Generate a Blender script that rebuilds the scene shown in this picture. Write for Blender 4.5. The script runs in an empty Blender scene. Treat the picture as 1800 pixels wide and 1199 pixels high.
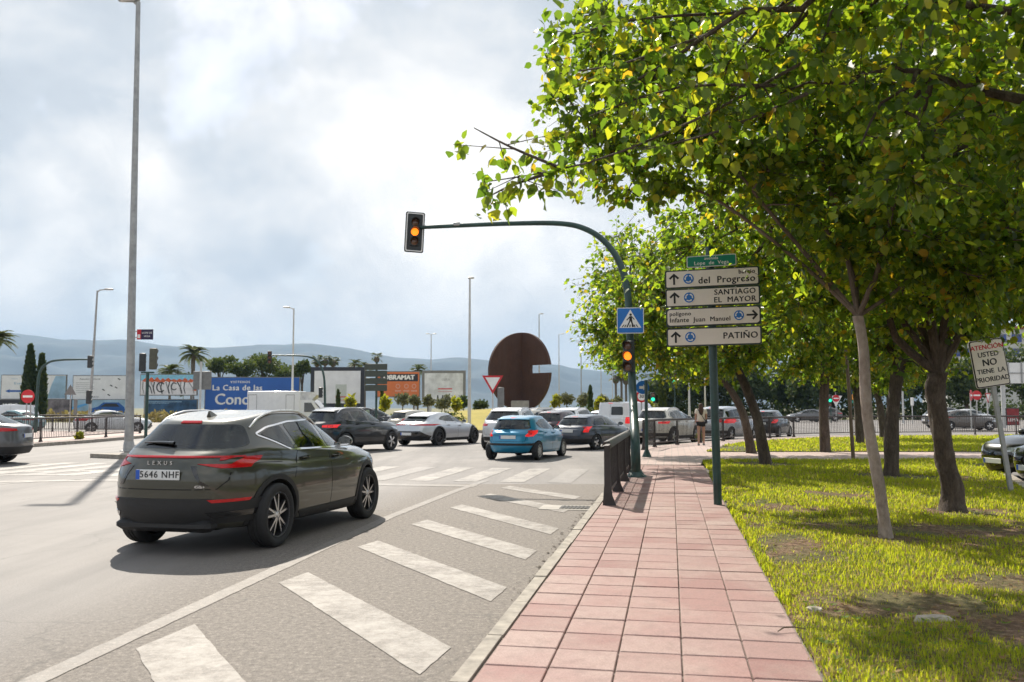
import bpy, bmesh, math, random
import numpy as np
from mathutils import Vector, Matrix
from mathutils.bvhtree import BVHTree

R = math.radians
random.seed(7)
rng = np.random.default_rng(11)
scene = bpy.context.scene
C = scene.collection

# ------------------------------------------------------------------ camera
CAM_H, FOC, PITCH = 1.58, 1550.0, math.atan(117.5 / 1550.0)   # survey of the photograph, 1800 x 1199 frame
cam_d = bpy.data.cameras.new('camera')
cam_d.sensor_width = 36.0
cam_d.lens = 36.0 * FOC / 1800.0
cam_d.clip_start = 0.05
cam_d.clip_end = 20000
cam_d.dof.use_dof = True
cam_d.dof.focus_distance = 13.0
cam_d.dof.aperture_fstop = 3.2
cam = bpy.data.objects.new('camera', cam_d)
C.objects.link(cam)
cam.location = (0, 0, CAM_H)
cam.rotation_euler = (R(90) + PITCH, 0, 0)
scene.camera = cam

# ------------------------------------------------------------------ sky and sun
SUN_AZ, SUN_EL = R(-21.0), R(44.0)          # azimuth clockwise from +Y
world = bpy.data.worlds.new('World')
scene.world = world
world.use_nodes = True
wn, wl = world.node_tree.nodes, world.node_tree.links
wn.clear()


def wnode(t, **k):
    n = wn.new(t)
    for a, b in k.items():
        setattr(n, a, b)
    return n


def wmath(op, a, b=None, c=None):
    n = wnode('ShaderNodeMath', operation=op)
    for i, v in enumerate((a, b, c)):
        if v is None:
            continue
        if isinstance(v, (int, float)):
            n.inputs[i].default_value = v
        else:
            wl.new(v, n.inputs[i])
    return n.outputs[0]


sky = wnode('ShaderNodeTexSky', sky_type='NISHITA', sun_disc=False, sun_elevation=SUN_EL,
            sun_rotation=SUN_AZ, altitude=50, air_density=1.0, dust_density=1.6, ozone_density=1.0)
tc = wnode('ShaderNodeTexCoord')
sep = wnode('ShaderNodeSeparateXYZ')
wl.new(tc.outputs['Generated'], sep.inputs[0])
zz = wmath('MAXIMUM', sep.outputs['Z'], 0.0)
den = wmath('ADD', zz, 0.75)
cx = wmath('DIVIDE', sep.outputs['X'], den)
cy = wmath('DIVIDE', sep.outputs['Y'], den)
comb = wnode('ShaderNodeCombineXYZ')
wl.new(cx, comb.inputs[0]); wl.new(cy, comb.inputs[1])


def wnoise(scale, detail, rough, off=0.0, dist=0.0):
    m = wnode('ShaderNodeMapping')
    m.inputs['Location'].default_value = (off, off * 0.7, off * 1.3)
    wl.new(comb.outputs[0], m.inputs['Vector'])
    n = wnode('ShaderNodeTexNoise')
    n.inputs['Scale'].default_value = scale
    n.inputs['Detail'].default_value = detail
    n.inputs['Roughness'].default_value = rough
    n.inputs['Distortion'].default_value = dist
    wl.new(m.outputs[0], n.inputs['Vector'])
    return n.outputs['Fac']


def wramp(f, stops):
    r = wnode('ShaderNodeValToRGB')
    e = r.color_ramp.elements
    while len(e) < len(stops):
        e.new(0.5)
    for el, (p, c) in zip(e, stops):
        el.position = p
        el.color = (*c, 1)
    wl.new(f, r.inputs[0])
    return r.outputs['Color']


big = wnoise(1.9, 9, 0.55, 3.1, 0.25)
small = wnoise(6.0, 10, 0.6, 9.7, 0.2)
mixn = wmath('ADD', wmath('MULTIPLY', big, 0.66), wmath('MULTIPLY', small, 0.34))
cover = wramp(mixn, [(0.36, (0, 0, 0)), (0.46, (1, 1, 1))])
shade_n = wmath('ADD', wmath('MULTIPLY', wnoise(1.9, 9, 0.52, 40.9, 0.3), 0.66), wmath('MULTIPLY', wnoise(6.5, 10, 0.6, 5.2, 0.25), 0.34))
cloud_c = wramp(shade_n, [(0.42, (0.60, 0.65, 0.71)), (0.485, (0.70, 0.745, 0.795)), (0.545, (0.91, 0.915, 0.92)), (0.62, (1.22, 1.18, 1.13))])
lowm = wnode('ShaderNodeMapRange'); lowm.interpolation_type = 'SMOOTHSTEP'
lowm.inputs['From Min'].default_value = 0.16; lowm.inputs['From Max'].default_value = 0.02
wl.new(zz, lowm.inputs['Value'])
mh = wnode('ShaderNodeMix', data_type='RGBA')
wl.new(wmath('MULTIPLY', lowm.outputs[0], 0.5), mh.inputs['Factor'])
wl.new(cloud_c, mh.inputs['A']); mh.inputs['B'].default_value = (1.0, 0.965, 0.92, 1)
cloud = mh.outputs['Result']
CLOUD_GAIN = 7.5
cg = wnode('ShaderNodeVectorMath', operation='SCALE')
wl.new(cloud, cg.inputs[0]); cg.inputs['Scale'].default_value = CLOUD_GAIN
skyb = wnode('ShaderNodeVectorMath', operation='SCALE')
wl.new(sky.outputs[0], skyb.inputs[0]); skyb.inputs['Scale'].default_value = 1.0
mx = wnode('ShaderNodeMix', data_type='RGBA')
wl.new(cover, mx.inputs['Factor'])
wl.new(skyb.outputs[0], mx.inputs['A']); wl.new(cg.outputs[0], mx.inputs['B'])
bg = wnode('ShaderNodeBackground')
bg.inputs['Strength'].default_value = 0.10
wl.new(mx.outputs['Result'], bg.inputs['Color'])
wo = wnode('ShaderNodeOutputWorld')
wl.new(bg.outputs[0], wo.inputs['Surface'])

sun_d = bpy.data.lights.new('sun', 'SUN')
sun_d.energy = 5.0
sun_d.angle = R(0.6)
sun_d.color = (1.0, 0.925, 0.81)
sun = bpy.data.objects.new('sun', sun_d)
C.objects.link(sun)
sdir = Vector((math.sin(SUN_AZ) * math.cos(SUN_EL), math.cos(SUN_AZ) * math.cos(SUN_EL), math.sin(SUN_EL)))
sun.rotation_euler = sdir.to_track_quat('Z', 'Y').to_euler()
sun.location = (-20, 50, 60)

vs = scene.view_settings
vs.view_transform = 'Standard'
vs.look = 'None'
vs.exposure = 0.50
vs.gamma = 1.0
vs.use_curve_mapping = False
scene.render.engine = 'CYCLES'
scene.cycles.use_denoising = True
scene.cycles.max_bounces = 7
scene.cycles.diffuse_bounces = 3
scene.cycles.glossy_bounces = 3
scene.cycles.transmission_bounces = 4
scene.cycles.transparent_max_bounces = 10
scene.cycles.volume_bounces = 0
scene.cycles.sample_clamp_indirect = 8.0
scene.cycles.use_adaptive_sampling = True
scene.cycles.adaptive_threshold = 0.02
scene.cycles.caustics_reflective = False
scene.cycles.caustics_refractive = False


# ------------------------------------------------------------------ survey helpers
def ray(px, py):
    u, v = px - 900.0, 599.5 - py
    c, s = math.cos(PITCH), math.sin(PITCH)
    return Vector((u, -v * s + FOC * c, v * c + FOC * s))


def gp(px, py, z=0.0):
    d = ray(px, py)
    t = (z - CAM_H) / d.z
    return Vector((d.x * t, d.y * t, z))


def at(px, py, Y):
    d = ray(px, py)
    t = Y / d.y
    return Vector((d.x * t, Y, CAM_H + d.z * t))


# ------------------------------------------------------------------ mesh helpers
class MB:
    """collects shapes, then becomes ONE mesh"""
    def __init__(s):
        s.v, s.f, s.m = [], [], []

    def add(s, vs_, fs, mi=0):
        b = len(s.v)
        s.v.extend([tuple(p) for p in vs_])
        s.f.extend([tuple(i + b for i in f) for f in fs])
        s.m.extend([mi] * len(fs))
        return s

    def box(s, c, size, M=None, mi=0, bev=0.0):
        x, y, z = size[0] / 2, size[1] / 2, size[2] / 2
        if bev <= 0:
            P = [Vector((sx * x, sy * y, sz * z)) for sz in (-1, 1) for sx, sy in ((-1, -1), (1, -1), (1, 1), (-1, 1))]
            F = [(3, 2, 1, 0), (4, 5, 6, 7), (0, 1, 5, 4), (1, 2, 6, 5), (2, 3, 7, 6), (3, 0, 4, 7)]
        else:
            b = min(bev, x * .9, y * .9, z * .9)
            P, F = [], []
            for zz_, ins in ((-z, b), (-z + b, 0), (z - b, 0), (z, b)):
                X, Y = x - ins, y - ins
                for a in ((-X, -Y + b), (-X + b, -Y), (X - b, -Y), (X, -Y + b), (X, Y - b), (X - b, Y), (-X + b, Y), (-X, Y - b)):
                    P.append(Vector((a[0], a[1], zz_)))
            F = [tuple(range(7, -1, -1)), tuple(range(24, 32))]
            for k in range(3):
                for j in range(8):
                    F.append((k * 8 + j, k * 8 + (j + 1) % 8, k * 8 + 8 + (j + 1) % 8, k * 8 + 8 + j))
        if M is not None:
            P = [M @ p for p in P]
        c = Vector(c)
        return s.add([p + c for p in P], F, mi)

    def tube(s, path, rad, n=10, mi=0, cap=True):
        path = [Vector(p) for p in path]
        if not hasattr(rad, '__len__'):
            rad = [rad] * len(path)
        rings, up = [], None
        for i, p in enumerate(path):
            a = path[max(i - 1, 0)]; b = path[min(i + 1, len(path) - 1)]
            t = (b - a).normalized()
            if up is None:
                up = Vector((0, 0, 1)) if abs(t.z) < .9 else Vector((1, 0, 0))
            u = up - t * up.dot(t)
            if u.length < 1e-5:
                u = Vector((1, 0, 0)) - t * t.x
            u.normalize(); up = u
            w = t.cross(u)
            rings.append([p + (u * math.cos(2 * math.pi * k / n) + w * math.sin(2 * math.pi * k / n)) * rad[i] for k in range(n)])
        P = [q for r_ in rings for q in r_]
        F = []
        for i in range(len(path) - 1):
            for k in range(n):
                F.append((i * n + k, i * n + (k + 1) % n, (i + 1) * n + (k + 1) % n, (i + 1) * n + k))
        if cap:
            F.append(tuple(range(n - 1, -1, -1)))
            F.append(tuple((len(path) - 1) * n + k for k in range(n)))
        return s.add(P, F, mi)

    def lathe(s, prof, n=24, M=None, mi=0):
        """profile (r, h) turned about local Z"""
        P, F = [], []
        for r_, h in prof:
            for k in range(n):
                a = 2 * math.pi * k / n
                p = Vector((r_ * math.cos(a), r_ * math.sin(a), h))
                P.append(M @ p if M is not None else p)
        for i in range(len(prof) - 1):
            for k in range(n):
                F.append((i * n + k, i * n + (k + 1) % n, (i + 1) * n + (k + 1) % n, (i + 1) * n + k))
        return s.add(P, F, mi)

    def prism(s, poly, h0, h1, M=None, mi=0):
        n = len(poly)
        P = [Vector((x, y, h0)) for x, y in poly] + [Vector((x, y, h1)) for x, y in poly]
        if M is not None:
            P = [M @ p for p in P]
        F = [tuple(range(n - 1, -1, -1)), tuple(range(n, 2 * n))]
        F += [(i, (i + 1) % n, n + (i + 1) % n, n + i) for i in range(n)]
        return s.add(P, F, mi)

    def mesh(s, name, mats, smooth=True, angle=38):
        me = bpy.data.meshes.new(name)
        me.from_pydata(s.v, [], s.f)
        for m in (mats if isinstance(mats, (list, tuple)) else [mats]):
            me.materials.append(m)
        if any(s.m):
            me.polygons.foreach_set('material_index', s.m)
        if smooth:
            me.polygons.foreach_set('use_smooth', [True] * len(me.polygons))
            me.set_sharp_from_angle(angle=R(angle))
        me.update()
        return me


def link(name, me, parent=None, loc=(0, 0, 0), rot=(0, 0, 0)):
    o = bpy.data.objects.new(name, me)
    C.objects.link(o)
    o.location = loc
    o.rotation_euler = rot
    if parent is not None:
        o.parent = parent
    return o


def obj(name, mb, mats, parent=None, smooth=True, loc=(0, 0, 0), rot=(0, 0, 0), angle=38):
    return link(name, mb.mesh(name, mats, smooth, angle), parent, loc, rot)


def tag(o, label=None, cat=None, group=None, kind=None):
    if label: o['label'] = label
    if cat: o['category'] = cat
    if group: o['group'] = group
    if kind: o['kind'] = kind
    return o


def thing(name, label, cat, loc=(0, 0, 0), rotz=0.0, group=None):
    o = bpy.data.objects.new(name, None)
    C.objects.link(o)
    o.empty_display_size = 0.2
    o.location = loc
    o.rotation_euler = (0, 0, rotz)
    return tag(o, label, cat, group)


def np_mesh(name, V, F, mats):
    """V (n,3), F (m,k) numpy, fixed polygon size"""
    me = bpy.data.meshes.new(name)
    me.vertices.add(len(V))
    me.vertices.foreach_set('co', np.asarray(V, dtype=np.float32).ravel())
    k = F.shape[1]
    me.loops.add(F.size)
    me.loops.foreach_set('vertex_index', F.ravel().astype(np.int32))
    me.polygons.add(len(F))
    me.polygons.foreach_set('loop_start', np.arange(0, F.size, k, dtype=np.int32))
    me.polygons.foreach_set('loop_total', np.full(len(F), k, dtype=np.int32))
    for m in (mats if isinstance(mats, (list, tuple)) else [mats]):
        me.materials.append(m)
    me.update(calc_edges=True)
    return me


def text_mesh(txt, size, mat, bold=0.0, sp=1.0, ext=0.002, align='CENTER', shear=0.0):
    cu = bpy.data.curves.new('lettering', 'FONT')
    cu.body = txt
    cu.size = size
    cu.space_character = sp
    cu.extrude = ext
    cu.align_x = align
    cu.align_y = 'CENTER'
    cu.shear = shear
    cu.resolution_u = 3
    cu.fill_mode = 'BOTH'
    o = bpy.data.objects.new('lettering', cu)
    C.objects.link(o)
    dg = bpy.context.evaluated_depsgraph_get()
    me = bpy.data.meshes.new_from_object(o.evaluated_get(dg))
    bpy.data.objects.remove(o)
    bpy.data.curves.remove(cu)
    if bold > 0:                       # heavier strokes: the outline laid down three times, a hair apart
        n0 = len(me.vertices)
        co = np.empty(n0 * 3, dtype=np.float32); me.vertices.foreach_get('co', co); co = co.reshape(-1, 3)
        fs = [tuple(p.vertices) for p in me.polygons]
        V = np.vstack([co, co + np.array([bold, bold * .5, .0005]), co + np.array([-bold, -bold * .5, .0010])])
        bpy.data.meshes.remove(me)
        me = bpy.data.meshes.new('lettering')
        me.from_pydata([tuple(v) for v in V], [], fs + [tuple(i + n0 for i in f) for f in fs] + [tuple(i + 2 * n0 for i in f) for f in fs])
    me.name = 'lettering'
    me.materials.clear()
    me.materials.append(mat)
    return me


# ------------------------------------------------------------------ materials
MATS = {}


def nt(name):
    m = bpy.data.materials.new(name)
    m.use_nodes = True
    n, l = m.node_tree.nodes, m.node_tree.links
    bsdf = n['Principled BSDF']
    MATS[name] = m
    return m, n, l, bsdf


def noise_node(n, l, scale, detail=4, rough=.55, coord='Object', vec=None, dist=0.0):
    t = n.new('ShaderNodeTexNoise')
    t.inputs['Scale'].default_value = scale
    t.inputs['Detail'].default_value = detail
    t.inputs['Roughness'].default_value = rough
    t.inputs['Distortion'].default_value = dist
    if vec is None:
        c = n.new('ShaderNodeTexCoord')
        vec = c.outputs[coord]
    l.new(vec, t.inputs['Vector'])
    return t.outputs['Fac']


def ramp(n, l, f, stops, interp='LINEAR'):
    r_ = n.new('ShaderNodeValToRGB')
    e = r_.color_ramp.elements
    r_.color_ramp.interpolation = interp
    while len(e) < len(stops):
        e.new(.5)
    for el, (p, c) in zip(e, stops):
        el.position = p
        el.color = (*c, 1) if hasattr(c, '__len__') else (c, c, c, 1)
    l.new(f, r_.inputs[0])
    return r_.outputs['Color']


def mixc(n, l, fac, a, b, mode='MIX'):
    m = n.new('ShaderNodeMix')
    m.data_type = 'RGBA'
    m.blend_type = mode
    for sock, v in (('Factor', fac), ('A', a), ('B', b)):
        if isinstance(v, (int, float)):
            m.inputs[sock].default_value = v
        elif hasattr(v, '__len__') and not hasattr(v, 'links'):
            m.inputs[sock].default_value = (*v, 1)
        else:
            l.new(v, m.inputs[sock])
    return m.outputs['Result']


def bump(n, l, bsdf, h, strength=.3, dist=.01):
    b = n.new('ShaderNodeBump')
    b.inputs['Strength'].default_value = strength
    b.inputs['Distance'].default_value = dist
    l.new(h, b.inputs['Height'])
    l.new(b.outputs['Normal'], bsdf.inputs['Normal'])
    return b


def mat(name, col, rough=.5, metal=0.0, var=.12, scale=6.0, bmp=0.0, coat=0.0, spec=.5, emit=None, estr=0.0, coord='Object', rvar=.1):
    """plain procedural material: base colour with noise variation in value and gloss"""
    if name in MATS:
        return MATS[name]
    m, n, l, b = nt(name)
    f = noise_node(n, l, scale, 5, .6, coord)
    lo = tuple(c * (1 - var) for c in col)
    hi = tuple(min(1, c * (1 + var)) for c in col)
    l.new(ramp(n, l, f, [(.3, lo), (.7, hi)]), b.inputs['Base Color'])
    rr = n.new('ShaderNodeMapRange')
    rr.inputs['To Min'].default_value = max(.01, rough - rvar * rough)
    rr.inputs['To Max'].default_value = min(1, rough + rvar * rough)
    l.new(f, rr.inputs['Value'])
    l.new(rr.outputs[0], b.inputs['Roughness'])
    b.inputs['Metallic'].default_value = metal
    b.inputs['Specular IOR Level'].default_value = spec
    b.inputs['Coat Weight'].default_value = coat
    b.inputs['Coat Roughness'].default_value = .03
    if bmp > 0:
        bump(n, l, b, noise_node(n, l, scale * 8, 4, .6, coord), bmp, .004)
    if emit:
        b.inputs['Emission Color'].default_value = (*emit, 1)
        b.inputs['Emission Strength'].default_value = estr
    return m


def paint(name, col, metal=.0, rough=.38, coat=1.0, flake=.1):
    """car paint: base coat with faint road film near the sills plus clear coat"""
    if name in MATS:
        return MATS[name]
    m, n, l, b = nt(name)
    f = noise_node(n, l, 3.0, 4, .6)
    fl = noise_node(n, l, 260.0, 2, .5)
    base = ramp(n, l, f, [(.3, tuple(c * .94 for c in col)), (.7, tuple(min(1, c * 1.05) for c in col))])
    base = mixc(n, l, flake, base, ramp(n, l, fl, [(.4, tuple(c * .5 for c in col)), (.65, tuple(min(1, c * 1.9) for c in col))]))
    l.new(base, b.inputs['Base Color'])
    b.inputs['Metallic'].default_value = metal
    b.inputs['Roughness'].default_value = rough
    b.inputs['Coat Weight'].default_value = coat
    r2 = n.new('ShaderNodeMapRange')
    r2.inputs['To Min'].default_value = .02
    r2.inputs['To Max'].default_value = .09
    l.new(f, r2.inputs['Value'])
    l.new(r2.outputs[0], b.inputs['Coat Roughness'])
    return m

# ------------------------------------------------------------------ setting: materials
U = Vector((math.sin(R(10.2)), math.cos(R(10.2)), 0))       # street direction
NR = Vector((math.cos(R(10.2)), -math.sin(R(10.2)), 0))     # to the right of it
O0 = Vector((-0.36, 4.80, 0))                               # outer kerb edge, at pavement height
O1 = Vector((-0.39, 5.23, 0))                               # survey origin of the road markings
KP = .918                                                   # survey factor for what lies at pavement height


def st(s, t, z=0.0):
    p = O0 + U * s + NR * t
    return Vector((p.x, p.y, z))


def sr(s, t, z=0.0):
    p = O1 + U * s + NR * t
    return Vector((p.x, p.y, z))


def kp(pts):
    return [(q[0] * KP, q[1] * KP) for q in pts]


def pos_nodes(n, l):
    c = n.new('ShaderNodeTexCoord')
    sp_ = n.new('ShaderNodeSeparateXYZ')
    l.new(c.outputs['Object'], sp_.inputs[0])
    return c.outputs['Object'], sp_.outputs


def nmath(n, l, op, a, b=None, c=None, clamp=False):
    k = n.new('ShaderNodeMath')
    k.operation = op
    k.use_clamp = clamp
    for i, v in enumerate((a, b, c)):
        if v is None:
            continue
        if isinstance(v, (int, float)):
            k.inputs[i].default_value = v
        else:
            l.new(v, k.inputs[i])
    return k.outputs[0]


def stretch(n, l, vec, rotz, sc):
    m = n.new('ShaderNodeMapping')
    m.inputs['Rotation'].default_value = (0, 0, rotz)
    m.inputs['Scale'].default_value = sc
    l.new(vec, m.inputs['Vector'])
    return m.outputs[0]


def asphalt_nodes(n, l):
    vec, xyz = pos_nodes(n, l)
    wob = noise_node(n, l, .8, 3, .6, vec=vec)
    lim = nmath(n, l, 'MULTIPLY_ADD', xyz[1], .131, -3.50)
    d = nmath(n, l, 'SUBTRACT', xyz[0], lim)
    d = nmath(n, l, 'ADD', d, nmath(n, l, 'MULTIPLY_ADD', wob, .5, -.25))
    mr = n.new('ShaderNodeMapRange')
    mr.interpolation_type = 'SMOOTHSTEP'
    mr.inputs['From Min'].default_value = -1.6
    mr.inputs['From Max'].default_value = .3
    l.new(d, mr.inputs['Value'])
    rough_zone = nmath(n, l, 'MULTIPLY', mr.outputs[0], nmath(n, l, 'LESS_THAN', xyz[1], 18.5))
    grit = noise_node(n, l, 80, 3, .75, vec=vec)
    grit2 = noise_node(n, l, 22, 5, .8, vec=vec)
    patch = noise_node(n, l, .35, 5, .6, vec=vec, dist=.4)
    track = noise_node(n, l, 1.0, 5, .6, vec=stretch(n, l, vec, R(10.2), (.9, .06, 1)))
    smooth_c = ramp(n, l, patch, [(.3, (.185, .168, .157)), (.7, (.265, .242, .226))])
    smooth_c = mixc(n, l, nmath(n, l, 'MULTIPLY', ramp(n, l, track, [(.42, 0.), (.60, 1.)]), .6), smooth_c, (.125, .116, .110))
    rough_c = ramp(n, l, grit2, [(.34, (.08, .068, .058)), (.45, (.165, .142, .122)), (.54, (.205, .178, .153)), (.68, (.35, .308, .268))])
    rough_c = mixc(n, l, nmath(n, l, 'MULTIPLY', patch, .25), rough_c, (.19, .166, .142))
    c = mixc(n, l, rough_zone, smooth_c, rough_c)
    c = mixc(n, l, .5, c, ramp(n, l, grit, [(.3, .08), (.5, .42), (.72, .85)]), 'OVERLAY')
    # cracks and dark bitumen joints
    vo = n.new('ShaderNodeTexVoronoi')
    vo.feature = 'DISTANCE_TO_EDGE'
    vo.inputs['Scale'].default_value = .33
    l.new(mixc(n, l, .18, vec, nmv(n, l, vec)), vo.inputs['Vector'])
    crack = ramp(n, l, vo.outputs['Distance'], [(.0, 1.), (.006, .0)])
    c = mixc(n, l, nmath(n, l, 'MULTIPLY', crack, .45), c, (.07, .066, .06))
    spot = noise_node(n, l, 2.6, 5, .7, vec=vec)
    c = mixc(n, l, nmath(n, l, 'MULTIPLY', ramp(n, l, spot, [(.62, 0.), (.72, 1.)]), .4), c, (.115, .108, .10))
    return vec, c, grit, grit2, rough_zone


def nmv(n, l, vec):
    t = n.new('ShaderNodeTexNoise')
    t.inputs['Scale'].default_value = 1.3
    t.inputs['Detail'].default_value = 4
    l.new(vec, t.inputs['Vector'])
    s_ = n.new('ShaderNodeVectorMath'); s_.operation = 'MULTIPLY_ADD'
    l.new(t.outputs['Color'], s_.inputs[0])
    s_.inputs[1].default_value = (6, 6, 6)
    l.new(vec, s_.inputs[2])
    return s_.outputs[0]


m, n, l, b = nt('asphalt')
vec, c, grit, grit2, rz = asphalt_nodes(n, l)
l.new(c, b.inputs['Base Color'])
l.new(nmath(n, l, 'MULTIPLY_ADD', rz, .08, .74), b.inputs['Roughness'])
hh = nmath(n, l, 'ADD', nmath(n, l, 'MULTIPLY', grit, .5), nmath(n, l, 'MULTIPLY', grit2, nmath(n, l, 'MULTIPLY_ADD', rz, 1.2, .25)))
bump(n, l, b, hh, .38, .010)

m, n, l, b = nt('road_paint')
vec, c, grit, grit2, rz = asphalt_nodes(n, l)
w1 = noise_node(n, l, 6, 7, .72, vec=vec)
w2 = noise_node(n, l, 1.4, 4, .6, vec=vec)
wear = nmath(n, l, 'ADD', nmath(n, l, 'MULTIPLY', w1, .45), nmath(n, l, 'ADD', nmath(n, l, 'MULTIPLY', grit2, .25), nmath(n, l, 'MULTIPLY', w2, .30)))
keepf = ramp(n, l, wear, [(.43, .88), (.485, .60), (.52, .30), (.56, .04)])
white = ramp(n, l, grit2, [(.30, (.27, .245, .218)), (.66, (.44, .405, .365))])
l.new(mixc(n, l, keepf, c, white), b.inputs['Base Color'])
b.inputs['Roughness'].default_value = .65
bump(n, l, b, nmath(n, l, 'ADD', nmath(n, l, 'MULTIPLY', grit, .5), grit2), .45, .010)

m, n, l, b = nt('road_paint_faint')
vec, c, grit, grit2, rz = asphalt_nodes(n, l)
w1 = noise_node(n, l, 5, 6, .75, vec=vec)
wear = ramp(n, l, nmath(n, l, 'ADD', nmath(n, l, 'MULTIPLY', w1, .5), nmath(n, l, 'MULTIPLY', grit2, .5)), [(.42, .13), (.54, .0)])
l.new(mixc(n, l, wear, c, (.66, .63, .58)), b.inputs['Base Color'])
b.inputs['Roughness'].default_value = .65
bump(n, l, b, grit2, .4, .010)

m, n, l, b = nt('paving_tile')
oi = n.new('ShaderNodeObjectInfo')
g1 = noise_node(n, l, 120, 3, .7, coord='Object')
c = n.new('ShaderNodeTexCoord')
geo = n.new('ShaderNodeNewGeometry')
g2 = noise_node(n, l, 1.1, 5, .65, vec=geo.outputs['Position'])
g3 = noise_node(n, l, 9, 5, .7, vec=geo.outputs['Position'])
base = ramp(n, l, oi.outputs['Random'], [(0, (.25, .122, .108)), (.25, (.315, .175, .155)), (.55, (.335, .20, .178)), (.8, (.34, .222, .198)), (1, (.265, .132, .117))])
base = mixc(n, l, nmath(n, l, 'MULTIPLY', ramp(n, l, g2, [(.43, 0.), (.62, 1.)]), .42), base, (.42, .335, .29))
base = mixc(n, l, nmath(n, l, 'MULTIPLY', ramp(n, l, g3, [(.48, 0.), (.66, 1.)]), .45), base, (.235, .155, .135))
base = mixc(n, l, .35, base, ramp(n, l, g1, [(.3, .12), (.5, .45), (.7, .8)]), 'OVERLAY')
l.new(base, b.inputs['Base Color'])
b.inputs['Roughness'].default_value = .72
bump(n, l, b, g1, .35, .004)

m, n, l, b = nt('mortar')
g = noise_node(n, l, 25, 5, .7)
l.new(ramp(n, l, g, [(.3, (.15, .118, .10)), (.7, (.32, .275, .235))]), b.inputs['Base Color'])
b.inputs['Roughness'].default_value = .9

m, n, l, b = nt('small_paver')
vec, xyz = pos_nodes(n, l)
br = n.new('ShaderNodeTexBrick')
br.offset = 0.0
br.inputs['Scale'].default_value = 1.0
br.inputs['Brick Width'].default_value = .21
br.inputs['Row Height'].default_value = .21
br.inputs['Mortar Size'].default_value = .007
br.inputs['Color1'].default_value = (.47, .33, .29, 1)
br.inputs['Color2'].default_value = (.40, .275, .25, 1)
br.inputs['Mortar'].default_value = (.20, .17, .15, 1)
l.new(stretch(n, l, vec, R(10.2), (1, 1, 1)), br.inputs['Vector'])
g2 = noise_node(n, l, .9, 5, .6, vec=vec)
l.new(mixc(n, l, nmath(n, l, 'MULTIPLY', g2, .55), br.outputs['Color'], (.46, .42, .38)), b.inputs['Base Color'])
b.inputs['Roughness'].default_value = .8
bump(n, l, b, br.outputs['Fac'], -.3, .006)

KERB = mat('kerb_concrete', (.33, .295, .25), .85, var=.35, scale=7, bmp=.35)
CONC = mat('concrete', (.40, .37, .33), .85, var=.2, scale=3, bmp=.3)

m, n, l, b = nt('lawn_soil')
vec, xyz = pos_nodes(n, l)
g1 = noise_node(n, l, .9, 6, .65, vec=vec, dist=.3)
g2 = noise_node(n, l, 14, 5, .7, vec=vec)
g3 = noise_node(n, l, 70, 3, .7, vec=vec)
soil = ramp(n, l, g2, [(.34, (.085, .045, .024)), (.48, (.20, .115, .062)), (.66, (.37, .245, .15))])
turf = ramp(n, l, g2, [(.3, (.055, .075, .012)), (.7, (.13, .16, .03))])
near = nmath(n, l, 'MULTIPLY_ADD', xyz[1], .035, -.55)
f = nmath(n, l, 'ADD', ramp(n, l, g1, [(.40, 0.), (.56, 1.)]), near, clamp=True)
l.new(mixc(n, l, nmath(n, l, 'MULTIPLY', f, .85), soil, turf), b.inputs['Base Color'])
b.inputs['Roughness'].default_value = .95
bump(n, l, b, nmath(n, l, 'ADD', g2, nmath(n, l, 'MULTIPLY', g3, .6)), 1.0, .05)

m, n, l, b = nt('dry_ground')
vec, xyz = pos_nodes(n, l)
g1 = noise_node(n, l, .05, 6, .65, vec=vec)
g2 = noise_node(n, l, 1.5, 5, .7, vec=vec)
l.new(mixc(n, l, .4, ramp(n, l, g1, [(.35, (.20, .165, .085)), (.55, (.14, .15, .055)), (.7, (.24, .21, .13))]),
           ramp(n, l, g2, [(.3, (.10, .10, .045)), (.7, (.26, .22, .12))])), b.inputs['Base Color'])
b.inputs['Roughness'].default_value = .95

m, n, l, b = nt('island_grass')
vec, xyz = pos_nodes(n, l)
g1 = noise_node(n, l, .4, 5, .6, vec=vec)
g2 = noise_node(n, l, 5, 5, .7, vec=vec)
l.new(mixc(n, l, .35, ramp(n, l, g1, [(.35, (.30, .25, .04)), (.65, (.42, .33, .06))]), ramp(n, l, g2, [(.3, (.12, .13, .03)), (.7, (.42, .34, .08))])), b.inputs['Base Color'])
b.inputs['Roughness'].default_value = .95
bump(n, l, b, g2, .8, .08)


def leafy(name, stops, tstops, tw=.45, rough=.45, spec=.35, scale_var=0.0):
    """leaf: two-sided diffuse + light shining through; colour differs from leaf to leaf"""
    m, n, l, b = nt(name)
    geo = n.new('ShaderNodeNewGeometry')
    rp = geo.outputs['Random Per Island']
    l.new(ramp(n, l, rp, stops), b.inputs['Base Color'])
    b.inputs['Roughness'].default_value = rough
    b.inputs['Specular IOR Level'].default_value = spec
    tr = n.new('ShaderNodeBsdfTranslucent')
    l.new(ramp(n, l, rp, tstops), tr.inputs['Color'])
    ms = n.new('ShaderNodeMixShader')
    ms.inputs[0].default_value = tw
    l.new(b.outputs[0], ms.inputs[1]); l.new(tr.outputs[0], ms.inputs[2])
    l.new(ms.outputs[0], n['Material Output'].inputs['Surface'])
    return m


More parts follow.
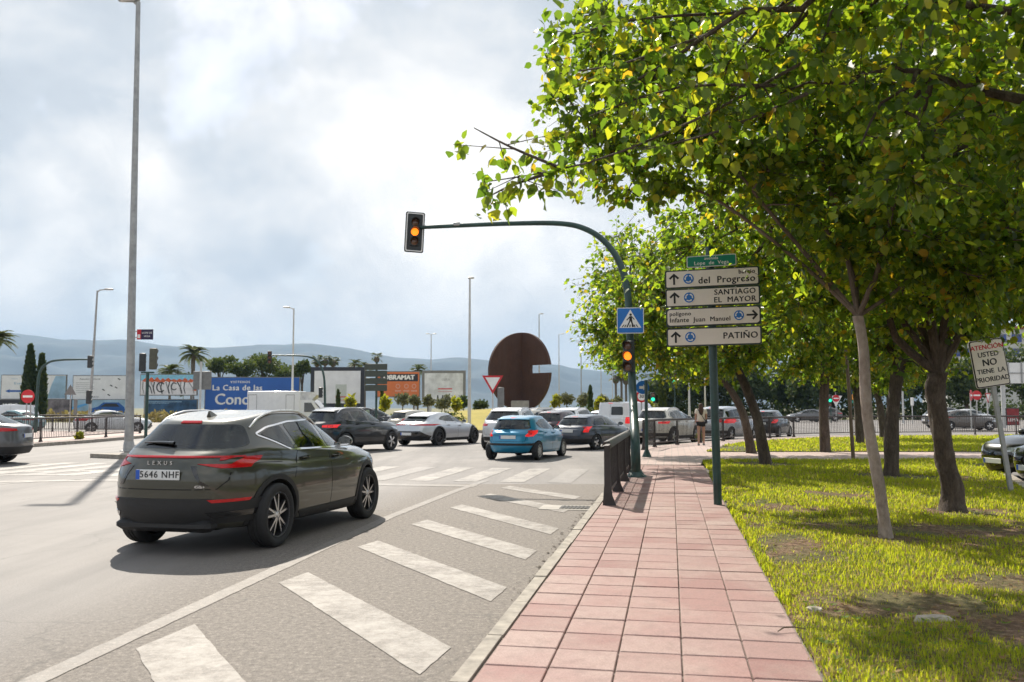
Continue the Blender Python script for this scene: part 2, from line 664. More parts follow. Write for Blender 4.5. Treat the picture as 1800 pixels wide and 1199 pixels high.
LEAF = leafy('broad_leaf',
             [(0, (.032, .062, .013)), (.45, (.052, .095, .016)), (.78, (.090, .125, .018)), (.96, (.14, .140, .02)), (1, (.22, .15, .02))],
             [(0, (.15, .29, .02)), (.45, (.32, .48, .025)), (.78, (.54, .68, .03)), (.96, (.78, .74, .03)), (1, (.88, .50, .03))], .57, .36, .5)
LEAF_DARK = leafy('dark_leaf',
                  [(0, (.020, .036, .012)), (.6, (.036, .062, .018)), (1, (.065, .085, .026))],
                  [(0, (.06, .10, .02)), (.6, (.11, .17, .03)), (1, (.20, .24, .04))], .3, .6)
LEAF_PINE = leafy('pine_needle',
                  [(0, (.030, .055, .016)), (.6, (.055, .085, .022)), (1, (.095, .115, .03))],
                  [(0, (.08, .13, .02)), (1, (.20, .25, .04))], .3, .6)
LEAF_PALM = leafy('palm_leaflet',
                  [(0, (.05, .075, .025)), (.6, (.085, .115, .035)), (1, (.16, .15, .06))],
                  [(0, (.12, .18, .04)), (1, (.26, .28, .07))], .3, .5)
LEAF_GREY = leafy('grey_green_leaf',
                  [(0, (.075, .085, .045)), (.6, (.13, .14, .075)), (1, (.19, .19, .11))],
                  [(0, (.15, .18, .07)), (1, (.28, .28, .12))], .3, .6)
LEAF_LIME = leafy('lime_leaf',
                  [(0, (.10, .13, .015)), (1, (.24, .22, .02))], [(0, (.35, .42, .02)), (1, (.65, .58, .03))], .45, .5)
GRASS = leafy('grass_blade',
              [(0, (.095, .14, .012)), (.5, (.175, .215, .014)), (.80, (.23, .225, .025)), (.92, (.28, .21, .08)), (1, (.22, .15, .07))],
              [(0, (.40, .50, .02)), (.5, (.66, .74, .025)), (.80, (.86, .84, .04)), (.92, (.62, .50, .14)), (1, (.45, .33, .14))], .55, .5, .25)

# ------------------------------------------------------------------ setting: ground, road, pavement, lawn


def sheet(name, poly, z, material, parent=None, kind='structure', label=None, thick=0.0, smooth=False):
    mb = MB()
    if thick > 0:
        mb.prism([(p[0], p[1]) for p in poly], z - thick, z)
    else:
        mb.add([(p[0], p[1], z) for p in poly], [tuple(range(len(poly)))])
    o = obj(name, mb, material, parent, smooth)
    if parent is None:
        tag(o, kind=kind)
        if label: o['label'] = label
    return o


sheet('ground', [(-9000, -200), (9000, -200), (9000, 9000), (-9000, 9000)], -.06, MATS['dry_ground'])
sheet('road', [(-140, -25), (150, -25), (150, 112), (30, 118), (-30, 96), (-140, 92)], 0.0, MATS['asphalt'])

# painted markings, each its own sheet under one parent
markings = thing('road_marking', None, None)
tag(markings, kind='structure')


def mark(name, poly, material='road_paint', z=.005):
    mb = MB()
    pts = []
    for i in range(len(poly)):
        a, b_ = Vector((poly[i][0], poly[i][1])), Vector((poly[(i + 1) % len(poly)][0], poly[(i + 1) % len(poly)][1]))
        k = max(1, int((b_ - a).length / .09))
        nn = Vector((-(b_ - a).y, (b_ - a).x)).normalized()
        for j in range(k):
            q = a.lerp(b_, j / k) + nn * random.gauss(0, .003)
            pts.append((q.x, q.y, z))
    mb.add(pts, [tuple(range(len(pts)))])
    return obj(name, mb, MATS[material], markings, False)


hatch = [[(-2.47, 5.92), (-2.32, 6.58), (-.95, 4.2), (-1.1, 3.55)],
         [(-2.11, 8.12), (-1.96, 8.62), (-.40, 5.96), (-.55, 5.36)],
         [(-1.76, 10.17), (-1.60, 10.66), (-.04, 7.90), (-.17, 7.34)],
         [(-1.37, 12.13), (-1.20, 12.62), (.28, 9.90), (.14, 9.32)],
         [(-.98, 14.11), (-.82, 14.60), (.62, 11.72), (.48, 11.16)],
         [(-.60, 15.91), (-.40, 16.42), (.93, 14.0), (.78, 13.45)],
         [(-.22, 17.55), (-.05, 18.05), (1.22, 15.9), (1.08, 15.35)]]
for h in hatch:
    mark('hatch_stripe', h)
ep = [Vector(p) for p in ((-3.05, 2.6), (-2.76, 5.23), (-2.40, 7.99), (-1.76, 13.02), (-1.06, 17.0), (-.55, 19.4))]
mark('edge_line', [(p.x - .09, p.y) for p in ep] + [(p.x + .07, p.y) for p in reversed(ep)], 'road_paint_faint', .0045)
for k in range(15):
    t0 = -.78 - 1.02 * k
    if k > 8:
        t0 -= .4
    mark('zebra_bar', [sr(13.55, t0), sr(13.55, t0 - .52), sr(17.9, t0 - .52), sr(17.9, t0)], 'road_paint' if k % 4 else 'road_paint_faint')
mark('stop_line', [sr(12.3, -2.6), sr(12.75, -2.6), sr(12.75, -11.5), sr(12.3, -11.5)], 'road_paint_faint')
lp = [Vector(p) for p in ((-11.4, 10.8), (-8.6, 16.4), (-6.2, 20.9))]
for a_, b_ in ((0, .35), (.5, .85)):
    p0, p1 = Vector((-15.5, 12.5)).lerp(Vector((-8.4, 21.5)), a_), Vector((-15.5, 12.5)).lerp(Vector((-8.4, 21.5)), b_)
    mark('lane_dash', [(p0.x, p0.y), (p0.x + .13, p0.y - .1), (p1.x + .13, p1.y - .1), (p1.x, p1.y)], 'road_paint_faint')
for a_, b_ in (((-14.5, 21.6), (-9.2, 22.3)), ((-15.4, 20.2), (-10.3, 21.0)), ((-14.0, 18.3), (-8.9, 19.3)), ((-17, 24.3), (-12.5, 24.9))):
    mark('lane_line', [(a_[0], a_[1]), (b_[0], b_[1]), (b_[0], b_[1] + .34), (a_[0], a_[1] + .34)], 'road_paint', .0052)
for k in range(7):     # give-way line at the roundabout mouth
    p = Vector((-9.5 + 2.4 * k, 44.5 + .9 * k))
    mark('give_way_dash', [(p.x, p.y), (p.x + 1.2, p.y + .45), (p.x + 1.1, p.y + .85), (p.x - .1, p.y + .4)], 'road_paint', .005)

# kerb, one stone after another
kerb = thing('kerb', None, None)
tag(kerb, kind='structure')
PAVE_Z = .13
for k in range(21):
    s0 = -3.0 + k * 1.0
    mb = MB()
    dz = random.uniform(-.006, .006)
    P = []
    for (s_, t_) in ((s0 + .006, 0), (s0 + .994, 0), (s0 + .994, .155), (s0 + .006, .155)):
        P.append(st(s_, t_ * .80 + random.uniform(-.004, .004)))
    ins = [P[0] + NR * .025 + U * .006, P[1] + NR * .025 - U * .006, P[2] - U * .004, P[3] + U * .004]
    vv = [(p.x, p.y, -.05) for p in P] + [(p.x, p.y, PAVE_Z - .03 + dz) for p in P] + [(p.x, p.y, PAVE_Z + dz) for p in ins]
    ff = [(0, 1, 5, 4), (1, 2, 6, 5), (2, 3, 7, 6), (3, 0, 4, 7), (4, 5, 9, 8), (5, 6, 10, 9), (6, 7, 11, 10), (7, 4, 8, 11), (8, 9, 10, 11)]
    mb.add(vv, [f[::-1] for f in ff])
    obj('kerb_stone', mb, KERB, kerb, False)
# dirt and dead leaves gathered along the kerb
mb = MB()
for k in range(420):
    s_ = random.uniform(2.5, 11.5)
    p = st(s_, -abs(random.gauss(0, .07)) - .005, .006)
    r_ = .004 + .022 * random.random() ** 2.5
    a = random.uniform(0, 6.28)
    P = [(p.x + r_ * math.cos(a + i * 1.05) * random.uniform(.6, 1.3), p.y + 1.6 * r_ * math.sin(a + i * 1.05) * random.uniform(.6, 1.3), .006 + .006 * random.random()) for i in range(6)]
    mb.add(P, [(0, 1, 2, 3, 4, 5)])
o = obj('gutter_dirt', mb, mat('gutter_dirt', (.085, .068, .05), .95, var=.4, scale=20), None, False)
tag(o, 'dark crumbs of dirt and dead leaves along the pavement kerb', 'dirt', kind='stuff')

gq = gp(1003, 893)
dg_ = thing('drain_grate', 'small iron drain grate in a pale concrete patch against the kerb', 'drain', (gq.x - .05, gq.y, 0), -R(10.2))
mb = MB(); mb.box((0, 0, .004), (.85, .62, .012), bev=.003); obj('surround', mb, CONC, dg_, False)
mb = MB(); mb.box((.12, 0, .010), (.46, .40, .010)); obj('frame', mb, mat('cast_iron', (.05, .047, .045), .6, metal=.4, var=.3, scale=20), dg_, False)
for k in range(7):
    mb = MB(); mb.box((-.06 + k * .06, 0, .017), (.03, .34, .008)); obj('grate_bar', mb, MATS['cast_iron'], dg_, False)
gq = gp(560, 905)
mh_ = thing('manhole_cover', 'round iron manhole cover in the lane ahead of the olive SUV', 'manhole cover', (-6.4, 15.2, 0))
mb = MB(); mb.lathe([(.001, .006), (.30, .006), (.30, .009), (.34, .009), (.345, .0)], 32); obj('cover', mb, MATS['cast_iron'], mh_, False)

# pavement of pink tiles
TP, TR_, T0 = .370, .395, .126
pav = sheet('pavement', [st(-3, T0), st(-3, T0 + 5 * TP + .02), st(18.3, T0 + 5 * TP + .02), st(18.3, T0)], PAVE_Z - .016, MATS['mortar'], thick=.15)
tile_me = []
for k in range(3):
    mb = MB()
    mb.box((0, 0, 0), (TP - .009, TR_ - .017, .04), bev=.005)
    tile_me.append(mb.mesh('paving_tile', MATS['paving_tile'], False))
for i in range(5):
    for j in range(53):
        p = st(-2.8 + (j + .5) * TR_, T0 + .012 + (i + .5) * TP, PAVE_Z - .02)
        o = link('paving_tile', tile_me[0], pav)
        o.location = (p.x, p.y, p.z + random.uniform(-.0025, .0025))
        o.rotation_euler = (random.gauss(0, .0035), random.gauss(0, .0035), -R(10.2) + random.gauss(0, .003))

# corner pavement past the crossing, following the roundabout
corner_out = kp([(3.02, 24.95), (3.9, 29.2), (4.7, 33.2), (5.7, 36.3), (7.3, 38.9), (9.4, 41.9), (12.0, 45.2), (15.2, 48.4), (18.6, 50.8), (24, 52.2), (34, 53.2), (60, 54)])
corner_in = kp([(60, 51), (34, 50.4), (24, 49.4), (18.6, 47.6), (15.4, 45.6), (12.6, 42.8), (10.2, 39.6), (8.7, 36.6), (7.6, 33.6), (7.0, 31.9), (16.9, 31.9), (14.4, 27.0), (5.8, 27.0), (5.25, 24.75)])
sheet('corner_pavement', corner_out + corner_in, PAVE_Z - .003, MATS['small_paver'], thick=.17)
for (a_, b_) in zip(corner_out[:-1], corner_out[1:]):
    A, B = Vector((*a_, 0)), Vector((*b_, 0))
    t = (B - A).normalized(); q = Vector((-t.y, t.x, 0))
    mb = MB()
    pl = [A, B, B + q * .14, A + q * .14]
    mb.prism([(p.x, p.y) for p in pl], -.05, PAVE_Z + .004)
    obj('kerb_stone', mb, KERB, kerb, False)

# lawns
lawn_near = kp([(1.26, 2.1), (5.82, 26.98), (14.4, 26.98), (12.9, 24), (9.4, 16), (9.0, 8), (9.0, 2.1)])
lawn_far = kp([(7.02, 31.92), (7.62, 33.6), (8.72, 36.6), (10.22, 39.6), (12.62, 42.8), (15.42, 45.6), (18.62, 47.58), (24, 49.38), (34, 50.38), (27, 44), (16.9, 31.92)])


def in_poly(P, poly):
    x, y = P[:, 0], P[:, 1]
    inside = np.zeros(len(P), bool)
    n_ = len(poly)
    for i in range(n_):
        x0, y0 = poly[i]; x1, y1 = poly[(i + 1) % n_]
        cond = ((y0 > y) != (y1 > y)) & (x < (x1 - x0) * (y - y0) / (y1 - y0 + 1e-12) + x0)
        inside ^= cond
    return inside


def vnoise(P, scale, seed=0):
    """cheap value noise on a numpy array of xy"""
    r_ = np.random.default_rng(seed)
    T = r_.random((64, 64))
    q = P * scale
    i = np.floor(q).astype(int)
    f = q - i
    f = f * f * (3 - 2 * f)
    a = T[i[:, 0] % 64, i[:, 1] % 64]; b_ = T[(i[:, 0] + 1) % 64, i[:, 1] % 64]
    c_ = T[i[:, 0] % 64, (i[:, 1] + 1) % 64]; d_ = T[(i[:, 0] + 1) % 64, (i[:, 1] + 1) % 64]
    return (a * (1 - f[:, 0]) + b_ * f[:, 0]) * (1 - f[:, 1]) + (c_ * (1 - f[:, 0]) + d_ * f[:, 0]) * f[:, 1]


# near lawn as uneven earth
gx, gy = np.meshgrid(np.linspace(1.0, 13.4, 120), np.linspace(1.9, 24.9, 200))
G = np.stack([gx.ravel(), gy.ravel()], 1)
edge = 1.157 + (G[:, 1] - 1.928) * (4.56 / 24.88)
G[:, 0] = np.maximum(G[:, 0], edge + .0)
G[:, 1] = np.minimum(G[:, 1], 24.76)
zz_ = .085 + .05 * vnoise(G, .8, 3) + .025 * vnoise(G, 3.1, 4)
zz_ -= .03 * np.clip(1 - (G[:, 0] - edge) / .5, 0, 1)
lawn_h = lambda P: .085 + .05 * vnoise(P, .8, 3) + .025 * vnoise(P, 3.1, 4) - .03 * np.clip(1 - (P[:, 0] - (1.157 + (P[:, 1] - 1.928) * (4.56 / 24.88))) / .5, 0, 1)
V = np.column_stack([G, zz_])
nx, ny = 120, 200
ii = (np.arange(ny - 1)[:, None] * nx + np.arange(nx - 1)[None, :]).ravel()
F = np.stack([ii, ii + 1, ii + nx + 1, ii + nx], 1)
cen = V[F].mean(1)
keep = in_poly(cen[:, :2], lawn_near)
me = np_mesh('lawn', V, F[keep], MATS['lawn_soil'])
me.polygons.foreach_set('use_smooth', [True] * len(me.polygons))
tag(link('lawn', me), kind='structure')
sheet('lawn', lawn_far, PAVE_Z + .02, MATS['lawn_soil'], thick=.17)
sheet('side_street_kerb', kp([(14.45, 26.9), (14.62, 26.86), (13.1, 23.9), (9.6, 15.9), (9.2, 8), (9.05, 8), (9.42, 16), (12.92, 24)]), PAVE_Z, KERB, thick=.2)

DIRT = [((3.0, 10.15), (.75, 1.0)), ((3.95, 6.35), (.55, .75)), ((3.3, 5.2), (.5, .4)), ((2.65, 12.6), (.35, .8)), ((3.1, 14.6), (.5, .5)), ((6.9, 13.75), (.7, .5)),
        ((4.6, 8.1), (.5, .4)), ((3.4, 7.4), (.4, .3)), ((8.9, 20.8), (.7, .7)), ((7.1, 25), (.8, .8)), ((4.8, 23.5), (.35, 2.0)), ((4.5, 10.7), (.35, .3)), ((5.6, 11.6), (.8, .5))]


def grass(name, poly, bands, zfun, dirt, label):
    Ps, Hs, Ws = [], [], []
    xs = [p[0] for p in poly]
    for (y0, y1, dens, hgt, wid) in bands:
        area = (max(xs) - min(xs)) * (y1 - y0)
        P = np.column_stack([rng.uniform(min(xs), max(xs), int(area * dens)), rng.uniform(y0, y1, int(area * dens))])
        ok = in_poly(P, poly) & (np.abs(P[:, 0]) < .64 * P[:, 1] + .6)
        P = P[ok]
        lush = .45 * vnoise(P, .75, 21) + .30 * vnoise(P, 2.3, 22) + .25 * vnoise(P, 7.0, 23)
        for (c_, r_) in [((c0[0] * KP, c0[1] * KP), r0) for c0, r0 in dirt]:
            d = np.hypot((P[:, 0] - c_[0]) / r_[0], (P[:, 1] - c_[1]) / r_[1])
            lush -= .55 * np.clip(1.35 - d, 0, 1)
        ok = rng.random(len(P)) < np.clip((lush - .22) * 4.6, 0.04, 1)
        P, lush = P[ok], lush[ok]
        Ps.append(P)
        Hs.append(hgt * np.clip(.45 + .9 * lush, .3, 1.3) * rng.uniform(.55, 1.35, len(P)))
        Ws.append(np.full(len(P), wid) * rng.uniform(.7, 1.3, len(P)))
    if name == 'grass' and bands[0][0] < 10:      # longer blades leaning over the pavement edge
        y = 3.9 + 20.5 * rng.random(5200) ** 1.6
        Ps.append(np.column_stack([1.157 + (y - 1.928) * (4.56 / 24.88) + np.abs(rng.normal(size=5200)) * .045, y]))
        keep_ = vnoise(Ps[-1], 1.3, 27) > .38
        Ps[-1] = Ps[-1][keep_]
        Hs.append(.05 * rng.uniform(.6, 1.7, len(Ps[-1]))); Ws.append(.006 * rng.uniform(.7, 1.4, len(Ps[-1])) * (1 + .08 * Ps[-1][:, 1]))
    P = np.vstack(Ps); P = P + rng.normal(size=P.shape) * np.array([.022, .022]); H_ = np.concatenate(Hs); W_ = np.concatenate(Ws)
    N = len(P)
    z = zfun(P)
    a = rng.uniform(0, 2 * np.pi, N); lean = rng.uniform(.1, .95, N) * H_
    dx, dy = np.cos(a), np.sin(a)
    base = np.column_stack([P, z - .005])
    side = np.column_stack([-dy, dx, np.zeros(N)]) * (W_ / 2)[:, None]
    fw = np.column_stack([dx, dy, np.zeros(N)])
    mid = base + fw * (lean * .35)[:, None] + np.column_stack([np.zeros((N, 2)), H_ * .6])
    tip = base + fw * lean[:, None] + np.column_stack([np.zeros((N, 2)), H_])
    V = np.stack([base - side, base + side, mid + side * .8, mid - side * .8, tip], 1).reshape(-1, 3)
    k = np.arange(N)[:, None] * 5
    F = np.concatenate([k + np.array([[0, 1, 2]]), k + np.array([[0, 2, 3]]), k + np.array([[3, 2, 4]])], 0)
    o = link(name, np_mesh(name, V, F, GRASS))
    tag(o, label, 'grass', kind='stuff')
    return o


grass('grass', lawn_near, [(3.9, 7.5, 3600, .042, .0055), (7.5, 12, 2100, .050, .0075), (12, 18, 1000, .065, .011), (18, 24.8, 600, .08, .017)], lawn_h, DIRT,
      'patchy sunlit green lawn grass beside the pink pavement')
grass('grass', lawn_far, [(29.2, 37, 240, .08, .028), (37, 46.3, 170, .09, .034)], lambda P: np.full(len(P), PAVE_Z + .02), [((8.3, 31), (.9, .9)), ((8.6, 34.5), (.8, 1.5))],
      'bright green lawn grass between the cross path and the railing')

# broad-leaved weeds low in the near grass
mb = MB()
for k in range(70):
    y = random.uniform(4.0, 6.8); x = 1.56 + (y - 4.0) * .185 + abs(random.gauss(0, .5))
    if random.random() < .35:
        x = random.uniform(2.2, 4.0)
    for q in range(7):
        a = q * .9 + random.random(); L = random.uniform(.02, .05)
        d = Vector((math.cos(a), math.sin(a), .35)); sd = Vector((-math.sin(a), math.cos(a), 0)) * L * .3
        p = Vector((x, y, .125))
        mb.add([p, p + d * L * .5 - sd, p + d * L, p + d * L * .5 + sd], [(0, 1, 2, 3)])
o = obj('weed', mb, leafy('weed_leaf', [(0, (.09, .15, .02)), (1, (.14, .21, .03))], [(0, (.2, .38, .02)), (1, (.35, .5, .03))], .4), None, False)
tag(o, 'low broad-leaved weeds among the grass at the pavement edge', 'weeds', kind='stuff')


g_ = np.random.default_rng(9)
LP = np.column_stack([g_.uniform(1.5, 9, 5200), g_.uniform(4, 18, 5200)])
LP = LP[in_poly(LP, lawn_near)]
mb = MB()
for (x, y), z in zip(LP, lawn_h(LP)):
    a = random.uniform(0, 6.28); L = random.uniform(.022, .06); tl_ = random.uniform(-.4, .5)
    d = Vector((math.cos(a), math.sin(a), tl_)); sd = Vector((-math.sin(a), math.cos(a), random.uniform(-.3, .3))) * L * .32
    q = Vector((x, y, z + random.uniform(.004, .03)))
    mb.add([q, q + d * L * .5 - sd, q + d * L, q + d * L * .5 + sd], [(0, 1, 2, 3)])
o = obj('leaf_litter', mb, leafy('dry_leaf', [(0, (.14, .075, .03)), (.6, (.25, .15, .06)), (1, (.36, .27, .12))], [(0, (.2, .1, .03)), (1, (.4, .3, .1))], .3, .7), None, False)
tag(o, 'dry brown fallen leaves scattered over the lawn', 'leaf litter', kind='stuff')


# stones half sunk in the lawn, fallen twig
def stone(loc, sx, sy, sz, rz, label, seed):
    bm = bmesh.new()
    bmesh.ops.create_icosphere(bm, subdivisions=3, radius=1)
    r_ = random.Random(seed)
    ph = [(Vector((r_.gauss(0, 1), r_.gauss(0, 1), r_.gauss(0, 1))).normalized(), r_.uniform(.55, .9)) for _ in range(14)]
    for v in bm.verts:
        for nrm, d in ph:
            e = v.co.dot(nrm) - d
            if e > 0:
                v.co -= nrm * e
        v.co = Vector((v.co.x * sx, v.co.y * sy, v.co.z * sz))
    me = bpy.data.meshes.new('stone')
    bm.to_mesh(me); bm.free()
    me.materials.append(mat('pale_stone', (.42, .37, .31), .9, var=.3, scale=14, bmp=.4))
    me.polygons.foreach_set('use_smooth', [True] * len(me.polygons))
    me.set_sharp_from_angle(angle=R(25))
    o = link('stone', me, None, loc, (0.03, .02, rz))
    tag(o, label, 'stone', 'flat stones in the lawn')


p = gp(1640, 1087, .12); stone((p.x, p.y, .10), .17, .085, .055, .1, 'larger flat pale stone on bare earth at the lower right', 3)
p = gp(1433, 1066, .12); stone((p.x, p.y, .09), .085, .06, .04, .5, 'smaller flat pale stone in grass near the pavement edge', 5)
p = gp(1393, 1112, PAVE_Z)
mb = MB()
mb.tube([(p.x - .10, p.y - .02, PAVE_Z + .012), (p.x - .05, p.y + .015, PAVE_Z + .03), (p.x + .02, p.y + .03, PAVE_Z + .028), (p.x + .1, p.y + .05, PAVE_Z + .012)], [.003, .006, .005, .003], 6)
tag(obj('twig', mb, mat('dry_twig', (.10, .075, .045), .9)), 'small curled dry twig lying on the pavement edge', 'twig')

# left traffic island, median tip, roundabout centre
isl = [(-36, 33.5), (-20.5, 33.5), (-19.5, 34.3), (-19.2, 40), (-19.4, 47), (-20.6, 51.5), (-23, 53.6), (-36, 56)]
sheet('traffic_island', isl, .14, MATS['small_paver'], thick=.2)
for i, a_ in enumerate(isl[:-1]):
    b_ = isl[i + 1]
    A, B = Vector((*a_, 0)), Vector((*b_, 0))
    t = (B - A).normalized(); q = Vector((t.y, -t.x, 0))
    mb = MB(); mb.prism([(p.x, p.y) for p in (A, A + q * .14, B + q * .14, B)], -.05, .146)
    obj('kerb_stone', mb, KERB, kerb, False)
sheet('median_island', [(-13.4, 28.2), (-12.2, 27.5), (-10.0, 27.3), (-9.4, 28.0), (-9.8, 29.6), (-11.4, 29.9)], .13, KERB, thick=.18)

mb = MB()
RC, RR_ = Vector((1.4, 77)), 21.0
nr, na = 14, 96
P = [(RC.x, RC.y, 1.55)]
F = []
for i in range(1, nr + 1):
    u_ = i / nr
    h = .16 + 1.4 * (0.5 + .5 * math.cos(math.pi * min(1, u_ * 1.02)))
    for k in range(na):
        a = 2 * math.pi * k / na
        P.append((RC.x + RR_ * u_ * math.cos(a), RC.y + RR_ * u_ * math.sin(a), h + random.uniform(-.03, .03)))
for k in range(na):
    F.append((0, 1 + k, 1 + (k + 1) % na))
for i in range(nr - 1):
    for k in range(na):
        F.append((1 + i * na + k, 1 + (i + 1) * na + k, 1 + (i + 1) * na + (k + 1) % na, 1 + i * na + (k + 1) % na))
mb.add(P, F)
o = obj('roundabout_mound', mb, MATS['island_grass'], None, True); tag(o, kind='structure')
mb = MB()
mb.lathe([(RR_ + .28, -.05), (RR_ + .28, .15), (RR_ + .25, .18), (RR_ - .05, .18), (RR_ - .05, 0)], 96, Matrix.Translation((RC.x, RC.y, 0)))
tag(obj('roundabout_kerb', mb, KERB), kind='structure')


def mound_z(x, y):
    u_ = math.hypot(x - RC.x, y - RC.y) / RR_
    return 0 if u_ > 1.01 else .16 + 1.4 * (.5 + .5 * math.cos(math.pi * min(1, u_ * 1.02)))


# mountains
ridge = [(-2600, 640), (-900, 600), (-300, 575), (0, 584), (60, 590), (110, 598), (170, 601), (230, 600), (300, 611), (380, 615), (440, 611), (480, 608), (545, 607), (580, 609), (610, 612), (660, 622), (700, 629), (760, 632),
         (800, 628), (860, 633), (930, 639), (985, 642), (1005, 648), (1060, 654), (1110, 650), (1180, 640), (1300, 632), (1500, 640), (1800, 628), (2400, 640), (4200, 655)]
rx = np.array([(p[0] - 900) / 1550 for p in ridge]); rh = np.array([(717 - p[1]) / 1550 for p in ridge])
na_, nr_ = 420, 46
ang = np.linspace(rx[0], rx[-1], na_)
rad = np.linspace(3400, 7000, nr_)
A, Rr = np.meshgrid(ang, rad)
hr = np.interp(ang, rx, rh)
T = np.clip((Rr - 3400) / 2300, 0, 1)
prof = T * T * (3 - 2 * T)
back = np.clip(1 - (Rr - 5700) / 2400, .3, 1)
X = A * Rr; Y = Rr
Q = np.column_stack([X.ravel(), Y.ravel()])
nz = (vnoise(Q, 1 / 420., 31) - .5) * .5 + (vnoise(Q, 1 / 160., 32) - .5) * .28 + (vnoise(Q, 1 / 60., 33) - .5) * .12
nz = nz.reshape(A.shape)
Zm = hr[None, :] * 5700 * (prof * back + nz * prof * (1 - prof) * 2.6 + .018 * nz * T)
V = np.column_stack([X.ravel(), Y.ravel(), Zm.ravel() - 2])
ii = (np.arange(nr_ - 1)[:, None] * na_ + np.arange(na_ - 1)[None, :]).ravel()
me = np_mesh('mountain_range', V, np.stack([ii, ii + 1, ii + na_ + 1, ii + na_], 1), None or [mat('mountain_scrub', (.042, .056, .058), .95, var=.6, scale=.007)])
me.polygons.foreach_set('use_smooth', [True] * len(me.polygons))
tag(link('mountain_range', me), kind='structure')

# the air
hz_m = bpy.data.materials.new('haze'); hz_m.use_nodes = True
hn, hl = hz_m.node_tree.nodes, hz_m.node_tree.links
hn.clear()
pv = hn.new('ShaderNodeVolumePrincipled')
pv.inputs['Color'].default_value = (.46, .70, 1.0, 1)
pv.inputs['Density'].default_value = 1.15e-4
pv.inputs['Anisotropy'].default_value = 0.0
ho = hn.new('ShaderNodeOutputMaterial')
hl.new(pv.outputs[0], ho.inputs['Volume'])
mb = MB(); mb.box((0, 4200, 300), (18400, 9700, 680))
tag(obj('haze', mb, hz_m, None, False), 'thin bluish haze in the air over the whole place', 'haze', kind='stuff')

# ------------------------------------------------------------------ vehicles
GLASS_OPAQUE = mat('dark_pane', (.012, .016, .016), .03, spec=.9, var=.2, scale=1.5, coat=.6)


def tinted(name, tint):
    m, n, l, b = nt(name)
    t = n.new('ShaderNodeBsdfTransparent')
    f = noise_node(n, l, 2.0, 3, .5)
    l.new(ramp(n, l, f, [(.3, tuple(q * .92 for q in tint)), (.7, tint)]), t.inputs['Color'])
    g = n.new('ShaderNodeBsdfGlossy')
    g.inputs['Roughness'].default_value = .015
    g.inputs['Color'].default_value = (.95, .97, .97, 1)
    fr = n.new('ShaderNodeFresnel')
    fr.inputs['IOR'].default_value = 1.62
    ms = n.new('ShaderNodeMixShader')
    l.new(fr.outputs[0], ms.inputs[0]); l.new(t.outputs[0], ms.inputs[1]); l.new(g.outputs[0], ms.inputs[2])
    l.new(ms.outputs[0], n['Material Output'].inputs['Surface'])
    return m


GLASS = tinted('car_glass', (.50, .58, .56))
GLASS_DARK = tinted('privacy_glass', (.20, .23, .23))
CABIN = mat('cabin_trim', (.028, .027, .027), .8, var=.3, scale=6)
TYRE = mat('tyre_rubber', (.022, .022, .023), .8, var=.25, scale=14, bmp=.3)
RIM_S = mat('alloy_silver', (.62, .62, .63), .28, metal=.9, var=.08)
RIM_D = mat('alloy_dark', (.06, .06, .065), .4, metal=.6, var=.15)
RIM_C = mat('wheel_cover', (.45, .44, .43), .45, metal=.3, var=.15)
BLACKP = mat('black_plastic', (.018, .018, .019), .6, var=.2, scale=20, bmp=.1)
GLOSSB = mat('gloss_black', (.008, .008, .009), .08, coat=1, var=.1)
CHROME = mat('chrome', (.75, .75, .76), .12, metal=1.0, var=.05)
RED_L = mat('tail_light_red', (.36, .004, .008), .15, coat=.2, var=.2, scale=30, emit=(1, .02, .02), estr=.05)
RED_ON = mat('brake_light_lit', (.62, .008, .01), .2, coat=.2, var=.1, emit=(1, .03, .03), estr=.35)
CLEAR_L = mat('head_light', (.55, .58, .60), .1, metal=.3, coat=1, var=.5, scale=40)
PLATE = mat('plate_white', (.72, .72, .71), .45, var=.06)
PLATE_B = mat('plate_blue', (.02, .10, .50), .45, var=.05)
INK = mat('ink_black', (.014, .014, .015), .6, var=.1)
WELL = mat('wheel_well', (.006, .006, .006), .95, var=.1)
SEAM = mat('panel_gap', (.006, .006, .006), .8, var=.05)


def half_ring(yr, zr, yf, zf, w, nr_, nf_, zs, M):
    ph = np.linspace(-np.pi / 2, np.pi / 2, 500)
    c_, s_ = np.maximum(np.cos(ph), 0), np.sin(ph)
    e = np.where(s_ < 0, 2 / nr_, 2 / nf_)
    x = w * c_ ** e
    y = (yr + yf) / 2 + (yf - yr) / 2 * np.sign(s_) * np.abs(s_) ** e
    L = np.concatenate([[0], np.cumsum(np.hypot(np.diff(x), np.diff(y)))])
    t = np.linspace(0, L[-1], M)
    x, y = np.interp(t, L, x), np.interp(t, L, y)
    v = (y - yr) / (yf - yr)
    if zs is None:
        z = zr + (zf - zr) * v
    else:
        k = [(0, zr)] + list(zs) + [(1, zf)]
        z = np.interp(v, [a[0] for a in k], [a[1] for a in k])
        z = np.convolve(np.pad(z, 2, 'edge'), np.ones(5) / 5, 'valid')
    return np.stack([x, y, z], 1)


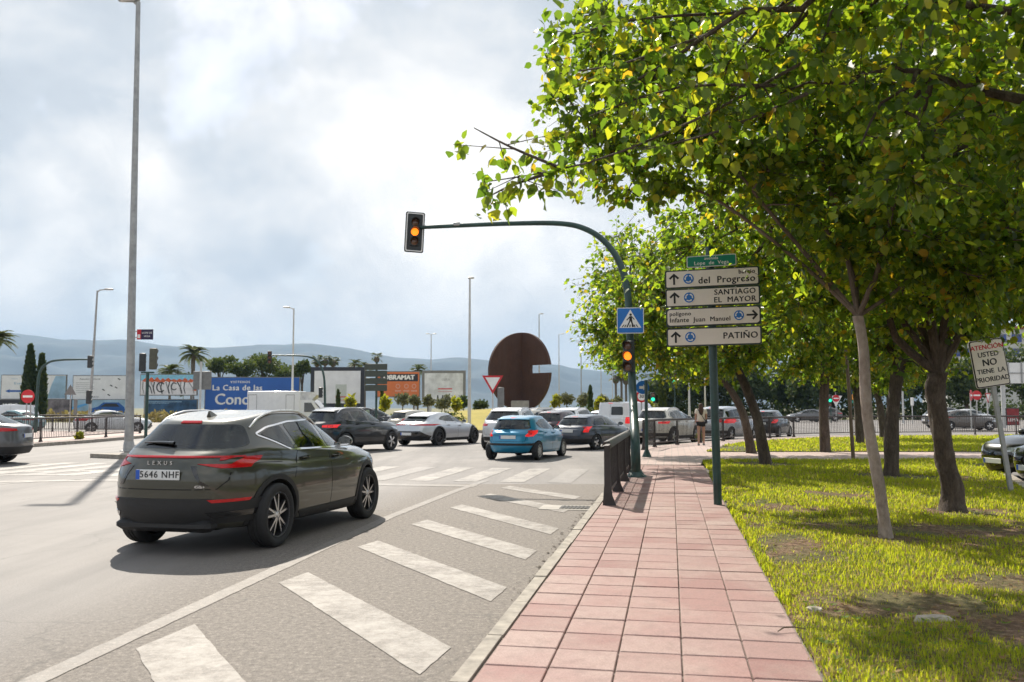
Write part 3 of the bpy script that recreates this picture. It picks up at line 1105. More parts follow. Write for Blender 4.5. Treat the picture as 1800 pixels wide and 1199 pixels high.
def loft(rings, M=58, sub=4):
    """rings: (yr, zr, yf, zf, w, nr, nf, zs, crease)"""
    K = [half_ring(*r_[:8], M) for r_ in rings]
    out = []
    n_ = len(K)
    for i in range(n_ - 1):
        p0, p1, p2, p3 = K[max(i - 1, 0)], K[i], K[i + 1], K[min(i + 2, n_ - 1)]
        if len(rings[i]) > 8 and rings[i][8]:
            p0 = p1 - (p2 - p1)
        if len(rings[i + 1]) > 8 and rings[i + 1][8]:
            p3 = p2 + (p2 - p1)
        for j in range(sub):
            t = j / sub
            m1, m2 = (p2 - p0) * .42, (p3 - p1) * .42
            h = (2 * t ** 3 - 3 * t ** 2 + 1) * p1 + (t ** 3 - 2 * t ** 2 + t) * m1 + (-2 * t ** 3 + 3 * t ** 2) * p2 + (t ** 3 - t ** 2) * m2
            out.append(h)
    out.append(K[-1])
    V, F = [], []
    full = []
    for h in out:
        o_ = h.copy(); o_[0, 0] = 0; o_[-1, 0] = 0
        mir = o_[1:-1][::-1].copy(); mir[:, 0] *= -1
        full.append(np.vstack([o_, mir]))
    N = len(full[0])
    V = np.vstack(full)
    for i in range(len(full) - 1):
        for k in range(N):
            F.append((i * N + k, i * N + (k + 1) % N, (i + 1) * N + (k + 1) % N, (i + 1) * N + k))
    F.append(tuple(range(N - 1, -1, -1)))
    top = (len(full) - 1) * N
    F.append(tuple(top + k for k in range(N)))
    return V, F


def boolean_cut(o, cut, mats):
    cm = cut.mesh('cutter', mats, False)
    co = link('cutter_tmp', cm)
    md = o.modifiers.new('b', 'BOOLEAN')
    md.object = co
    md.operation = 'DIFFERENCE'
    md.solver = 'EXACT'
    dg = bpy.context.evaluated_depsgraph_get()
    res = bpy.data.meshes.new_from_object(o.evaluated_get(dg))
    o.modifiers.clear()
    old = o.data
    if len(res.vertices) < .7 * len(old.vertices):      # a cut that failed: keep the shell as it was
        res, old = old, res
    o.data = res
    bpy.data.objects.remove(co)
    bpy.data.meshes.remove(cm); bpy.data.meshes.remove(old)


BODIES = {}


def cut_body(V, F, axles, rw, wx, paint_m, P):
    """wheel wells and window openings cut clean through the shell"""
    key = repr([P[k] for k in ('L', 'W', 'H', 'wb', 'fo', 'cowl', 'wtop', 'rtop', 'rbase', 'deck', 'r', 'win')])
    if key in BODIES:
        me = BODIES[key].copy()
        me.materials[0] = paint_m
        return me
    mats = [paint_m, WELL, CABIN]
    me = bpy.data.meshes.new('body')
    me.from_pydata([tuple(v) for v in V], [], F)
    for m_ in mats:
        me.materials.append(m_)
    o = link('body_tmp', me)
    cut = MB()
    for (ya, za) in axles:
        for sx in (-1, 1):
            Mx = Matrix.Translation((sx * (wx + .25), ya, za)) @ Matrix.Rotation(R(90), 4, 'Y')
            n_ = 40
            Pt = [Mx @ Vector((rw * math.cos(2 * math.pi * k / n_), rw * math.sin(2 * math.pi * k / n_), h)) for h in (-.55, .55) for k in range(n_)]
            cut.add(Pt, [tuple(range(n_ - 1, -1, -1)), tuple(range(n_, 2 * n_))] + [(k, (k + 1) % n_, n_ + (k + 1) % n_, n_ + k) for k in range(n_)], 1)
    boolean_cut(o, cut, mats)

    def prism_cut(polys, a0, a1, axis):
        c = MB()
        for poly in polys:
            cx_ = sum(q[0] for q in poly) / len(poly); cz_ = sum(q[1] for q in poly) / len(poly)
            area = sum(poly[i - 1][0] * poly[i][1] - poly[i][0] * poly[i - 1][1] for i in range(len(poly)))
            pl = [(cx_ + (q[0] - cx_) * .975, cz_ + (q[1] - cz_) * .965) for q in (poly if area > 0 else poly[::-1])]
            n_ = len(pl)
            if axis == 'x':     # (a, b) = (y, z): counter-clockwise seen from +x
                Pt = [(a0, q[0], q[1]) for q in pl] + [(a1, q[0], q[1]) for q in pl]
            else:               # (a, b) = (x, z): seen from -y
                Pt = [(q[0], a1, q[1]) for q in pl] + [(q[0], a0, q[1]) for q in pl]
            c.add(Pt, [tuple(range(n_ - 1, -1, -1)), tuple(range(n_, 2 * n_))] + [(k, (k + 1) % n_, n_ + (k + 1) % n_, n_ + k) for k in range(n_)], 2)
        boolean_cut(o, c, mats)
    prism_cut([rounded(q, 2) for q in P['win']], -1.5, 1.5, 'x')
    prism_cut([rounded(P['rw'])], -4, P['win'][0][0][0] - .45, 'y')
    prism_cut([rounded(P['ws'])], P['win'][0][0][0] - .62, 4, 'y')
    blt = min(q[1] for q in P['win'][0]) - .04
    cab = [(P['cowl'][0] - .38, blt), (P['wtop'][0] - .12, P['wtop'][1] - .05), (P['rtop'][0] + .14, P['rtop'][1] - .06), (P['rbase'][0] + .24, blt)]
    prism_cut([rounded(cab)], -wx * P.get('roofw', .7) * .90, wx * P.get('roofw', .7) * .90, 'x')
    res = o.data
    bpy.data.objects.remove(o)
    res.polygons.foreach_set('use_smooth', [True] * len(res.polygons))
    res.set_sharp_from_angle(angle=R(32))
    BODIES[key] = res
    return res


class Conform:
    """lays flat outlines onto the body so that every panel follows its curvature"""
    def __init__(s, V, F):
        s.bvh = BVHTree.FromPolygons([Vector(v) for v in V], F)

    def hit(s, a, b, view):
        if view in 'RL':
            sg = 1 if view == 'R' else -1
            o, d = Vector((sg * 4, a, b)), Vector((-sg, 0, 0))
        elif view == 'B':
            o, d = Vector((a, -8, b)), Vector((0, 1, 0))
        elif view == 'F':
            o, d = Vector((a, 8, b)), Vector((0, -1, 0))
        else:
            o, d = Vector((a, b, 6)), Vector((0, 0, -1))
        p, nrm, _, _ = s.bvh.ray_cast(o, d)
        if p is None:
            p, nrm, _, _ = s.bvh.find_nearest(o + d * (4 if view in 'RL' else 5.9))
        if nrm.dot(d) > 0:
            nrm = -nrm
        return p, nrm

    def panel(s, poly, view, off=.004, maxlen=.07, depth=.014, mi=0, mb=None):
        bm = bmesh.new()
        vs_ = [bm.verts.new((p[0], p[1], 0)) for p in poly]
        bm.faces.new(vs_)
        bmesh.ops.triangulate(bm, faces=bm.faces[:])
        for _ in range(7):
            long_e = [e for e in bm.edges if e.calc_length() > maxlen]
            if not long_e:
                break
            bmesh.ops.subdivide_edges(bm, edges=long_e, cuts=1)
            bmesh.ops.triangulate(bm, faces=[f for f in bm.faces if len(f.verts) > 3])
        bm.verts.index_update()
        pos, inn = {}, {}
        for v in bm.verts:
            p, nn = s.hit(v.co.x, v.co.y, view)
            pos[v.index] = p + nn * off
            inn[v.index] = p - nn * depth
        idx = [pos[i] for i in range(len(bm.verts))]
        fs = [tuple(v.index for v in f.verts) for f in bm.faces]
        # consistent winding toward the viewer
        look = {'R': Vector((1, 0, 0)), 'L': Vector((-1, 0, 0)), 'B': Vector((0, -1, 0)), 'F': Vector((0, 1, 0)), 'T': Vector((0, 0, 1))}[view]
        f2 = []
        for f in fs:
            nn = (idx[f[1]] - idx[f[0]]).cross(idx[f[2]] - idx[f[0]])
            f2.append(f if nn.dot(look) >= 0 else f[::-1])
        nb = len(idx)
        bound = [e for e in bm.edges if e.is_boundary]
        extra = []
        for e in bound:
            a, b_ = e.verts[0].index, e.verts[1].index
            base = nb + len(extra)
            extra += [inn[a], inn[b_]]
            f2.append((a, b_, base + 1, base))
        bm.free()
        mb = mb or MB()
        mb.add(idx + extra, f2, mi)
        return mb

    def strip(s, pts, view, w=.012, off=.004, mb=None, closed=False):
        """narrow band along a line, following the body"""
        mb = mb or MB()
        P2 = [Vector(p) for p in pts]
        if closed:
            P2.append(P2[0])
        dense = []
        for a, b_ in zip(P2[:-1], P2[1:]):
            k = max(1, int((b_ - a).length / .06))
            dense += [a.lerp(b_, i / k) for i in range(k)]
        dense.append(P2[-1])
        P, F = [], []
        for i, q in enumerate(dense):
            t = (dense[min(i + 1, len(dense) - 1)] - dense[max(i - 1, 0)])
            t = t.normalized() if t.length > 1e-6 else Vector((1, 0))
            nn2 = Vector((-t.y, t.x)) * w / 2
            for sg, o_ in ((-1, -.004), (-1, off), (1, off), (1, -.004)):
                p, nn = s.hit(q.x + nn2.x * sg, q.y + nn2.y * sg, view)
                P.append(p + nn * o_)
        for i in range(len(dense) - 1):
            for k in range(3):
                F.append((i * 4 + k, i * 4 + k + 1, i * 4 + 4 + k + 1, i * 4 + 4 + k))
        mb.add(P, F)
        return mb


def tyre_mesh(r, w, ri):
    mb = MB()
    Mx = Matrix.Rotation(R(90), 4, 'Y')
    prof = [(ri, -w * .42), (ri + (r - ri) * .35, -w * .5), (r - .025, -w * .49), (r - .006, -w * .42), (r, -w * .32), (r, -.03), (r - .008, -.026), (r - .008, -.018), (r, -.014), (r, .014), (r - .008, .018), (r - .008, .026), (r, .03), (r, w * .32),
            (r - .006, w * .42), (r - .025, w * .49), (ri + (r - ri) * .35, w * .5), (ri, w * .42)]
    mb.lathe(prof, 44, Mx)
    return mb.mesh('tyre', TYRE)


def rim_mesh(ri, w, style, out=1):
    """style: 'split5' hero alloy, 'star5', 'multi', 'cover'; the face points to +x when out = 1"""
    mb = MB()
    Mx = Matrix.Rotation(R(90) * out, 4, 'Y')
    dark = 1
    face = w * .38
    mb.lathe([(ri + .002, -w * .40), (ri, w * .42), (ri - .012, w * .44), (ri - .022, w * .41), (ri - .03, 0), (ri - .03, -w * .4)], 44, Mx, 0 if style == 'cover' else 1)
    mb.lathe([(.001, face - .09), (ri - .03, face - .09)], 32, Mx, dark)       # brake / barrel backing
    if style == 'cover':
        mb.lathe([(.001, face + .004), (.05, face + .006), (.09, face - .006), (ri * .62, face + .002), (ri - .02, face - .01)], 40, Mx, 0)
        for k in range(9):
            a = 2 * math.pi * k / 9
            M2 = Mx @ Matrix.Rotation(a, 4, 'Z')
            mb.prism([(ri * .62, -.022), (ri * .86, -.03), (ri * .86, .03), (ri * .62, .022)], face - .002, face + .006, M2, 1)
        return mb.mesh('rim', [RIM_C, RIM_D])

    def spoke(a0, r0, w0, r1, w1, a1, mi, dz=0.0):
        p0 = Vector((r0 * math.cos(a0), r0 * math.sin(a0))); p1 = Vector((r1 * math.cos(a1), r1 * math.sin(a1)))
        t = (p1 - p0).normalized(); q = Vector((-t.y, t.x))
        poly = [p0 - q * w0, p1 - q * w1, p1 + q * w1, p0 + q * w0]
        n0 = len(mb.v)
        P = [Mx @ Vector((p.x, p.y, face - .05)) for p in poly] + [Mx @ Vector((p.x * .999, p.y * .999, face + dz - (.012 if i in (1, 2) else 0))) for i, p in enumerate(poly)]
        fs = [(4, 5, 6, 7)]
        sd = [(0, 1, 5, 4), (1, 2, 6, 5), (2, 3, 7, 6), (3, 0, 4, 7)]
        mb.add(P, fs, mi)
        mb.add(P, sd, dark)

    ns = {'split5': 5, 'star5': 5, 'multi': 10}[style]
    for k in range(ns):
        a = 2 * math.pi * k / ns + .3
        if style == 'split5':
            for sg in (-1, 1):
                spoke(a + sg * .16, .045, .015, ri - .012, .0105, a + sg * .235, 0)
                spoke(a + sg * .02, .05, .012, ri - .015, .007, a + sg * .10, 1, -.012)
        elif style == 'star5':
            spoke(a - .05, .04, .03, ri - .012, .021, a - .11, 0)
            spoke(a + .05, .04, .03, ri - .012, .021, a + .11, 0)
        else:
            spoke(a, .04, .018, ri - .012, .016, a + .08, 1)
    mb.lathe([(.001, face + .004), (.028, face + .004), (.034, face - .004), (.062, face - .008), (.07, face - .04)], 20, Mx, 0 if style != 'multi' else 1)
    return mb.mesh('rim', [RIM_S, RIM_D])


WHEELS = {}


def wheel(root, x, y, r, w, style):
    key = (r, w, style)
    if key not in WHEELS:
        ri = r * (.725 if style == 'split5' else .69)
        WHEELS[key] = (tyre_mesh(r, w, ri), rim_mesh(ri, w, style, 1), rim_mesh(ri, w, style, -1))
    t, ro, li = WHEELS[key]
    o = bpy.data.objects.new('wheel', None)
    C.objects.link(o); o.parent = root
    o.location = (x, y, r)
    o.rotation_euler = (random.uniform(0, 6), 0, 0)
    link('tyre', t, o)
    link('rim', ro if x > 0 else li, o)
    return o


def rounded(poly, k=4):
    """outline with its corners eased"""
    n_ = len(poly)
    out = []
    for i in range(n_):
        a, b_, c_ = Vector(poly[i - 1]), Vector(poly[i]), Vector(poly[(i + 1) % n_])
        d = min(.06, (a - b_).length * .4, (c_ - b_).length * .4)
        p, q = b_ + (a - b_).normalized() * d, b_ + (c_ - b_).normalized() * d
        for j in range(k + 1):
            t = j / k
            out.append(tuple(p * (1 - t) ** 2 + b_ * 2 * t * (1 - t) + q * t * t))
    return out


def plate_part(root, p, tilt, txt, w=.52, h=.11, front=False, lettering=True):
    mb = MB(); mb.box((0, 0, 0), (w, .012, h), bev=.004)
    o = obj('number_plate', mb, PLATE, root, False, p, (tilt, 0, math.pi if front else 0))
    mb = MB(); mb.box((-w / 2 + .022, -.0075, 0), (.044, .004, h - .006))
    obj('plate_band', mb, PLATE_B, o, False)
    if lettering:
        link('plate_lettering', text_mesh(txt, h * .92, INK, .0008, 1.12, .001), o, (.022, -.008, 0), (R(90), 0, 0))['kind'] = 'stuff'
    return o


def car(P, paint_m, label, loc, heading, group='cars in the traffic at the roundabout', name='car', cat='car', braking=False, plate=True, extra=None, scale=(1, 1, 1)):
    """P: dict of shape; heading clockwise from +Y in degrees"""
    root = thing(name, label, cat, (loc[0], loc[1], 0), -R(heading), group)
    root.scale = scale
    L, W, H, wb, fo = P['L'], P['W'], P['H'], P['wb'], P['fo']
    yF, yR = wb / 2 + fo, wb / 2 + fo - L
    hw = W / 2
    gc = P.get('gc', .2)
    hood, cowl = P['hood'], P['cowl']           # nose top z ; (y, z)
    wt, rt, rb, dk = P['wtop'], P['rtop'], P['rbase'], P['deck']
    bw, rfw = P.get('beltw', .915), P.get('roofw', .70)
    nr_, nf_ = P.get('nr', 5.5), P.get('nf', 3.6)
    shoulder = P.get('shoulder', hood + .02)
    sz = P.get('sz', (cowl[1] - .01, rb[1]))     # belt at sides: front, rear
    roofz = H
    rings = [
        (yR + .30, gc + .06, yF - .32, gc, hw * .80, nr_, nf_, None),
        (yR + .12, gc + .10, yF - .14, gc + .02, hw * .94, nr_, nf_, None),
        (yR + .02, gc + .26, yF - .03, gc + .20, hw * .985, nr_, nf_, None),
        (yR, gc + .42, yF, gc + .36, hw, nr_, nf_, None),
        (yR + P.get('tuck', .02), (gc + .42 + dk[1]) / 2 + .03, yF - .02, (gc + .36 + hood) / 2, hw * .992, nr_, nf_, None),
        (dk[0] - .02, dk[1] - .05, yF - .10, hood - .035, hw * .972, nr_, nf_, [(.3, shoulder + .0), (.7, shoulder - .02)]),
        (dk[0], dk[1], yF - .22, hood + .015, hw * .945, nr_ * .95, nf_ * .95, [(.3, shoulder + .06), (.7, shoulder + .045)]),
        ((dk[0] + rb[0]) / 2, (dk[1] + rb[1]) / 2 + P.get('dkb', .0), (yF + cowl[0]) / 2 - .02, (hood + cowl[1]) / 2 + .045, hw * (bw + .025), nr_, 3.0, [(.25, sz[1] - .04), (.75, sz[0] - .03)]),
        (rb[0], rb[1], cowl[0], cowl[1], hw * bw, nr_, 2.9, [(.2, sz[1]), (.8, sz[0])], True),
        ((rb[0] + rt[0]) / 2 - P.get('rbow', .03), (rb[1] + rt[1]) / 2, (cowl[0] + wt[0]) / 2 + .03, (cowl[1] + wt[1]) / 2 + .01, hw * (bw * .52 + rfw * .48) * 1.012, nr_ * .9, 2.8, [(.2, (sz[1] + rt[1]) / 2 - .01), (.5, (sz[0] + wt[1]) / 2 + .02), (.8, (sz[0] + wt[1]) / 2)]),
        (rt[0], rt[1], wt[0], wt[1], hw * rfw, nr_ * .9, 2.9, [(.3, P.get('rail_r', max(rt[1], wt[1]) - .005)), (.7, max(rt[1], wt[1]) + .0)]),
        (rt[0] + .10, rt[1] + .03, wt[0] - .14, wt[1] + .035, hw * rfw * .90, nr_ * .8, 3, [(.35, roofz - .035), (.7, roofz - .03)]),
        (rt[0] * .55 + wt[0] * .45 - .35, (roofz + rt[1]) / 2 + .02, wt[0] - .55, roofz - .012, hw * rfw * .55, 3, 3, [(.5, roofz)]),
        (rt[0] * .5 + wt[0] * .5 - .2, roofz - .002, rt[0] * .35 + wt[0] * .65, roofz, hw * rfw * .12, 2.5, 2.5, None)]
    V, F = loft(rings)
    cf = Conform(V, F)
    r, tw = P['r'], P.get('tw', .225)
    ax = [(wb / 2, r), (-wb / 2, r)]
    body = cut_body(V, F, ax, r + P.get('arch', .045), hw, paint_m, P)
    link('body', body, root)
    for ya, _ in ax:
        for sx in (-1, 1):
            wheel(root, sx * (hw - tw / 2 - .012), ya, r, tw, P.get('rim', 'star5'))
    # underbody, so no light passes beneath between the wheel wells
    mb = MB(); mb.box((0, (yF + yR) / 2, gc + .13), (W * .55, L * .86, .16), bev=.03)
    obj('underbody', mb, WELL, root)
    # side glazing
    win = P['win']           # list of side outlines (y, z)
    for view in 'RL':
        if P.get('surround'):
            mbs = cf.strip(rounded(P['surround']), view, .019, .007, closed=P.get('sclosed', True))
            obj('window_trim', mbs, CHROME if P.get('chrome') else GLOSSB, root)
        for wa, wb_ in zip(win[:-1], win[1:]):      # black pillars between the panes
            zlo = max(min(q[1] for q in wa), min(q[1] for q in wb_)); zhi = min(max(q[1] for q in wa), max(q[1] for q in wb_))
            lo = lambda w_, sg_: sg_ * max(sg_ * q[0] for q in w_ if q[1] < (zlo + zhi) / 2)
            hi = lambda w_, sg_: sg_ * max(sg_ * q[0] for q in w_ if q[1] >= (zlo + zhi) / 2)
            obj('pillar_panel', cf.panel([(lo(wa, -1) + .015, zlo), (lo(wb_, 1) - .015, zlo), (hi(wb_, 1) - .015, zhi), (hi(wa, -1) + .015, zhi)], view, .003, .09), GLOSSB, root)
        for wi, wpoly in enumerate(win):
            obj('side_window', cf.panel(rounded(wpoly, 2), view, .006, .08, .004), GLASS_DARK if (P.get('privacy') and wi > 0) else GLASS, root)
        sg = 1 if view == 'R' else -1
        # doors: panel gaps and handles
        for ln in P.get('seams', []):
            obj('door_seam', cf.strip(ln, view, .009, .0015), SEAM, root)
        for (hy, hz) in P.get('handles', []):
            p, nn = cf.hit(hy, hz, view)
            mb = MB(); mb.box((0, 0, 0), (.028, .20, .032), bev=.012)
            obj('door_handle', mb, paint_m if not P.get('chrome_handle') else CHROME, root, True, p + nn * .022)
        # mirrors
        my, mz = P.get('mirror', (cowl[0] - .42, cowl[1] + .02))
        p, nn = cf.hit(my, mz, view)
        mb = MB()
        prof = [(.0, -.05), (.045, -.045), (.075, -.02), (.085, .03), (.08, .055)]
        Mm = Matrix.Diagonal((1.15, .8, .8, 1)) @ Matrix.Rotation(R(90), 4, 'X')
        mb.lathe([(.002, -.085), (.055, -.075), (.085, -.04), (.092, .0), (.088, .045)], 20, Mm)
        mo = obj('mirror', mb, P.get('mirror_m') or paint_m, root, True, (p.x + sg * .125, my, mz + .05))
        mb = MB(); mb.lathe([(.001, .046), (.083, .046)], 20, Mm)
        obj('mirror_glass', mb, CHROME, mo)
        mb = MB(); mb.tube([(-sg * .14, .0, -.05), (-sg * .03, 0, -.03)], [.022, .018], 8)
        obj('mirror_arm', mb, GLOSSB, mo)
        if P.get('cladding'):
            for ya, _ in ax:
                mbs = MB()
                ro, ri_ = r + P.get('arch', .045) + .055, r + P.get('arch', .045) - .004
                arc = [R(a_) for a_ in range(-12, 193, 8)]
                pl = [(ya + ro * math.cos(a_), max(r + ro * math.sin(a_), gc + .08)) for a_ in arc] + [(ya + ri_ * math.cos(a_), max(r + ri_ * math.sin(a_), gc + .08)) for a_ in reversed(arc)]
                for q in range(len(arc) - 1):
                    cf.panel([pl[q], pl[q + 1], pl[-2 - q], pl[-1 - q]], view, .010, .2, .02, 0, mbs)
                obj('arch_trim', mbs, BLACKP, root)
            ys, ye = -wb / 2 + r + .1, wb / 2 - r - .1
            obj('sill_trim', cf.panel([(ys, gc + .04), (ye, gc + .04), (ye, gc + .16), (ys, gc + .16)], view, .012, .15), BLACKP, root)
    # windscreen and rear glass
    obj('windscreen', cf.panel(rounded(P['ws']), 'F', .005, .10, .004), GLASS, root)
    obj('rear_window', cf.panel(rounded(P['rw']), 'B', .005, .08, .004), GLASS_DARK if P.get('privacy') else GLASS, root)
    # front seats show through the glass
    w0 = P['win'][0]
    zb_, zt_ = min(q[1] for q in w0), max(q[1] for q in w0)
    for sx in (-1, 1):
        mb = MB()
        mb.box((0, 0, 0), (.46, .14, .5), bev=.05); mb.box((0, -.02, .36), (.26, .10, .2), bev=.045)
        obj('seat', mb, CABIN, root, True, (sx * hw * .42, w0[1][0] + .05, zb_ - .06))
    for k, (poly, view) in enumerate(P['tail']):
        for sx in (-1, 1):
            vw = view if view in 'BF' else ('R' if sx > 0 else 'L')
            pl = [(q[0] * (sx if view in 'BF' else 1), q[1]) for q in poly]
            obj('tail_light', cf.panel(pl, vw, .009, .03, .02), RED_ON if (braking and k == 0) else RED_L, root)
    for poly, view in P['head']:
        for sx in (-1, 1):
            vw = view if view in 'BF' else ('R' if sx > 0 else 'L')
            pl = [(q[0] * (sx if view in 'BF' else 1), q[1]) for q in poly]
            obj('head_light', cf.panel(pl, vw, .008, .06, .02), CLEAR_L, root)
    if P.get('grille'):
        obj('grille', cf.panel(P['grille'], 'F', .006, .08, .02), GLOSSB, root)
    if P.get('bumper'):
        obj('bumper_trim', cf.panel(P['bumper'], 'B', .012, .09, .03), P.get('bumper_m') or BLACKP, root)
    if P.get('brake3'):
        obj('brake_light', cf.panel(P['brake3'], 'B', .012, .08, .02), RED_ON if braking else RED_L, root)
    for ln in P.get('rseams', []):
        obj('tailgate_seam', cf.strip(ln, 'B', .010, .0015), SEAM, root)
    if plate:
        pz = P.get('plate_z', .85)
        p, nn = cf.hit(0, pz, 'B')
        plate_part(root, (0, p.y - .014, pz), P.get('plate_tilt', 0), P.get('plate_txt', ''), lettering=bool(P.get('plate_txt')))
        p, nn = cf.hit(0, P.get('fplate_z', .45), 'F')
        plate_part(root, (0, p.y + .014, P.get('fplate_z', .45)), 0, '', front=True, lettering=False)
    if P.get('wiper'):
        (x0, z0), (x1, z1) = P['wiper']
        p0, n0 = cf.hit(x0, z0, 'B'); p1, n1 = cf.hit(x1, z1, 'B')
        mb = MB(); mb.tube([p0 + n0 * .03, p0.lerp(p1, .5) + n0 * .035, p1 + n1 * .025], [.02, .016, .008], 8)
        obj('rear_wiper', mb, GLOSSB, root)
    if P.get('rails'):
        for sx in (-1, 1):
            pts = []
            for k in range(11):
                y = P['rails'][0] + (P['rails'][1] - P['rails'][0]) * k / 10
                p, nn = cf.hit(sx * hw * (rfw - .055), y, 'T')
                lift = .028 if 0 < k < 10 else -.005
                pts.append(p + Vector((0, 0, lift)))
            mb = MB(); mb.tube(pts, .016, 8)
            obj('roof_rail', mb, P.get('rail_m') or RIM_S, root)
    if P.get('fin'):
        p, nn = cf.hit(0, P['fin'], 'T')
        mb = MB(); mb.add([p + Vector(q) for q in ((-.03, .10, -.01), (.03, .10, -.01), (.03, -.08, -.01), (-.03, -.08, -.01), (-.004, -.06, .065), (.004, -.06, .065), (.004, -.085, .06), (-.004, -.085, .06))],
                          [(0, 1, 5, 4), (1, 2, 6, 5), (2, 3, 7, 6), (3, 0, 4, 7), (4, 5, 6, 7)])
        obj('roof_antenna', mb, paint_m, root)
    if P.get('spoiler'):
        sy, szz, sw, sl = P['spoiler']
        mb = MB()
        n_ = 12
        Pp, Ff = [], []
        for k in range(n_ + 1):
            x = -sw + 2 * sw * k / n_
            e = (abs(x) / sw) ** 3
            for (dy, dz) in ((.18, .0), (0, .005), (-sl, -.028), (-sl, -.055), (.1, -.06)):
                Pp.append((x, sy + dy * (1 - .35 * e) + e * .06, szz + dz * (1 - .4 * e) - e * .03))
        for k in range(n_):
            for j in range(5):
                Ff.append((k * 5 + j, k * 5 + (j + 1) % 5, k * 5 + 5 + (j + 1) % 5, k * 5 + 5 + j))
        Ff += [tuple(range(5)), tuple(n_ * 5 + j for j in range(4, -1, -1))]
        mb.add(Pp, Ff)
        obj('rear_spoiler', mb, paint_m, root)
    if extra:
        extra(root, cf, P, paint_m)
    return root

# ------------------------------------------------------------------ car shapes
def shift(poly, dy=0, dz=0, sy=1, sz=1):
    return [(a * sy + dy, b_ * sz + dz) for a, b_ in poly]


SUV = dict(privacy=True, L=4.66, W=1.865, H=1.60, wb=2.69, fo=1.0, gc=.21, r=.372, tw=.235, rim='split5', arch=.05, hood=.955, cowl=(1.24, 1.08), wtop=(.32, 1.485), rtop=(-1.72, 1.455), rbase=(-2.10, 1.145), deck=(-2.23, 1.075),
           beltw=.90, roofw=.69, shoulder=.93, sz=(1.06, 1.17), nr=3.5, nf=3.2, tuck=.0, rbow=.0, rail_r=1.47,
           surround=[(1.06, 1.085), (-.98, 1.12), (-1.50, 1.315), (-1.25, 1.395), (-.75, 1.452), (-.10, 1.47), (.28, 1.43), (.72, 1.27)], chrome=True,
           dlo=[(1.03, 1.09), (-.98, 1.125), (-1.48, 1.315), (-1.25, 1.388), (-.75, 1.444), (-.10, 1.46), (.26, 1.422), (.70, 1.265)],
           win=[[(.90, 1.105), (.10, 1.115), (.04, 1.447), (.22, 1.418), (.64, 1.265)], [(-.02, 1.117), (-.78, 1.13), (-.88, 1.425), (-.75, 1.437), (-.10, 1.452), (-.07, 1.452)], [(-.86, 1.133), (-.97, 1.137), (-1.43, 1.315), (-1.23, 1.378), (-.96, 1.415)]],
           seams=[[(1.08, 1.05), (1.12, .70), (.94, .33)], [(.04, 1.10), (.02, .33)], [(-.82, 1.11), (-.90, .95), (-.98, .78)], [(.94, .36), (-.86, .36)]],
           handles=[(.20, .985), (-.66, 1.005)], mirror=(.97, 1.10), cladding=True,
           ws=[(-.70, 1.13), (.70, 1.13), (.56, 1.45), (-.56, 1.45)],
           rw=[(-.64, 1.165), (.64, 1.165), (.70, 1.205), (.535, 1.43), (-.535, 1.43), (-.70, 1.205)],
           tail=[([(.40, 1.008), (.67, 1.0), (.72, 1.078), (.79, 1.08), (.78, .958), (.62, .958)], 'B'), ([(-1.84, 1.085), (-2.03, 1.09), (-2.08, 1.04), (-2.03, 1.045)], 'R')],
           head=[([(.50, .80), (.84, .90), (.82, .80), (.66, .72)], 'F')], grille=[(-.42, .86), (.42, .86), (.50, .6), (.58, .36), (-.58, .36), (-.5, .6)],
           bumper=[(-.86, .61), (-.62, .61), (-.54, .635), (.54, .635), (.62, .61), (.86, .61), (.86, .47), (.78, .36), (-.78, .36), (-.86, .47)], brake3=[(-.13, 1.445), (.13, 1.445), (.12, 1.468), (-.12, 1.468)],
           plate_z=.895, fplate_z=.5, wiper=((.0, 1.205), (-.40, 1.21)), rails=(-1.50, .2), fin=-1.30, spoiler=(-1.62, 1.470, .47, .09))


def hero_extra(root, cf, P, pm):
    # light bar right across the tailgate
    obj('light_bar', cf.panel([(-.72, 1.072), (.72, 1.072), (.72, 1.090), (-.72, 1.090)], 'B', .011, .04, .02), RED_L, root)
    p, nn = cf.hit(0, 1.02, 'B')
    o = link('badge_lettering', text_mesh('LEXUS', .062, CHROME, .0008, 2.0, .004), root, (-.02, p.y - .012, 1.018), (R(90), 0, 0))
    o['kind'] = 'stuff'
    p, nn = cf.hit(.43, .76, 'B')
    link('badge_lettering', text_mesh('NX 450h+', .045, CHROME, .0015, 1.1, .002), root, (.43, p.y - .012, .765), (R(90), 0, 0))['kind'] = 'stuff'
    # tailgate edges and sculpted lower bumper
    obj('tailgate_seam', cf.strip([(-.70, 1.04), (-.68, .83), (-.60, .735), (.60, .735), (.68, .83), (.70, 1.04)], 'B', .010, .0015), SEAM, root)
    for sx in (-1, 1):
        obj('reflector', cf.panel([(sx * .52, .622), (sx * .80, .625), (sx * .79, .592), (sx * .56, .588)], 'B', .018, .06, .02), RED_L, root)
        obj('exhaust_trim', cf.panel([(sx * .50, .485), (sx * .82, .495), (sx * .80, .435), (sx * .56, .43)], 'B', .020, .06, .02), GLOSSB, root)
        obj('plate_flank', cf.panel([(sx * .34, .985), (sx * .40, .985), (sx * .46, .83), (sx * .54, .775), (sx * .46, .785)], 'B', .006, .06, .02), GLOSSB, root)
    mb = MB(); mb.box((0, yr_of(P) + .17, .335), (1.15, .22, .14), bev=.05)
    obj('rear_skid', mb, BLACKP, root)
    for x in (-.34, .30):
        mb = MB(); mb.tube([(x, yr_of(P) + .25, .30), (x, yr_of(P) + .10, .29)], .02, 12)
        obj('tail_pipe', mb, CHROME, root)
    # body-side crease over the sill, roof shell lines
    for view in 'RL':
        obj('wheel_gap', cf.strip([(-1.9, .985), (-1.6, 1.0), (-1.2, .985)], view, .008, .0015), SEAM, root)


def yr_of(P):
    return P['wb'] / 2 + P['fo'] - P['L']


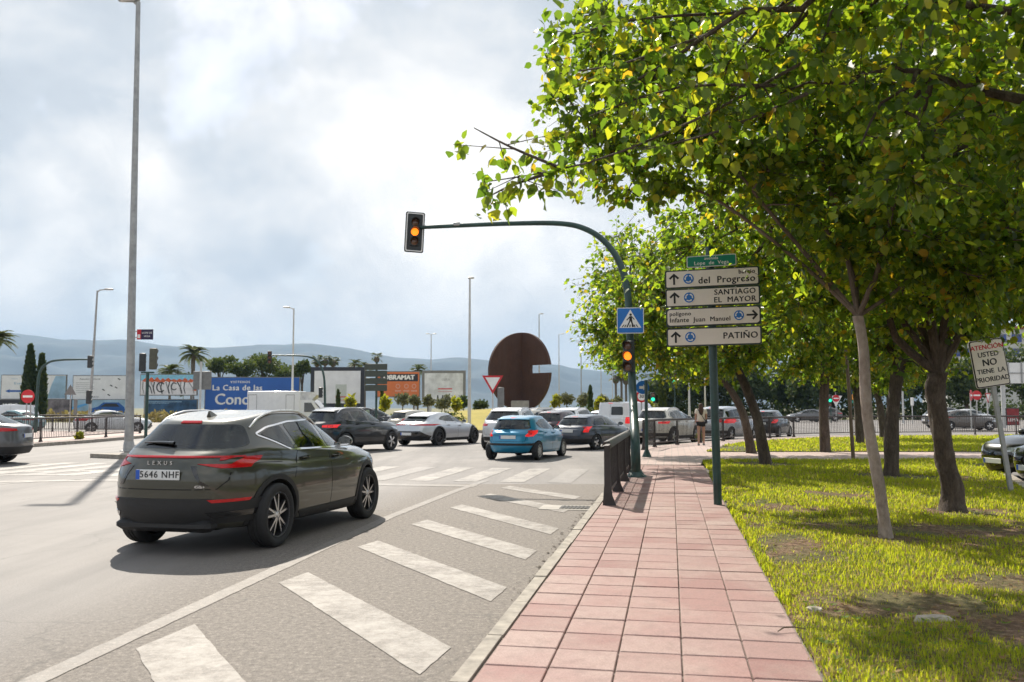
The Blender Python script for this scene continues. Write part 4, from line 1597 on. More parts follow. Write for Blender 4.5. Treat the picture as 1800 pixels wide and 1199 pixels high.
def derive(base, **k):
    d = dict(base); d.update(k); return d


SUV2 = derive(SUV, privacy=False, L=4.40, W=1.83, H=1.60, wb=2.60, fo=.93, cowl=(1.14, 1.09), wtop=(.28, 1.50), nr=4.0, rim='star5', r=.35, rails=(-1.45, .1), chrome=False, plate_z=.63, fin=None,
              rtop=(-1.62, 1.47), rbase=(-1.97, 1.10), deck=(-2.10, 1.02), mirror=(.83, 1.09), win=SUV['win'], spoiler=(-1.56, 1.50, .54, .14), brake3=[(-.13, 1.452), (.13, 1.452), (.12, 1.474), (-.12, 1.474)], cladding=True,
              tail=[([(.80, 1.0), (.46, .975), (.48, .905), (.80, .89)], 'B'), ([(-1.80, .99), (-1.98, 1.0), (-2.04, .90), (-1.86, .915)], 'R')],
              rw=[(-.62, 1.125), (.62, 1.125), (.69, 1.16), (.53, 1.44), (-.53, 1.44), (-.69, 1.16)], bumper=[(-.86, .50), (.86, .50), (.84, .36), (-.84, .36)],
              surround=[(.90, 1.075), (-1.25, 1.11), (-1.48, 1.24), (-1.28, 1.40), (-.80, 1.465), (-.15, 1.485), (.20, 1.445), (.60, 1.27)],
              dlo=[(.88, 1.08), (-1.25, 1.115), (-1.45, 1.24), (-1.27, 1.393), (-.80, 1.455), (-.15, 1.475), (.18, 1.437), (.58, 1.265)],
              seams=SUV['seams'], rseams=[[(-.66, 1.05), (-.62, .60), (.62, .60), (.66, 1.05)]], wiper=((.0, 1.15), (-.35, 1.17)), plate_txt='')
SUV2['win'] = [[(.76, 1.095), (.06, 1.11), (.0, 1.46), (.16, 1.43), (.54, 1.265)], [(-.05, 1.112), (-.78, 1.124), (-.88, 1.435), (-.80, 1.447), (-.15, 1.467), (-.11, 1.467)], [(-.86, 1.126), (-1.23, 1.13), (-1.40, 1.24), (-1.25, 1.38), (-.96, 1.425)]]

HATCH = dict(L=4.03, W=1.72, H=1.47, wb=2.54, fo=.86, gc=.17, r=.305, tw=.195, rim='cover', arch=.035, hood=.88, cowl=(1.18, 1.0), wtop=(.30, 1.37), rtop=(-1.42, 1.36), rbase=(-1.74, .98), deck=(-1.86, .91),
             beltw=.90, roofw=.70, shoulder=.84, sz=(.95, 1.0), nr=3.6, nf=2.9, tuck=.03, rbow=.05,
             win=[[(.86, 1.0), (.06, 1.0), (.0, 1.345), (.18, 1.315), (.60, 1.16)], [(-.05, 1.0), (-.72, 1.02), (-.93, 1.28), (-.80, 1.325), (-.15, 1.352)], [(-.80, 1.03), (-1.02, 1.09), (-1.12, 1.20), (-1.0, 1.262)]],
             dlo=[(.96, .99), (-.72, 1.005), (-1.06, 1.08), (-1.17, 1.20), (-.82, 1.34), (-.15, 1.365), (.20, 1.33), (.64, 1.165)],
             seams=[[(1.0, .96), (1.02, .6), (.9, .28)], [(.0, .99), (-.02, .28)], [(-.80, 1.0), (-.86, .84), (-.95, .70)], [(.9, .30), (-.84, .30)]],
             handles=[(.14, .87), (-.62, .885)], mirror=(.84, .99),
             ws=[(-.64, 1.05), (.64, 1.05), (.53, 1.33), (-.53, 1.33)], rw=[(-.56, 1.01), (.56, 1.01), (.61, 1.06), (.50, 1.335), (-.50, 1.335), (-.61, 1.06)],
             tail=[([(.74, .985), (.66, .97), (.52, .81), (.56, .775), (.70, .785), (.75, .87)], 'B'), ([(-1.46, 1.0), (-1.62, .97), (-1.70, .83), (-1.60, .82), (-1.52, .90)], 'R')],
             head=[([(.42, .70), (.74, .88), (.76, .76), (.55, .62)], 'F')], grille=[(-.5, .55), (.5, .55), (.55, .32), (-.55, .32)],
             bumper=[(-.83, .56), (.83, .56), (.82, .49), (-.82, .49)], brake3=[(-.10, 1.36), (.10, 1.36), (.095, 1.385), (-.095, 1.385)],
             plate_z=.76, fplate_z=.42, wiper=((.0, 1.03), (-.32, 1.04)), fin=None, spoiler=(-1.38, 1.385, .52, .10), rseams=[[(-.60, .98), (-.52, .62), (.52, .62), (.60, .98)]])

COUPE = derive(HATCH, L=4.2, W=1.76, H=1.43, rim='star5', r=.315, wtop=(.25, 1.33), rtop=(-1.50, 1.31), rbase=(-1.80, .99), deck=(-1.95, .92), nr=4.6,
               win=[[(.84, .98), (-.30, .99), (-.36, 1.30), (.15, 1.29), (.56, 1.14)], [(-.40, .99), (-1.30, 1.01), (-1.38, 1.10), (-1.10, 1.255), (-.46, 1.30)]],
               dlo=[(.94, .97), (-1.34, 1.0), (-1.44, 1.10), (-1.12, 1.27), (-.3, 1.315), (.16, 1.305), (.60, 1.14)],
               seams=[[(1.0, .96), (1.02, .6), (.9, .28)], [(-.34, .98), (-.38, .28)], [(.9, .30), (-.38, .30)]], handles=[(-.16, .87)],
               tail=[([(.76, .95), (.66, .94), (.63, .72), (.76, .72)], 'B'), ([(-1.74, .94), (-1.84, .94), (-1.86, .74), (-1.78, .74)], 'R')],
               rw=[(-.60, 1.02), (.60, 1.02), (.64, 1.05), (.52, 1.285), (-.52, 1.285), (-.64, 1.05)], bumper=[(-.85, .46), (.85, .46), (.82, .30), (-.82, .30)], brake3=[(-.14, 1.315), (.14, 1.315), (.13, 1.332), (-.13, 1.332)],
               spoiler=(-1.46, 1.335, .54, .12), rseams=[[(-.62, .96), (-.58, .56), (.58, .56), (.62, .96)]])

LOWGT = dict(L=4.97, W=1.965, H=1.40, wb=2.90, fo=.98, gc=.16, r=.365, tw=.27, rim='multi', arch=.04, hood=.78, cowl=(1.25, .93), wtop=(.25, 1.31), rtop=(-1.70, 1.24), rbase=(-2.20, .97), deck=(-2.42, .92),
             beltw=.87, roofw=.62, shoulder=.83, sz=(.90, 1.0), nr=4.2, nf=2.8, tuck=.06, rbow=.0,
             win=[[(.90, .96), (.06, .99), (.0, 1.275), (.15, 1.255), (.55, 1.12)], [(-.06, .995), (-.85, 1.03), (-1.25, 1.10), (-.95, 1.225), (-.12, 1.285)]],
             dlo=[(1.0, .945), (-.9, 1.02), (-1.40, 1.11), (-1.0, 1.24), (-.15, 1.30), (.17, 1.27), (.6, 1.12)],
             seams=[[(1.0, .92), (1.05, .6), (.95, .28)], [(.0, .98), (-.02, .28)], [(-.85, 1.0), (-.95, .8)], [(.95, .30), (-.9, .30)]], handles=[(.14, .82), (-.75, .85)], mirror=(.95, .95),
             ws=[(-.68, .98), (.68, .98), (.52, 1.27), (-.52, 1.27)], rw=[(-.60, 1.0), (.60, 1.0), (.50, 1.19), (-.50, 1.19)],
             tail=[([(.92, .905), (.10, .895), (.10, .865), (.90, .84)], 'B'), ([(-2.10, .91), (-2.36, .89), (-2.38, .85), (-2.2, .86)], 'R')], head=[([(.52, .66), (.82, .74), (.84, .62), (.62, .56)], 'F')],
             grille=[(-.7, .40), (.7, .40), (.7, .25), (-.7, .25)], bumper=[(-.62, .62), (.62, .62), (.88, .42), (.80, .24), (-.80, .24), (-.88, .42)], bumper_m=GLOSSB,
             brake3=[(-.3, 1.235), (.3, 1.235), (.3, 1.255), (-.3, 1.255)], plate_z=.50, fplate_z=.4, spoiler=(-1.72, 1.27, .54, .16), cladding=True)

SEDAN = dict(L=4.63, W=1.78, H=1.44, wb=2.70, fo=.93, gc=.16, r=.325, tw=.21, rim='star5', arch=.04, hood=.80, cowl=(1.10, .98), wtop=(.20, 1.35), rtop=(-1.10, 1.34), rbase=(-1.80, 1.03), deck=(-2.22, .985), dkb=.015,
             beltw=.89, roofw=.68, shoulder=.84, sz=(.95, 1.0), nr=3.8, nf=3.0, tuck=.03, rbow=-.02,
             win=[[(.80, .98), (.05, .995), (.0, 1.325), (.12, 1.30), (.50, 1.15)], [(-.05, .997), (-.80, 1.01), (-.95, 1.22), (-.72, 1.295), (-.12, 1.335)], [(-.86, 1.015), (-1.12, 1.03), (-1.25, 1.09), (-1.0, 1.20)]],
             dlo=[(.90, .97), (-1.14, 1.02), (-1.32, 1.09), (-.75, 1.31), (-.15, 1.35), (.15, 1.315), (.56, 1.15)],
             seams=[[(.95, .95), (1.0, .6), (.9, .28)], [(.0, .98), (-.02, .28)], [(-.84, 1.0), (-.95, .78)], [(.9, .30), (-.85, .30)]], handles=[(.12, .85), (-.72, .87)], mirror=(.80, .97),
             ws=[(-.64, 1.03), (.64, 1.03), (.52, 1.31), (-.52, 1.31)], rw=[(-.58, 1.06), (.58, 1.06), (.48, 1.30), (-.48, 1.30)],
             tail=[([(.82, .93), (.45, .90), (.46, .78), (.82, .76)], 'B'), ([(-1.95, .93), (-2.20, .91), (-2.23, .78), (-2.05, .84)], 'R')], head=[([(.42, .62), (.74, .74), (.78, .64), (.56, .54)], 'F'), ([(1.85, .77), (2.18, .70), (2.24, .60), (2.0, .64)], 'R')],
             grille=[(-.5, .60), (.5, .60), (.62, .28), (-.62, .28)], bumper=[(-.6, .32), (.6, .32), (.55, .24), (-.55, .24)], brake3=[(-.12, 1.275), (.12, 1.275), (.12, 1.29), (-.12, 1.29)], plate_z=.70, fplate_z=.40,
             rseams=[[(-.60, .95), (-.55, .55), (.55, .55), (.60, .95)]])

FASTBACK = derive(SEDAN, L=4.75, W=1.92, H=1.62, wb=2.89, fo=.88, gc=.19, r=.36, tw=.25, rim='multi', hood=.90, cowl=(1.35, 1.02), wtop=(.35, 1.50), rtop=(-1.45, 1.42), rbase=(-2.12, 1.12), deck=(-2.36, 1.06), roofw=.66, shoulder=.92, sz=(1.0, 1.14),
                  win=[[(.95, 1.04), (.06, 1.07), (.0, 1.475), (.25, 1.45), (.62, 1.28)], [(-.06, 1.075), (-.85, 1.10), (-1.15, 1.36), (-.9, 1.425), (-.12, 1.48)], [(-.92, 1.105), (-1.35, 1.15), (-1.58, 1.22), (-1.25, 1.335)]],
                  dlo=[(1.06, 1.03), (-1.35, 1.13), (-1.66, 1.22), (-.92, 1.44), (-.1, 1.495), (.27, 1.465), (.7, 1.27)],
                  seams=[[(1.1, 1.0), (1.15, .66), (1.0, .34)], [(.0, 1.06), (-.02, .34)], [(-.9, 1.1), (-1.0, .85)], [(1.0, .36), (-.9, .36)]], handles=[(.12, .93), (-.75, .96)], mirror=(.98, 1.03),
                  ws=[(-.68, 1.08), (.68, 1.08), (.54, 1.46), (-.54, 1.46)], rw=[(-.62, 1.15), (.62, 1.15), (.52, 1.38), (-.52, 1.38)],
                  tail=[([(.88, 1.03), (.50, 1.0), (.52, .94), (.90, .92)], 'B'), ([(-2.02, 1.03), (-2.30, 1.0), (-2.34, .94), (-2.15, .96)], 'R')], head=[([(.48, .72), (.80, .84), (.84, .74), (.62, .66)], 'F')],
                  grille=[(-.6, .42), (.6, .42), (.6, .3), (-.6, .3)], bumper=[(-.85, .50), (.85, .50), (.8, .30), (-.8, .30)], plate_z=.80, rseams=[], brake3=[(-.12, 1.39), (.12, 1.39), (.12, 1.405), (-.12, 1.405)])

MPV = derive(SUV2, L=4.45, W=1.82, H=1.66, wb=2.73, fo=.92, gc=.17, r=.325, hood=.92, cowl=(1.42, 1.04), wtop=(.40, 1.56), rtop=(-1.74, 1.55), rbase=(-2.0, 1.06), deck=(-2.10, .98), roofw=.76, cladding=False, rails=None, fin=None,
             win=[[(1.0, 1.04), (.06, 1.05), (.0, 1.53), (.30, 1.49), (.70, 1.28)], [(-.05, 1.05), (-.82, 1.06), (-.88, 1.50), (-.15, 1.535)], [(-.90, 1.06), (-1.55, 1.09), (-1.60, 1.40), (-.96, 1.495)]],
             surround=None, dlo=[(1.1, 1.03), (-1.58, 1.07), (-1.66, 1.41), (-.9, 1.52), (-.1, 1.55), (.32, 1.505), (.78, 1.27)],
             ws=[(-.68, 1.10), (.68, 1.10), (.58, 1.52), (-.58, 1.52)], rw=[(-.64, 1.10), (.64, 1.10), (.58, 1.50), (-.58, 1.50)],
             tail=[([(.88, 1.10), (.74, 1.08), (.68, .86), (.88, .84)], 'B'), ([(-1.84, 1.10), (-2.02, 1.06), (-2.08, .86), (-1.95, .90)], 'R')], plate_z=.80, spoiler=(-1.70, 1.575, .60, .12), brake3=[(-.14, 1.565), (.14, 1.565), (.13, 1.58), (-.13, 1.58)], mirror=(1.05, 1.06),
             seams=[[(1.15, 1.0), (1.2, .66), (1.05, .3)], [(.0, 1.05), (-.02, .3)], [(-.86, 1.06), (-.98, .8)], [(1.05, .32), (-.88, .32)]], handles=[(.12, .93), (-.76, .95)])

VAN = dict(L=4.75, W=1.88, H=1.90, wb=2.98, fo=.92, gc=.19, r=.325, tw=.21, rim='cover', arch=.04, hood=1.02, cowl=(1.82, 1.16), wtop=(.98, 1.77), rtop=(-2.22, 1.82), rbase=(-2.29, 1.18), deck=(-2.32, 1.10), beltw=.945, roofw=.85, shoulder=1.0, sz=(1.12, 1.15),
           nr=8, nf=3.4, tuck=.0, rbow=.0, win=[[(1.50, 1.15), (.62, 1.16), (.58, 1.68), (.88, 1.66), (1.25, 1.40)]], seams=[[(1.55, 1.1), (1.55, .6), (1.4, .3)], [(.55, 1.72), (.53, .30)], [(-.55, 1.72), (-.58, .30)], [(-.6, 1.02), (-2.0, 1.02)]], handles=[(.68, 1.03), (-.4, 1.03)], mirror=(1.50, 1.16),
           mirror_m=BLACKP, ws=[(-.76, 1.24), (.76, 1.24), (.68, 1.72), (-.68, 1.72)], rw=[(.06, 1.22), (.72, 1.22), (.68, 1.64), (.06, 1.64)],
           tail=[([(.90, 1.12), (.82, 1.12), (.82, .80), (.91, .80)], 'B')], head=[([(.52, .80), (.82, .98), (.86, .82), (.62, .70)], 'F')], grille=[(-.5, .72), (.5, .72), (.6, .36), (-.6, .36)], bumper=[(-.90, .52), (.90, .52), (.88, .30), (-.88, .30)],
           brake3=[(-.12, 1.80), (.12, 1.80), (.12, 1.825), (-.12, 1.825)], plate_z=.75, rseams=[[(0, 1.78), (0, .55)]])

PM = dict(ivory=paint('paint_ivory', (.66, .61, .53), .05, .4), olive=paint('paint_dark_olive', (.050, .050, .036), .35, .30), graph=paint('paint_graphite', (.022, .024, .028), .5, .35), silver=paint('paint_silver', (.50, .52, .55), .55, .34), blue=paint('paint_azure', (.004, .22, .40), .25, .34),
          navy=paint('paint_navy', (.020, .030, .052), .3, .35), white=paint('paint_white', (.74, .75, .76), 0, .4), pearl=paint('paint_pearl', (.62, .63, .64), .15, .4), grey=paint('paint_mid_grey', (.10, .10, .105), .5, .35),
          black=paint('paint_black', (.008, .008, .009), .2, .3), cream=paint('paint_champagne', (.52, .49, .42), .3, .4), maroon=paint('paint_dark_plum', (.045, .022, .028), .3, .35), teal=paint('paint_pale_teal', (.22, .36, .38), .3, .4), taupe=paint('paint_taupe', (.10, .088, .08), .4, .35))


def at_wheel(px, d, heading, P, which):
    """centre of a car whose wheel contact (RR, FR, RL) stands at picture column px and distance d"""
    x = (px - 900) / 1550 * d * 1.0028
    h = R(heading)
    f = Vector((math.sin(h), math.cos(h))); rt = Vector((math.cos(h), -math.sin(h)))
    hw = P['W'] / 2 - .06
    off = {'RR': f * (-P['wb'] / 2) + rt * hw, 'FR': f * (P['wb'] / 2) + rt * hw, 'RL': f * (-P['wb'] / 2) - rt * hw, 'FL': f * (P['wb'] / 2) - rt * hw, 'C': f * 0}[which]
    return Vector((x, d)) - off


car(derive(SUV, plate_txt='5646 NHF'), PM['olive'], 'dark olive green SUV with full-width red light bar, nearest car on the road', at_wheel(492, 10.22, 13, SUV, 'RR'), 13, extra=hero_extra, scale=(1, 1, .972))
car(SUV2, PM['graph'], 'dark graphite compact SUV just ahead of the olive SUV', at_wheel(690, 33.3, 30, SUV2, 'FR'), 30, braking=True)
car(LOWGT, PM['silver'], 'low silver sports estate with black wheels and thin red light strip', at_wheel(773, 37.2, 28, LOWGT, 'RR'), 28)
car(derive(HATCH), PM['blue'], 'bright blue five-door hatchback with red brake lights in mid road', at_wheel(947, 26.9, 20, HATCH, 'RR'), 20, braking=True, scale=(.99, .99, .92))
car(COUPE, PM['navy'], 'very dark navy three-door hatchback partly behind the dark railing panel', at_wheel(1047, 33.4, 35, COUPE, 'RR'), 35, braking=True, scale=(1, 1, .93))
car(SUV2, PM['ivory'], 'ivory SUV with lit brake light behind the railing bars beside the pedestrian', at_wheel(1182, 38.6, 33, SUV2, 'RR'), 33, braking=True)
car(SUV2, PM['pearl'], 'pearl white SUV partly hidden behind the left side of the blue hatchback', at_wheel(853, 34.0, 18, SUV2, 'RL'), 18)
car(SUV2, PM['white'], 'white SUV with dark rear window, second row behind the blue hatchback', at_wheel(862, 43.5, 20, SUV2, 'RL'), 20)
car(HATCH, PM['cream'], 'pale hatchback seen over the blue hatchback roof beneath the rust disc', at_wheel(938, 50, 40, HATCH, 'RR'), 40)
car(derive(HATCH, rim='star5'), PM['maroon'], 'dark plum hatchback between the blue hatchback and the navy one', at_wheel(995, 38.5, 28, HATCH, 'RR'), 28, braking=True)
car(SUV2, PM['white'], 'white car directly behind the dark plum hatchback', at_wheel(1022, 45.5, 30, SUV2, 'RR'), 30)
car(SUV2, PM['pearl'], 'pearl white SUV with silver roof rails farthest back under the sculpture', at_wheel(1005, 53, 40, SUV2, 'RR'), 40)
car(VAN, PM['white'], 'white panel van beside the traffic light pole', at_wheel(1112, 44.5, 38, VAN, 'RR'), 38, name='van', cat='van', braking=True)
car(SEDAN, PM['white'], 'white saloon passing behind the ivory SUV near the pedestrian', at_wheel(1178, 46, 48, SEDAN, 'RR'), 48)
car(MPV, PM['silver'], 'silver people carrier behind the railing, just right of the pedestrian', at_wheel(1283, 42.6, 38, MPV, 'RR'), 38, braking=True)
car(HATCH, PM['graph'], 'dark grey hatchback behind the railing and the forked tree trunk', at_wheel(1366, 46.8, 30, HATCH, 'RR'), 30, braking=True)
car(SEDAN, PM['grey'], 'small dark grey saloon far off, facing left under the trees', at_wheel(1415, 98, 268, SEDAN, 'C'), 268)
car(SUV2, PM['taupe'], 'small dark car far off behind the far grey saloon', at_wheel(1443, 104, 285, SUV2, 'C'), 285)
car(SEDAN, PM['taupe'], 'grey-brown saloon behind the railing right of the thick trunk, facing right', at_wheel(1690, 62.5, 94, SEDAN, 'C'), 94)
car(SUV2, PM['grey'], 'grey car nose showing left of the thick trunk behind the railing', at_wheel(1668, 69, 92, SUV2, 'C'), 92)
car(HATCH, PM['white'], 'white hatchback beyond the grey-brown saloon by the no-entry signs', at_wheel(1702, 88, 80, HATCH, 'C'), 80)
car(FASTBACK, PM['grey'], 'dark grey fastback leaving the left edge of the picture', at_wheel(-34, 24.3, 264, FASTBACK, 'RL'), 264)
car(SEDAN, PM['white'], 'white saloon behind the left island railing', at_wheel(205, 57, 62, SEDAN, 'C'), 62)
car(SEDAN, PM['teal'], 'pale teal saloon behind the island railing at the left edge', at_wheel(28, 60, 285, SEDAN, 'C'), 285)
car(VAN, PM['white'], 'white van behind the pale teal saloon at the left edge', at_wheel(24, 82, 275, VAN, 'C'), 275, name='van', cat='van')
car(SUV2, PM['graph'], 'dark SUV facing right, seen above the graphite SUV bonnet', at_wheel(655, 56, 78, SUV2, 'C'), 78)
car(HATCH, PM['cream'], 'small champagne hatchback behind the low silver estate', at_wheel(735, 50, 42, HATCH, 'C'), 42)
car(derive(SEDAN, r=.335), PM['black'], 'black saloon parked nose-in beyond the leaning sign at the right edge', Vector((13.0, 20.4)), 258, group='cars parked in the side street')
car(derive(SEDAN, r=.335), PM['graph'], 'second dark parked car cut off by the right edge', Vector((12.35, 17.95)), 258, group='cars parked in the side street')
car(HATCH, PM['white'], 'white hatchback seen between the low silver estate and the blue hatchback', at_wheel(905, 47, 25, HATCH, 'RR'), 25)
car(SUV2, PM['pearl'], 'pearl SUV at the roundabout edge right of the give-way triangle', at_wheel(965, 59, 62, SUV2, 'C'), 62)
car(SEDAN, PM['silver'], 'silver saloon showing above the navy hatchback roof', at_wheel(1062, 52, 45, SEDAN, 'RR'), 45)

# ------------------------------------------------------------------ street furniture
GREEN_P = mat('green_pole_paint', (.014, .050, .042), .4, var=.4, scale=5, coat=.2, bmp=.15)
GALV = mat('galvanised_steel', (.36, .36, .355), .5, metal=.5, var=.22, scale=5)
PALE_P = mat('pale_grey_pole', (.52, .52, .51), .5, var=.12, scale=4)
DARKRAIL = mat('railing_paint', (.040, .034, .033), .5, var=.3, scale=9, bmp=.2)
BEIGE = mat('sign_face_beige', (.82, .75, .68), .5, var=.07, scale=3)
SIGN_W = mat('sign_white', (.80, .79, .77), .5, var=.06, scale=4)
SIGN_R = mat('sign_red', (.55, .02, .03), .45, var=.12, scale=5)
SIGN_B = mat('sign_blue', (.015, .16, .52), .45, var=.08, scale=5)
SIGN_G = mat('sign_green', (.0, .20, .13), .45, var=.08, scale=5)
SIGN_BACK = mat('sign_back', (.20, .20, .195), .55, metal=.3, var=.15, scale=4)
FRAME_G = mat('sign_frame_green', (.022, .040, .035), .45, var=.2)
AMBER_ON = mat('amber_lamp_lit', (.9, .25, .02), .3, var=.05, emit=(1.0, .19, .012), estr=1.5)
AMBER_OFF = mat('lamp_off', (.16, .075, .045), .25, coat=.6, var=.3, scale=20)
GREEN_ON = mat('green_lamp_lit', (.02, .5, .3), .3, var=.05, emit=(.02, .9, .45), estr=1.2)
HOUSING = mat('signal_housing', (.030, .034, .036), .5, var=.2)
RUST = None
m, n, l, b = nt('weathered_steel')
g1 = noise_node(n, l, .9, 6, .65); g2 = noise_node(n, l, 7, 5, .7)
st_ = noise_node(n, l, 1.0, 5, .6, vec=stretch(n, l, pos_nodes(n, l)[0], 0, (3, 3, .25)))
c = ramp(n, l, g1, [(.3, (.046, .021, .017)), (.7, (.082, .037, .028))])
c = mixc(n, l, .35, c, ramp(n, l, g2, [(.35, (.028, .014, .011)), (.7, (.105, .048, .032))]))
c = mixc(n, l, nmath(n, l, 'MULTIPLY', ramp(n, l, st_, [(.5, 0.), (.7, 1.)]), .4), c, (.075, .045, .038))
l.new(c, b.inputs['Base Color']); b.inputs['Roughness'].default_value = .85
bump(n, l, b, g2, .3, .01)
RUST = m


def circle(r, n_=32, cx_=0, cy_=0):
    return [(cx_ + r * math.cos(2 * math.pi * k / n_), cy_ + r * math.sin(2 * math.pi * k / n_)) for k in range(n_)]


def flat(name, poly, mat_, parent, y, th=.003):
    """flat plate piece in a sign's own x-z plane, facing -y"""
    mb = MB()
    mb.prism(poly, 0, th, Matrix.Translation((0, y, 0)) @ Matrix.Rotation(R(90), 4, 'X'))
    return obj(name, mb, mat_, parent, False)


def rrect(w, h, r, n_=5, cx_=0, cz_=0):
    P = []
    for (sx, sz, a0) in ((1, 1, 0), (-1, 1, 90), (-1, -1, 180), (1, -1, 270)):
        for k in range(n_ + 1):
            a = R(a0 + 90 * k / n_)
            P.append((cx_ + sx * (w / 2 - r) + r * math.cos(a), cz_ + sz * (h / 2 - r) + r * math.sin(a)))
    return P


def letters(txt, size, mat_, parent, x, z, y, align='CENTER', bold=.0, sp=1.0, shear=0.0, name='lettering'):
    o = link(name, text_mesh(txt, size, mat_, bold, sp, .001, align, shear), parent, (x, y, z), (R(90), 0, 0))
    o['kind'] = 'stuff'
    return o


def ring_poly_mb(r0, r1, a0, a1, n_=14):
    A = [R(a0 + (a1 - a0) * k / n_) for k in range(n_ + 1)]
    return [(r1 * math.cos(a), r1 * math.sin(a)) for a in A] + [(r0 * math.cos(a), r0 * math.sin(a)) for a in reversed(A)]


def off2(poly, x, z):
    return [(p[0] + x, p[1] + z) for p in poly]


def roundabout_icon(parent, x, z, r, y):
    flat('icon_disc', circle(r, 32, x, z), SIGN_W, parent, y, .003)
    d = flat('icon_disc', circle(r * .95, 32, x, z), SIGN_B, parent, y - .003, .002)
    for k in range(3):
        a = 90 + 120 * k
        mb = MB()
        mb.prism(off2(ring_poly_mb(r * .52, r * .72, a + 15, a + 85), x, z), 0, .002, Matrix.Translation((0, y - .005, 0)) @ Matrix.Rotation(R(90), 4, 'X'))
        e = R(a + 85); t = R(a + 115)
        mb.prism(off2([(r * .42 * math.cos(e), r * .42 * math.sin(e)), (r * .84 * math.cos(e), r * .84 * math.sin(e)), (r * .62 * math.cos(t), r * .62 * math.sin(t))], x, z), 0, .002, Matrix.Translation((0, y - .0052, 0)) @ Matrix.Rotation(R(90), 4, 'X'))
        obj('icon_arrow', mb, SIGN_W, parent, False)


def arrow(parent, x, z, s, y, rot=0):
    pts = [(-.16, -.9), (.16, -.9), (.16, .42), (.62, -.02), (.86, .22), (0, 1.0), (-.86, .22), (-.62, -.02), (-.16, .42)]
    c_, s_ = math.cos(rot), math.sin(rot)
    flat('arrow', [(x + s * (p[0] * c_ - p[1] * s_), z + s * (p[0] * s_ + p[1] * c_)) for p in pts], INK, parent, y, .002)


# direction sign on the pavement
SP = gp(1262, 887, PAVE_Z)
ds = thing('direction_sign', 'tall green post carrying four stacked beige direction boards and a street name', 'road sign', (SP.x, SP.y, PAVE_Z), -R(17))
mb = MB(); mb.tube([(0, 0, -.05), (-.03, 0, 1.9), (-.06, 0, 3.92)], .062, 20)
obj('post', mb, GREEN_P, ds)
BW = 1.41
zc = [at(1254, y, SP.y).z - PAVE_Z for y in (489.5, 522.5, 557, 592)]
TXT = [('up', [('barrio', .105, .73, .078, 'RIGHT'), ('del  Progreso', .165, .73, -.045, 'RIGHT')], 0),
       ('up', [('SANTIAGO', .135, .73, .068, 'RIGHT'), ('EL  MAYOR', .135, .73, -.068, 'RIGHT')], 0),
       ('right', [('polígono', .10, -.74, .062, 'LEFT'), ('Infante  Juan  Manuel', .115, -.74, -.05, 'LEFT')], 1),
       ('up', [('PATIÑO', .155, .74, 0.0, 'RIGHT')], 0)]
for k, z in enumerate(zc):
    bd = bpy.data.objects.new('board', None); C.objects.link(bd); bd.parent = ds
    bd.location = (-.03 + .005 * k, -.085, z); bd.rotation_euler = (0, -R(.6), 0)
    mb = MB(); mb.prism(rrect(BW, .282, .026), -.035, .01, Matrix.Rotation(R(90), 4, 'X'))
    obj('board_frame', mb, FRAME_G, bd, False)
    flat('board_face', rrect(BW - .045, .242, .02 if k != 2 else .045), BEIGE, bd, -.013, .003)
    kind, lines, _ = TXT[k]
    if kind == 'up':
        arrow(bd, -.565, 0, .092, -.0165); roundabout_icon(bd, -.345, 0, .083, -.0165)
    else:
        arrow(bd, .575, 0, .088, -.0165, -math.pi / 2); roundabout_icon(bd, .385, 0, .078, -.0165)
    for (tx, size, x, zz2, al) in lines:
        letters(tx, size * .86, INK, bd, x * .88, zz2 * .86, -.0165, al, size * .021, 1.08)
    for x in (-.35, .35):
        mb = MB(); mb.lathe([(.001, .004), (.012, .004), (.014, 0)], 8, Matrix.Translation((x, -.014, .127)) @ Matrix.Rotation(R(90), 4, 'X'))
        obj('bolt', mb, GALV, bd)
zs_ = at(1252, 460, SP.y).z - PAVE_Z
bd = bpy.data.objects.new('street_name_plate', None); C.objects.link(bd); bd.parent = ds
bd.location = (-.03, -.085, zs_); bd.rotation_euler = (0, -R(1.0), 0)
mb = MB(); mb.prism(rrect(.74, .175, .022), -.02, .008, Matrix.Rotation(R(90), 4, 'X')); obj('plate_edge', mb, SIGN_W, bd, False)
flat('plate_face', rrect(.715, .15, .018), SIGN_G, bd, -.0115, .003)
letters('avenida', .066, SIGN_W, bd, 0, .04, -.015, bold=.001, sp=1.05)
letters('Lope  de  Vega', .077, SIGN_W, bd, 0, -.03, -.015, bold=.0015, sp=1.1)
mb = MB(); mb.box((0, 0, zs_ - .02), (.10, .12, .08), bev=.01); obj('clamp', mb, FRAME_G, ds)


